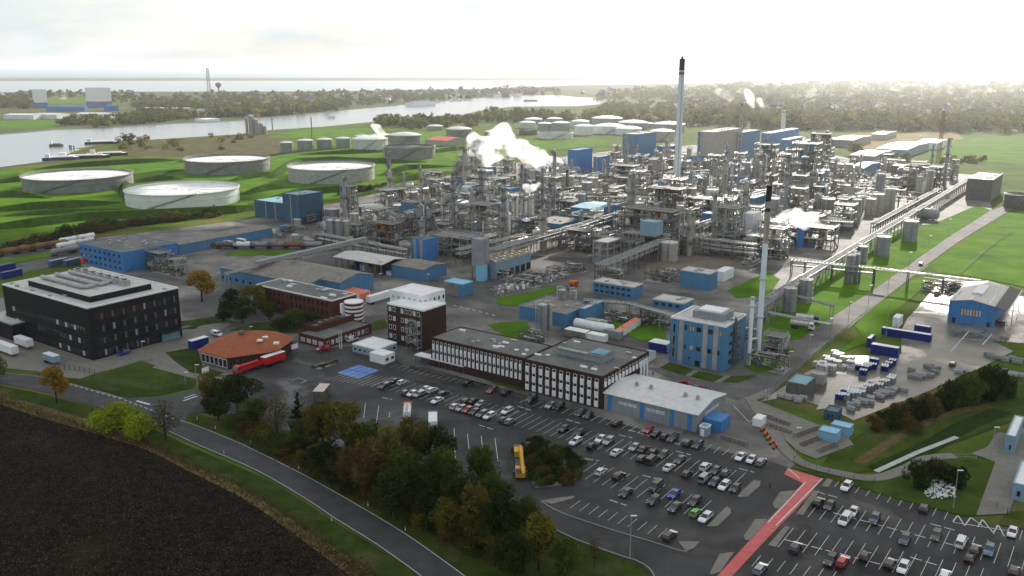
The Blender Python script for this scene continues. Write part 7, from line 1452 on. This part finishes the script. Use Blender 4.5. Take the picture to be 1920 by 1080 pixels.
# bicycles in the stands
def bike():
    o = thing('bicycle', None, 'bicycle'); 
    for x in (-.5, .5):
        mb = MB(); k = 10; pts = [(x + .33 * cos(2 * pi * i / k), 0, .35 + .33 * sin(2 * pi * i / k)) for i in range(k + 1)]; mb.tube(pts, .035, 4); mb.build('wheel', M_rubber, o)
    mb = MB(); mb.tube([(-.5, 0, .35), (-.1, 0, .35), (.35, 0, .85), (-.2, 0, .85), (-.5, 0, .35)], .035, 5); mb.tube([(-.1, 0, .35), (-.22, 0, .95)], .03, 5); mb.tube([(.5, 0, .35), (.33, 0, 1.0)], .03, 5); mb.build('frame', M_rust, o)
    mb = MB(); mb.cbox(-.23, 0, .95, .26, .14, .07); mb.build('saddle', M_rubber, o); mb = MB(); mb.tube([(.3, -.28, 1.02), (.33, 0, 1.05), (.3, .28, 1.02)], .03, 5); mb.build('handlebar', M_steel, o); return o
bk = bike(); first = True
for (a, b, n, gp, lb) in (((1430, 782), (1480, 800), 16, 'bicycles in the upper stands', 'bicycle in the upper stands under the drum yard fence'), ((1490, 822), (1535, 806), 16, 'bicycles in the middle stands', 'bicycle in the stands left of the pale blue containers'), ((1502, 838), (1545, 822), 16, 'bicycles in the lower stands', 'bicycle in the stands in front of the pale blue containers'), ((1535, 850), (1568, 838), 10, 'bicycles in the last stands', 'bicycle in the lowest stands beside the meadow'), ((770, 690), (838, 708), 22, 'bicycles along the office', 'bicycle in the stands before the white shelter roof'), ((1352, 824), (1398, 838), 14, 'bicycles at the warehouse', 'bicycle leaning in the stands right of the warehouse'), ((1440, 800), (1482, 815), 12, 'bicycles in the second stands', 'bicycle in the second stands below the drum yard fence')):
    A, B = G(*a), G(*b)
    for i in range(n):
        o = bk if first else dup(bk); first = False; t = i / (n - 1); o.location = (A[0] + (B[0] - A[0]) * t, A[1] + (B[1] - A[1]) * t, .3); o.rotation_euler.z = atan2(B[1] - A[1], B[0] - A[0]) + pi / 2 + rnd.gauss(0, .2); o['label'] = lb; o['group'] = gp
    rk = thing('bicycle_stand', 'steel bicycle stand holding the ' + gp, 'bicycle stand', (*A, .28)); mb = MB(); mb.beam((0, 0, .5), (B[0] - A[0], B[1] - A[1], .5), .08); mb.build('rail', M_steel, rk)
    for t in (0, 1): mb = MB(); mb.beam(((B[0] - A[0]) * t, (B[1] - A[1]) * t, 0), ((B[0] - A[0]) * t, (B[1] - A[1]) * t, .55), .1); mb.build('post', M_steel, rk)
# drum yard: pallets of drums and container tanks
def drums(m):
    o = thing('drum_pallet', None, 'drums'); mb = MB(); mb.box(-1.2, 1.2, -1.2, 1.2, 0, .15); mb.build('pallet', M_tanroof, o)
    for k in range(2):
        for i in range(3):
            for j in range(3): mb = MB(); mb.cyl(-.8 + i * .8, -.8 + j * .8, .15 + k * .95, 1.05 + k * .95, .36, n=10, m=0, mt=1); mb.build('drum', [m, M_white if k else m], o)
    return o
def cage(m):
    o = thing('cage_tank', None, 'tank crate'); mb = MB(); mb.box(-1.1, 1.1, -.55, .55, .15, 1.15); mb.build('bottle', mat('plastic_tank', (.40, .41, .41), .45, scale=2, var=.3) if m is None else m, o); mb = MB(); frame(mb, 2.24, 1.14, 1.2, 4, 2, 3, .06, False); mb.build('cage', M_steel, o); mb = MB(); mb.box(-1.1, 1.1, -.55, .55, 0, .14); mb.build('pallet', M_dsteel, o); return o
DP = {'silver': drums(M_alu), 'navy': drums(M_navy), 'grey': drums(M_gves)}; CG = {'white': cage(None), 'grey': cage(M_gves)}; us = set()
def stackrow(kind, a, b, n, looks, gp):
    for i in range(n):
        t = (i + .5) / n; px, py = a[0] + (b[0] - a[0]) * t + rnd.gauss(0, 3), a[1] + (b[1] - a[1]) * t + rnd.gauss(0, 3.2); pr = DP[kind] if kind in DP and 'drum' in looks else CG[kind]
        o = pr if pr.name not in us else dup(pr); us.add(pr.name); o.location = (*G(px, py), .28); o.rotation_euler.z = GA + rnd.gauss(0, .06); o['group'] = gp; AUTO.append((o, looks, px, None))
stackrow('silver', (1528, 690), (1562, 700), 7, 'pallet of silver drums in the rear yard row', 'pallets of silver drums'); stackrow('silver', (1545, 680), (1575, 688), 7, 'pallet of silver drums in the second yard row', 'pallets of silver drums'); stackrow('silver', (1562, 670), (1600, 684), 8, 'pallet of silver drums in the farthest yard row', 'pallets of silver drums')
stackrow('navy', (1612, 703), (1645, 682), 9, 'pallet of navy drums right of the puddle', 'pallets of navy drums'); stackrow('navy', (1654, 698), (1672, 688), 4, 'pallet of navy drums standing apart', 'pallets of navy drums'); stackrow('navy', (1570, 744), (1612, 742), 8, 'pallet of navy drums in the front yard row', 'pallets of navy drums'); stackrow('grey', (1585, 750), (1680, 715), 16, 'pallet of grey drums in the front yard row', 'pallets of grey drums')
stackrow('white', (1462, 746), (1510, 752), 9, 'white caged tank by the lean-to store', 'white caged tanks'); stackrow('white', (1610, 695), (1580, 690), 6, 'white caged tank between the drum rows', 'white caged tanks'); stackrow('grey', (1700, 705), (1745, 712), 8, 'grey caged tank at the yard middle', 'grey caged tanks'); stackrow('white', (1875, 700), (1940, 715), 12, 'white caged tank at the right picture edge', 'white caged tanks'); stackrow('grey', (1845, 672), (1920, 680), 12, 'grey caged tank on the grass island at right', 'grey caged tanks')
stackrow('white', (1590, 768), (1692, 730), 22, 'white caged tank along the hedge side', 'white caged tanks at the hedge'); stackrow('grey', (1735, 690), (1760, 700), 5, 'grey caged tank beside the navy car', 'grey caged tanks'); stackrow('white', (1790, 700), (1815, 705), 4, 'white caged tank at the green yard tree', 'white caged tanks')
mb = MB(); rg = random.Random(5)
for i in range(300): x, y = G(1735 + rg.random() * 55, 890 + rg.random() * 48); s = .2 + rg.random() * .55; a = rg.random() * 6; mb.cbox(x, y, .25 + rg.random() * .9, s, s * .5, s * .5, 0, a)
tag(mb.build('rubbish_heap', M_white), 'heap of white rubbish under the dark bushes at lower right', 'rubbish', kind='stuff')
mb = MB()
for i in range(330): t = rg.random(); x, y = G(930 + t * 125 + rg.gauss(0, 6), 556 - t * 34 - rg.random() * 16); s = .3 + rg.random() * 1.1; mb.cbox(x, y, .2, s, s * .6, s * (.5 + rg.random()), rg.randrange(3), rg.random() * 6)
tag(mb.build('scrap_heap', [M_wroof, M_conc, M_gves]), 'loose scrap and white sacks on the yard beside the kerbed lawn', 'scrap', kind='stuff')
# people
def person(label, px, py, m):
    me = bpy.data.meshes.new('person'); J = [(0, 0, .95), (0, 0, 1.2), (0, 0, 1.45), (0, 0, 1.55), (0, 0.02, 1.72), (.1, 0, .92), (.12, .05, .5), (.13, .12, .06), (-.1, 0, .92), (-.12, -.06, .5), (-.13, -.15, .06), (.2, 0, 1.42), (.27, .02, 1.12), (.27, .14, .88), (-.2, 0, 1.42), (-.27, -.02, 1.12), (-.27, .06, .86)]
    me.from_pydata(J, [(0, 1), (1, 2), (2, 3), (3, 4), (0, 5), (5, 6), (6, 7), (0, 8), (8, 9), (9, 10), (2, 11), (11, 12), (12, 13), (2, 14), (14, 15), (15, 16)], []); o = bpy.data.objects.new('person', me); COL.objects.link(o); me.materials.append(m)
    s = o.modifiers.new('skin', 'SKIN'); RR_ = [.15, .16, .17, .07, .105, .1, .075, .05, .1, .075, .05, .075, .05, .04, .075, .05, .04]
    for v, r in zip(me.skin_vertices[0].data, RR_): v.radius = (r, r * .8)
    me.skin_vertices[0].data[0].use_root = True; o.modifiers.new('sub', 'SUBSURF').levels = 1; o.modifiers['sub'].render_levels = 1
    o.location = (*G(px, py), .26); o.rotation_euler.z = rnd.random() * 6; tag(o, label, 'person')
    mb = MB(); mb.lathe(0, .0, [(.10, 1.68), (.125, 1.74), (.09, 1.82), (.01, 1.84)], 10); mb.build('hair', M_blk2, o)
person('person in dark clothes walking near the red path', 1443, 919, M_blk2); person('person in dark clothes at the laboratory forecourt', 1224, 708, M_navy); person('person in red jacket at the warehouse yard barriers', 1452, 842, M_red)
# ------------------------------------------------------------ far bank, river and town
b = shed('white_tower_hall', 'tall white hall on a blue base across the river, narrower one', (70, 168), None, None, hgt(203, 168), M_white, M_beige, vents=0, LD=(26, 20)); b.panel('L', -b.L, 0, b.L, b.H * .30, M_blue2, 'blue_base', .4); b.panel('R', 0, 0, b.D, b.H * .30, M_blue2, 'blue_base', .4)
b = shed('white_cube_hall', 'big white cube hall on a blue base across the river', (180, 165), None, None, hgt(202, 165), M_white, M_beige, vents=2, LD=(49, 36)); b.panel('L', -b.L, 0, b.L, b.H * .26, M_blue2, 'blue_base', .4); b.panel('R', 0, 0, b.D, b.H * .26, M_blue2, 'blue_base', .4); b.panel('L', -b.L, b.H * .26, b.L, b.H * .05, M_red, 'red_band', .5); b.panel('R', 0, b.H * .26, b.D, b.H * .05, M_red, 'red_band', .5)
shed('blue_link_hall', 'low blue hall linking the two white halls across the river', (158, 200), None, None, 10, M_blue2, M_pblue, vents=3, LD=(92, 14), rot=R(-8)); shed('blue_side_hall', 'small blue hall right of the white cube hall', (206, 198), None, None, 12, M_blue2, M_pblue, vents=2, LD=(26, 20))
for c, lb, ld in (((62, 216), 'pale green long shed on the far bank meadow, left one', (62, 40)), ((106, 215), 'pale green long shed on the far bank meadow, right one', (50, 40)), ((196, 214), 'pale shed behind the far bank bushes', (60, 34))): shed('far_shed', lb, c, None, None, 8, M_twhite, M_dome, 'x', 2, vents=0, LD=ld, rot=R(-10))
shed('long_dark_hall', 'long dark hall with white roof line across the river', (352, 203), None, None, 11, M_dsteel, M_wroof, vents=0, LD=(105, 24), rot=R(-6)); shed('white_bank_house', 'white house at the end of the long dark hall', (365, 208), (350, 208), (380, 205), 10, M_white, M_gves, 'x', 3, vents=0)
shed('far_quay_shed', 'dark blue roofed quay shed on the far river bend', (775, 193), (760, 192.5), (790, 190), 9, M_white, M_dblue, 'x', 4, vents=0); shed('quay_shelter', 'flat white quay shelter at the far bank water line', (384, 224), (346, 224), (388, 221), 5, M_wroof, M_wroof, vents=0)
HS = hgt(252, 217)
for i, (px, yt, w) in enumerate(((464, 219, 5), (472, 215, 9), (481, 222, 9), (490, 230, 8), (497, 236, 7))): silo('', px, 252, yt, w, M_conc, label=('concrete riverside silo, ' + ['thin leftmost one', 'tallest of the five', 'middle one of five', 'fourth from left', 'shortest of the five'][i]))
# houses
def house(mr, mw):
    o = thing('house', None, 'house'); mb = MB(); mb.box(-6, 6, -4.5, 4.5, 0, 6); mb.build('wall', mw, o); mb = MB(); vs = [(-6.5, -5, 6), (6.5, -5, 6), (6.5, 5, 6), (-6.5, 5, 6), (-6.5, 0, 10.5), (6.5, 0, 10.5)]; mb.add(vs, [(0, 1, 5, 4), (2, 3, 4, 5), (0, 4, 3), (1, 2, 5)]); r = mb.build('roof', mr, o); mb = MB(); mb.cbox(3, .8, 9, .9, .9, 2.6); mb.build('chimney', M_brick, r)
    for x in (-4, -1.2, 1.6, 4.2): mb = MB(); mb.box(x - .6, x + .6, -4.56, -4.5, 1.2, 2.8); mb.build('window', M_glass, o)
    return o
M_oldtile = mat('old_tile', (0.16, 0.085, 0.06), .85, scale=.5, col2=(.24, .14, .10))
HP = [house(M_oldtile, M_white), house(M_felt, M_brick), house(M_felt, M_beige)]; hu = set()
def town(n, poly, lb, gp):
    k = 0; x0, x1 = min(p[0] for p in poly), max(p[0] for p in poly); y0, y1 = min(p[1] for p in poly), max(p[1] for p in poly)
    while k < n:
        x, y = x0 + rnd.random() * (x1 - x0), y0 + rnd.random() * (y1 - y0)
        if inside(x, y, poly): i = rnd.randrange(3); o = HP[i] if i not in hu else dup(HP[i]); hu.add(i); o.location = (*G(x, y), 0); o.rotation_euler.z = rnd.random() * 6.28; s = 1.1 + rnd.random() * .9; o.scale = (s, s, s); o['label'] = lb; o['group'] = gp; k += 1
town(60, [(1250, 218), (1300, 190), (1600, 185), (1940, 190), (1940, 215), (1600, 222)], 'small hazy house in the town beyond the long treeline', 'houses of the hazy town'); town(14, [(480, 196), (500, 186), (700, 184), (760, 186), (700, 194)], 'small house between trees on the opposite bank', 'houses on the opposite bank'); town(26, [(1050, 178), (1150, 168), (1400, 166), (1300, 184), (1180, 184)], 'small white house on the far hazy shore', 'houses on the far hazy shore'); town(8, [(0, 186), (0, 178), (260, 178), (330, 190), (260, 190)], 'small house behind the white cube hall', 'houses behind the white halls'); town(14, [(830, 186), (900, 178), (1040, 174), (1060, 180), (900, 184)], 'small house at the far river bend shore', 'houses at the river bend')
# vessels on the river
def barge(label, px, py, L, w, rot, m, mt):
    o = thing('river_barge', label, 'barge', G(px, py), rot); mb = MB(); P = [(-L / 2, -w * .4), (L * .4, -w / 2), (L / 2, 0), (L * .4, w / 2), (-L / 2, w * .4)]; mb.prism(P, 0.05, 3.2, 0, 1); mb.build('hull', [m, mt], o); mb = MB(); mb.box(-L * .42, -L * .3, -w * .3, w * .3, 3.2, 7); mb.build('wheelhouse', M_white, o); mb = MB(); mb.box(-L * .25, L * .36, -w * .36, w * .36, 3.2, 4.2); mb.build('hatch_cover', mt, o)
for px, py, L, m, lb in ((115, 300, 36, M_navy, 'dark barge moored at the near bank, left of three'), (156, 297, 55, M_blk2, 'dark barge moored at the near bank, middle of three'), (202, 292, 42, M_blk2, 'dark barge moored at the near bank, right of three'), (191, 270, 40, M_blk2, 'dark barge lying at the headland point')): barge(lb, px, py, L, 9, R(22), m, M_wroof)
for px, py, lb in ((106, 275, 'small dark boat alone on the wide river'), (622, 222, 'small boat on the river before the tree row'), (855, 190, 'white boat moored at the far bend, left'), (812, 193, 'white boat moored at the far bend, second'), (870, 189, 'white boat moored at the far bend, third'), (995, 190, 'grey ship lying in the bright far water')): barge(lb, px, py, 16 if 'small' in lb else 40, 5 if 'small' in lb else 10, R(15), M_dsteel if 'dark' in lb or 'grey' in lb else M_white, M_gves)
for px, py in ((131, 280), (134, 280), (139, 281)): o = thing('mooring_pile', None, 'pile', G(px, py)); mb = MB(); mb.cyl(0, 0, 0, 5, .8, n=8); mb.build('post', M_dsteel, o); mb = MB(); mb.cyl(0, 0, 5, 5.6, .95, n=8); mb.build('cap', M_white, o); AUTO.append((o, 'mooring pile in the river before the barges', px, None))
strip('shore_bank', smooth_line([(-100, 330), (0, 315), (70, 306), (110, 301), (140, 287), (165, 279), (212, 267), (300, 262), (444, 253), (505, 245)]), 9, .3, M_dry); strip('far_shore_mud', smooth_line([(-60, 255), (0, 252), (40, 249), (111, 243), (190, 241), (305, 233), (458, 226), (480, 222)]), 16, .3, M_dsteel); sheet('headland', [(142, 278), (165, 276), (215, 264), (230, 270), (190, 282), (160, 282)], .2, M_grass)
# ------------------------------------------------------------ cloud, steam, haze
def blob(name, lumps, m, voxel, label, cat):
    bm_ = MB()
    for x, y, z, rx, ry, rz in lumps:
        n, k = 12, 8; prof = []
        vs = [(x, y, z - rz)] + [(x + rx * sin(pi * j / k) * cos(2 * pi * i / n), y + ry * sin(pi * j / k) * sin(2 * pi * i / n), z - rz * cos(pi * j / k)) for j in range(1, k) for i in range(n)] + [(x, y, z + rz)]; last = len(vs) - 1
        fs = [(0, 1 + (i + 1) % n, 1 + i) for i in range(n)] + [(1 + (j - 1) * n + i, 1 + (j - 1) * n + (i + 1) % n, 1 + j * n + (i + 1) % n, 1 + j * n + i) for j in range(1, k - 1) for i in range(n)] + [(last, 1 + (k - 2) * n + i, 1 + (k - 2) * n + (i + 1) % n) for i in range(n)]
        bm_.add(vs, fs, 0, True)
    o = bm_.build(name, m); r = o.modifiers.new('remesh', 'REMESH'); r.mode = 'VOXEL'; r.voxel_size = voxel; r.use_smooth_shade = True
    return tag(o, label, cat, kind='stuff')
def volmat(name, dens, scale, lo, hi, col=(1, 1, 1), an=0.55):
    m = bpy.data.materials.new(name); m.use_nodes = True; n = m.node_tree; n.nodes.remove(n.nodes['Principled BSDF']); v = n.nodes.new('ShaderNodeVolumePrincipled'); v.inputs['Color'].default_value = (*col, 1); v.inputs['Anisotropy'].default_value = an
    n.links.new(v.outputs['Volume'], n.nodes['Material Output'].inputs['Volume'])
    if scale:
        g_ = n.nodes.new('ShaderNodeNewGeometry'); z = n.nodes.new('ShaderNodeTexNoise'); z.inputs['Scale'].default_value = scale; z.inputs['Detail'].default_value = 8; z.inputs['Roughness'].default_value = .62; mr = n.nodes.new('ShaderNodeMapRange'); mr.inputs['From Min'].default_value = lo; mr.inputs['From Max'].default_value = hi; mr.inputs['To Max'].default_value = dens
        n.links.new(g_.outputs['Position'], z.inputs['Vector']); n.links.new(z.outputs['Fac'], mr.inputs['Value']); n.links.new(mr.outputs['Result'], v.inputs['Density'])
    else: v.inputs['Density'].default_value = dens
    return m
def at(px, py, yb):
    """the point over ground row yb that shows at photo point px, py"""
    X, Y = G(px, yb); x, d, w = ray(px, py); s = Y / w; return (x * s, Y, CAM_H - d * s)
def plume(name, label, pts, yb, m, vox, jit=.35, per=5):
    L_ = []; s = ppm(yb)
    for px, py, rpx in pts:
        X, Y, Z_ = at(px, py, yb); r = rpx / s
        L_.append((X, Y, Z_, r, r, r * .9))
        for i in range(per): a = rnd.random() * 6.28; q = r * .75; L_.append((X + q * cos(a), Y + q * (rnd.random() - .5), Z_ + q * sin(a) * .8, r * (.3 + jit * rnd.random()), r * .45, r * (.3 + jit * rnd.random())))
    blob(name, L_, m, vox, label, 'steam')
SM = volmat('steam', .34, .085, .43, .70); SM2 = volmat('thin_steam', .12, .05, .38, .6)
plume('steam_plume', 'large white steam cloud drifting left from the white stack', [(1020, 318, 8), (1038, 306, 15), (1015, 302, 19), (990, 290, 20), (968, 276, 21), (950, 262, 20), (938, 250, 18), (945, 240, 13), (930, 285, 20), (905, 272, 19), (888, 262, 15), (915, 296, 16), (882, 285, 12)], 357, SM, 1.6)
plume('steam_plume', 'pale steam puff over the small blue box right of chimney', [(1510, 424, 10), (1500, 412, 18), (1482, 406, 17), (1522, 408, 14), (1464, 410, 11), (1534, 422, 9), (1495, 400, 12)], 468, volmat('pale_steam', .28, .10, .40, .64), 1.0)
plume('steam_plume', 'thin steam above the slender silver tube columns', [(990, 358, 6), (1000, 352, 8), (985, 350, 7), (1010, 345, 5)], 430, volmat('wispy_steam', .3, .12, .38, .58), .8)
plume('steam_plume', 'faint steam wisp over the small domed tanks', [(722, 262, 5), (716, 250, 8), (708, 240, 9), (700, 236, 6)], 280, SM2, 2)
for pts, lb in (([(1412, 200, 5), (1408, 188, 8), (1404, 178, 9), (1400, 172, 7)], 'far white steam wisp in the hazy town, left'), ([(1434, 206, 4), (1428, 196, 6), (1424, 188, 7)], 'far white steam wisp in the hazy town, middle'), ([(1370, 185, 7), (1360, 178, 9), (1350, 172, 8)], 'far broad steam wisp in the hazy town')): plume('steam_wisp', lb, pts, 218, volmat('far_steam', .05, .02, .36, .58), 4)
# unseen cloud bank, its outline shaped so that its shade covers the foreground
ZC = 430; off = ZC / math.tan(SUN_EL); ox, oy = sin(SUN_AZ) * off, cos(SUN_AZ) * off
edge = [(-700, 500), (-300, 452), (0, 448), (180, 440), (420, 446), (560, 468), (700, 486), (860, 520), (1000, 540), (1160, 556), (1290, 572), (1370, 622), (1420, 672), (1470, 735), (1540, 800), (1640, 792), (1690, 752), (1740, 735), (1830, 700), (1960, 640), (2150, 620), (2600, 660)]
P = [G(*p) for p in edge]
P = [(x, y) for x, y in P] + [(420, 60), (300, -160), (-520, -160), (-760, 100)]
M_cloud = bpy.data.materials.new('cloud'); M_cloud.use_nodes = True; n_ = M_cloud.node_tree; tr_ = n_.nodes.new('ShaderNodeBsdfTranslucent'); tr_.inputs['Color'].default_value = (.95, .95, .95, 1); mx_ = n_.nodes.new('ShaderNodeMixShader'); mx_.inputs['Fac'].default_value = .5; pb = n_.nodes['Principled BSDF']; pb.inputs['Base Color'].default_value = (.95, .95, .95, 1); pb.inputs['Roughness'].default_value = 1; pb.inputs['Specular IOR Level'].default_value = 0
n_.links.new(pb.outputs['BSDF'], mx_.inputs[1]); n_.links.new(tr_.outputs['BSDF'], mx_.inputs[2]); n_.links.new(mx_.outputs['Shader'], n_.nodes['Material Output'].inputs['Surface'])
lum = []; x0, x1, y0, y1 = min(p[0] for p in P), max(p[0] for p in P), min(p[1] for p in P), max(p[1] for p in P); st = 24
yy = y0
while yy < y1:
    xx = x0
    while xx < x1:
        if inside(xx, yy, P): r = st * (.95 + .5 * rnd.random()); lum.append((xx + ox + rnd.gauss(0, 3), yy + oy + rnd.gauss(0, 3), ZC + rnd.gauss(0, 3), r, r, r * (.35 + .5 * rnd.random())))
        xx += st
    yy += st
for i in range(20):                                        # small clouds added out of view to put patches of shade over tanks and plant
    px, py, rr = [(120, 385, 30), (300, 365, 26), (470, 372, 30), (560, 330, 22), (80, 330, 24), (380, 345, 20), (640, 375, 26), (780, 330, 24), (760, 455, 34), (1120, 510, 30), (1230, 470, 30), (1330, 480, 26), (1450, 440, 22), (600, 415, 34), (690, 425, 34), (1660, 640, 22), (1750, 610, 24), (1250, 520, 30), (1350, 530, 20), (240, 330, 18)][i]
    X, Y = G(px, py)
    for k in range(7): a = rnd.random() * 6.28; q = rr * 1.0 * rnd.random(); r = rr * (.35 + .3 * rnd.random()); lum.append((X + ox + q * 1.5 * cos(a), Y + oy + q * sin(a), ZC + rnd.gauss(0, 4), r * 1.2, r, r * .4))
blob('cloud', lum, M_cloud, 9, 'unseen broken cloud bank shaped to shade the foreground', 'cloud')
# haze
HZ = bpy.data.materials.new('haze'); HZ.use_nodes = True; n_ = HZ.node_tree; n_.nodes.remove(n_.nodes['Principled BSDF']); v_n = n_.nodes.new('ShaderNodeVolumePrincipled'); v_n.inputs['Color'].default_value = (.97, .98, 1, 1); v_n.inputs['Density'].default_value = HAZE; v_n.inputs['Anisotropy'].default_value = .72; n_.links.new(v_n.outputs['Volume'], n_.nodes['Material Output'].inputs['Volume'])
mb = MB(); mb.box(-26000, 26000, -300, 40000, -1.0, 128.0); tag(mb.build('haze', HZ), 'pale haze filling the air', 'haze', kind='stuff')
# ------------------------------------------------------------ finish the labels: say what each repeated thing stands beside
MARKS = [(1271, 230, 'the tall white chimney'), (1427, 480, 'the slim chimney'), (1021, 320, 'the white steam stack'), (788, 470, 'the blue striped box'), (560, 385, 'the dark blue hall'), (950, 500, 'the dotted roof hall'), (1137, 475, 'the concrete frame building'), (1109, 390, 'the teal roof house'), (1040, 420, 'the blue control house'), (975, 395, 'the slender tube columns'), (1073, 300, 'the tall blue hall'), (1180, 270, 'the banded blue hall'), (1340, 265, 'the cream hall'), (1409, 425, 'the tall white box'), (1416, 372, 'the blue cooling house'), (1504, 440, 'the steaming blue box'), (1506, 330, 'the tallest dark tower'), (1312, 520, 'the square blue house'), (1160, 545, 'the long blue box'), (1262, 570, 'the blue switch house'), (1325, 640, 'the striped laboratory'), (1060, 590, 'the blue pump house'), (645, 430, 'the grey silo cluster'), (876, 380, 'the very tall column pair'), (1620, 385, 'the beige silo row'), (1860, 350, 'the dark tank house'), (1630, 310, 'the blue sloping sheds'), (1757, 270, 'the lattice mast'), (1705, 435, 'the ribbed silo'), (1215, 440, 'the big steel structure'), (245, 480, 'the blue workshop'), (346, 370, 'the white oil tank'), (623, 330, 'the stained oil tank'), (768, 287, 'the black topped tank'), (825, 259, 'the red long roof'), (1820, 570, 'the blue garage'), (1181, 380, 'the twin columns'), (1350, 415, 'the chimney side frame'), (695, 255, 'the small steam wisp'), (1140, 230, 'the far white tank rows'), (1695, 322, 'the grey flat block'), (1450, 395, 'the small white box')]
byl = {}
def alive(o):
    try: return o.name in COL.objects
    except ReferenceError: return False
for o, looks, px, py in AUTO:
    if not alive(o): continue
    if py is None: s = looks
    else:
        best = min(MARKS, key=lambda m: hypot(m[0] - px, (m[1] - py) * 1.6)); dx, dy = px - best[0], (py - best[1]) * 1.6
        rel = ('left of ' if dx < 0 else 'right of ') if abs(dx) >= abs(dy) else ('in front of ' if dy > 0 else 'behind ')
        s = looks + ' ' + rel + best[2]
    byl.setdefault(s, []).append((px, o))
for s, L_ in byl.items():
    L_.sort(key=lambda t: t[0])
    for i, (px, o) in enumerate(L_):
        if len(L_) == 1: o['label'] = s
        else: o['label'] = s + (', leftmost' if i == 0 else ', rightmost' if i == len(L_) - 1 else ', %s from left' % ORD[i])
gone = [o for o in COL.objects if o.parent is None and o.type == 'EMPTY' and not o.get('label') and o.get('kind') is None]
for o in gone:
    for c in list(o.children):
        for g2 in list(c.children): bpy.data.objects.remove(g2)
        bpy.data.objects.remove(c)
    bpy.data.objects.remove(o)
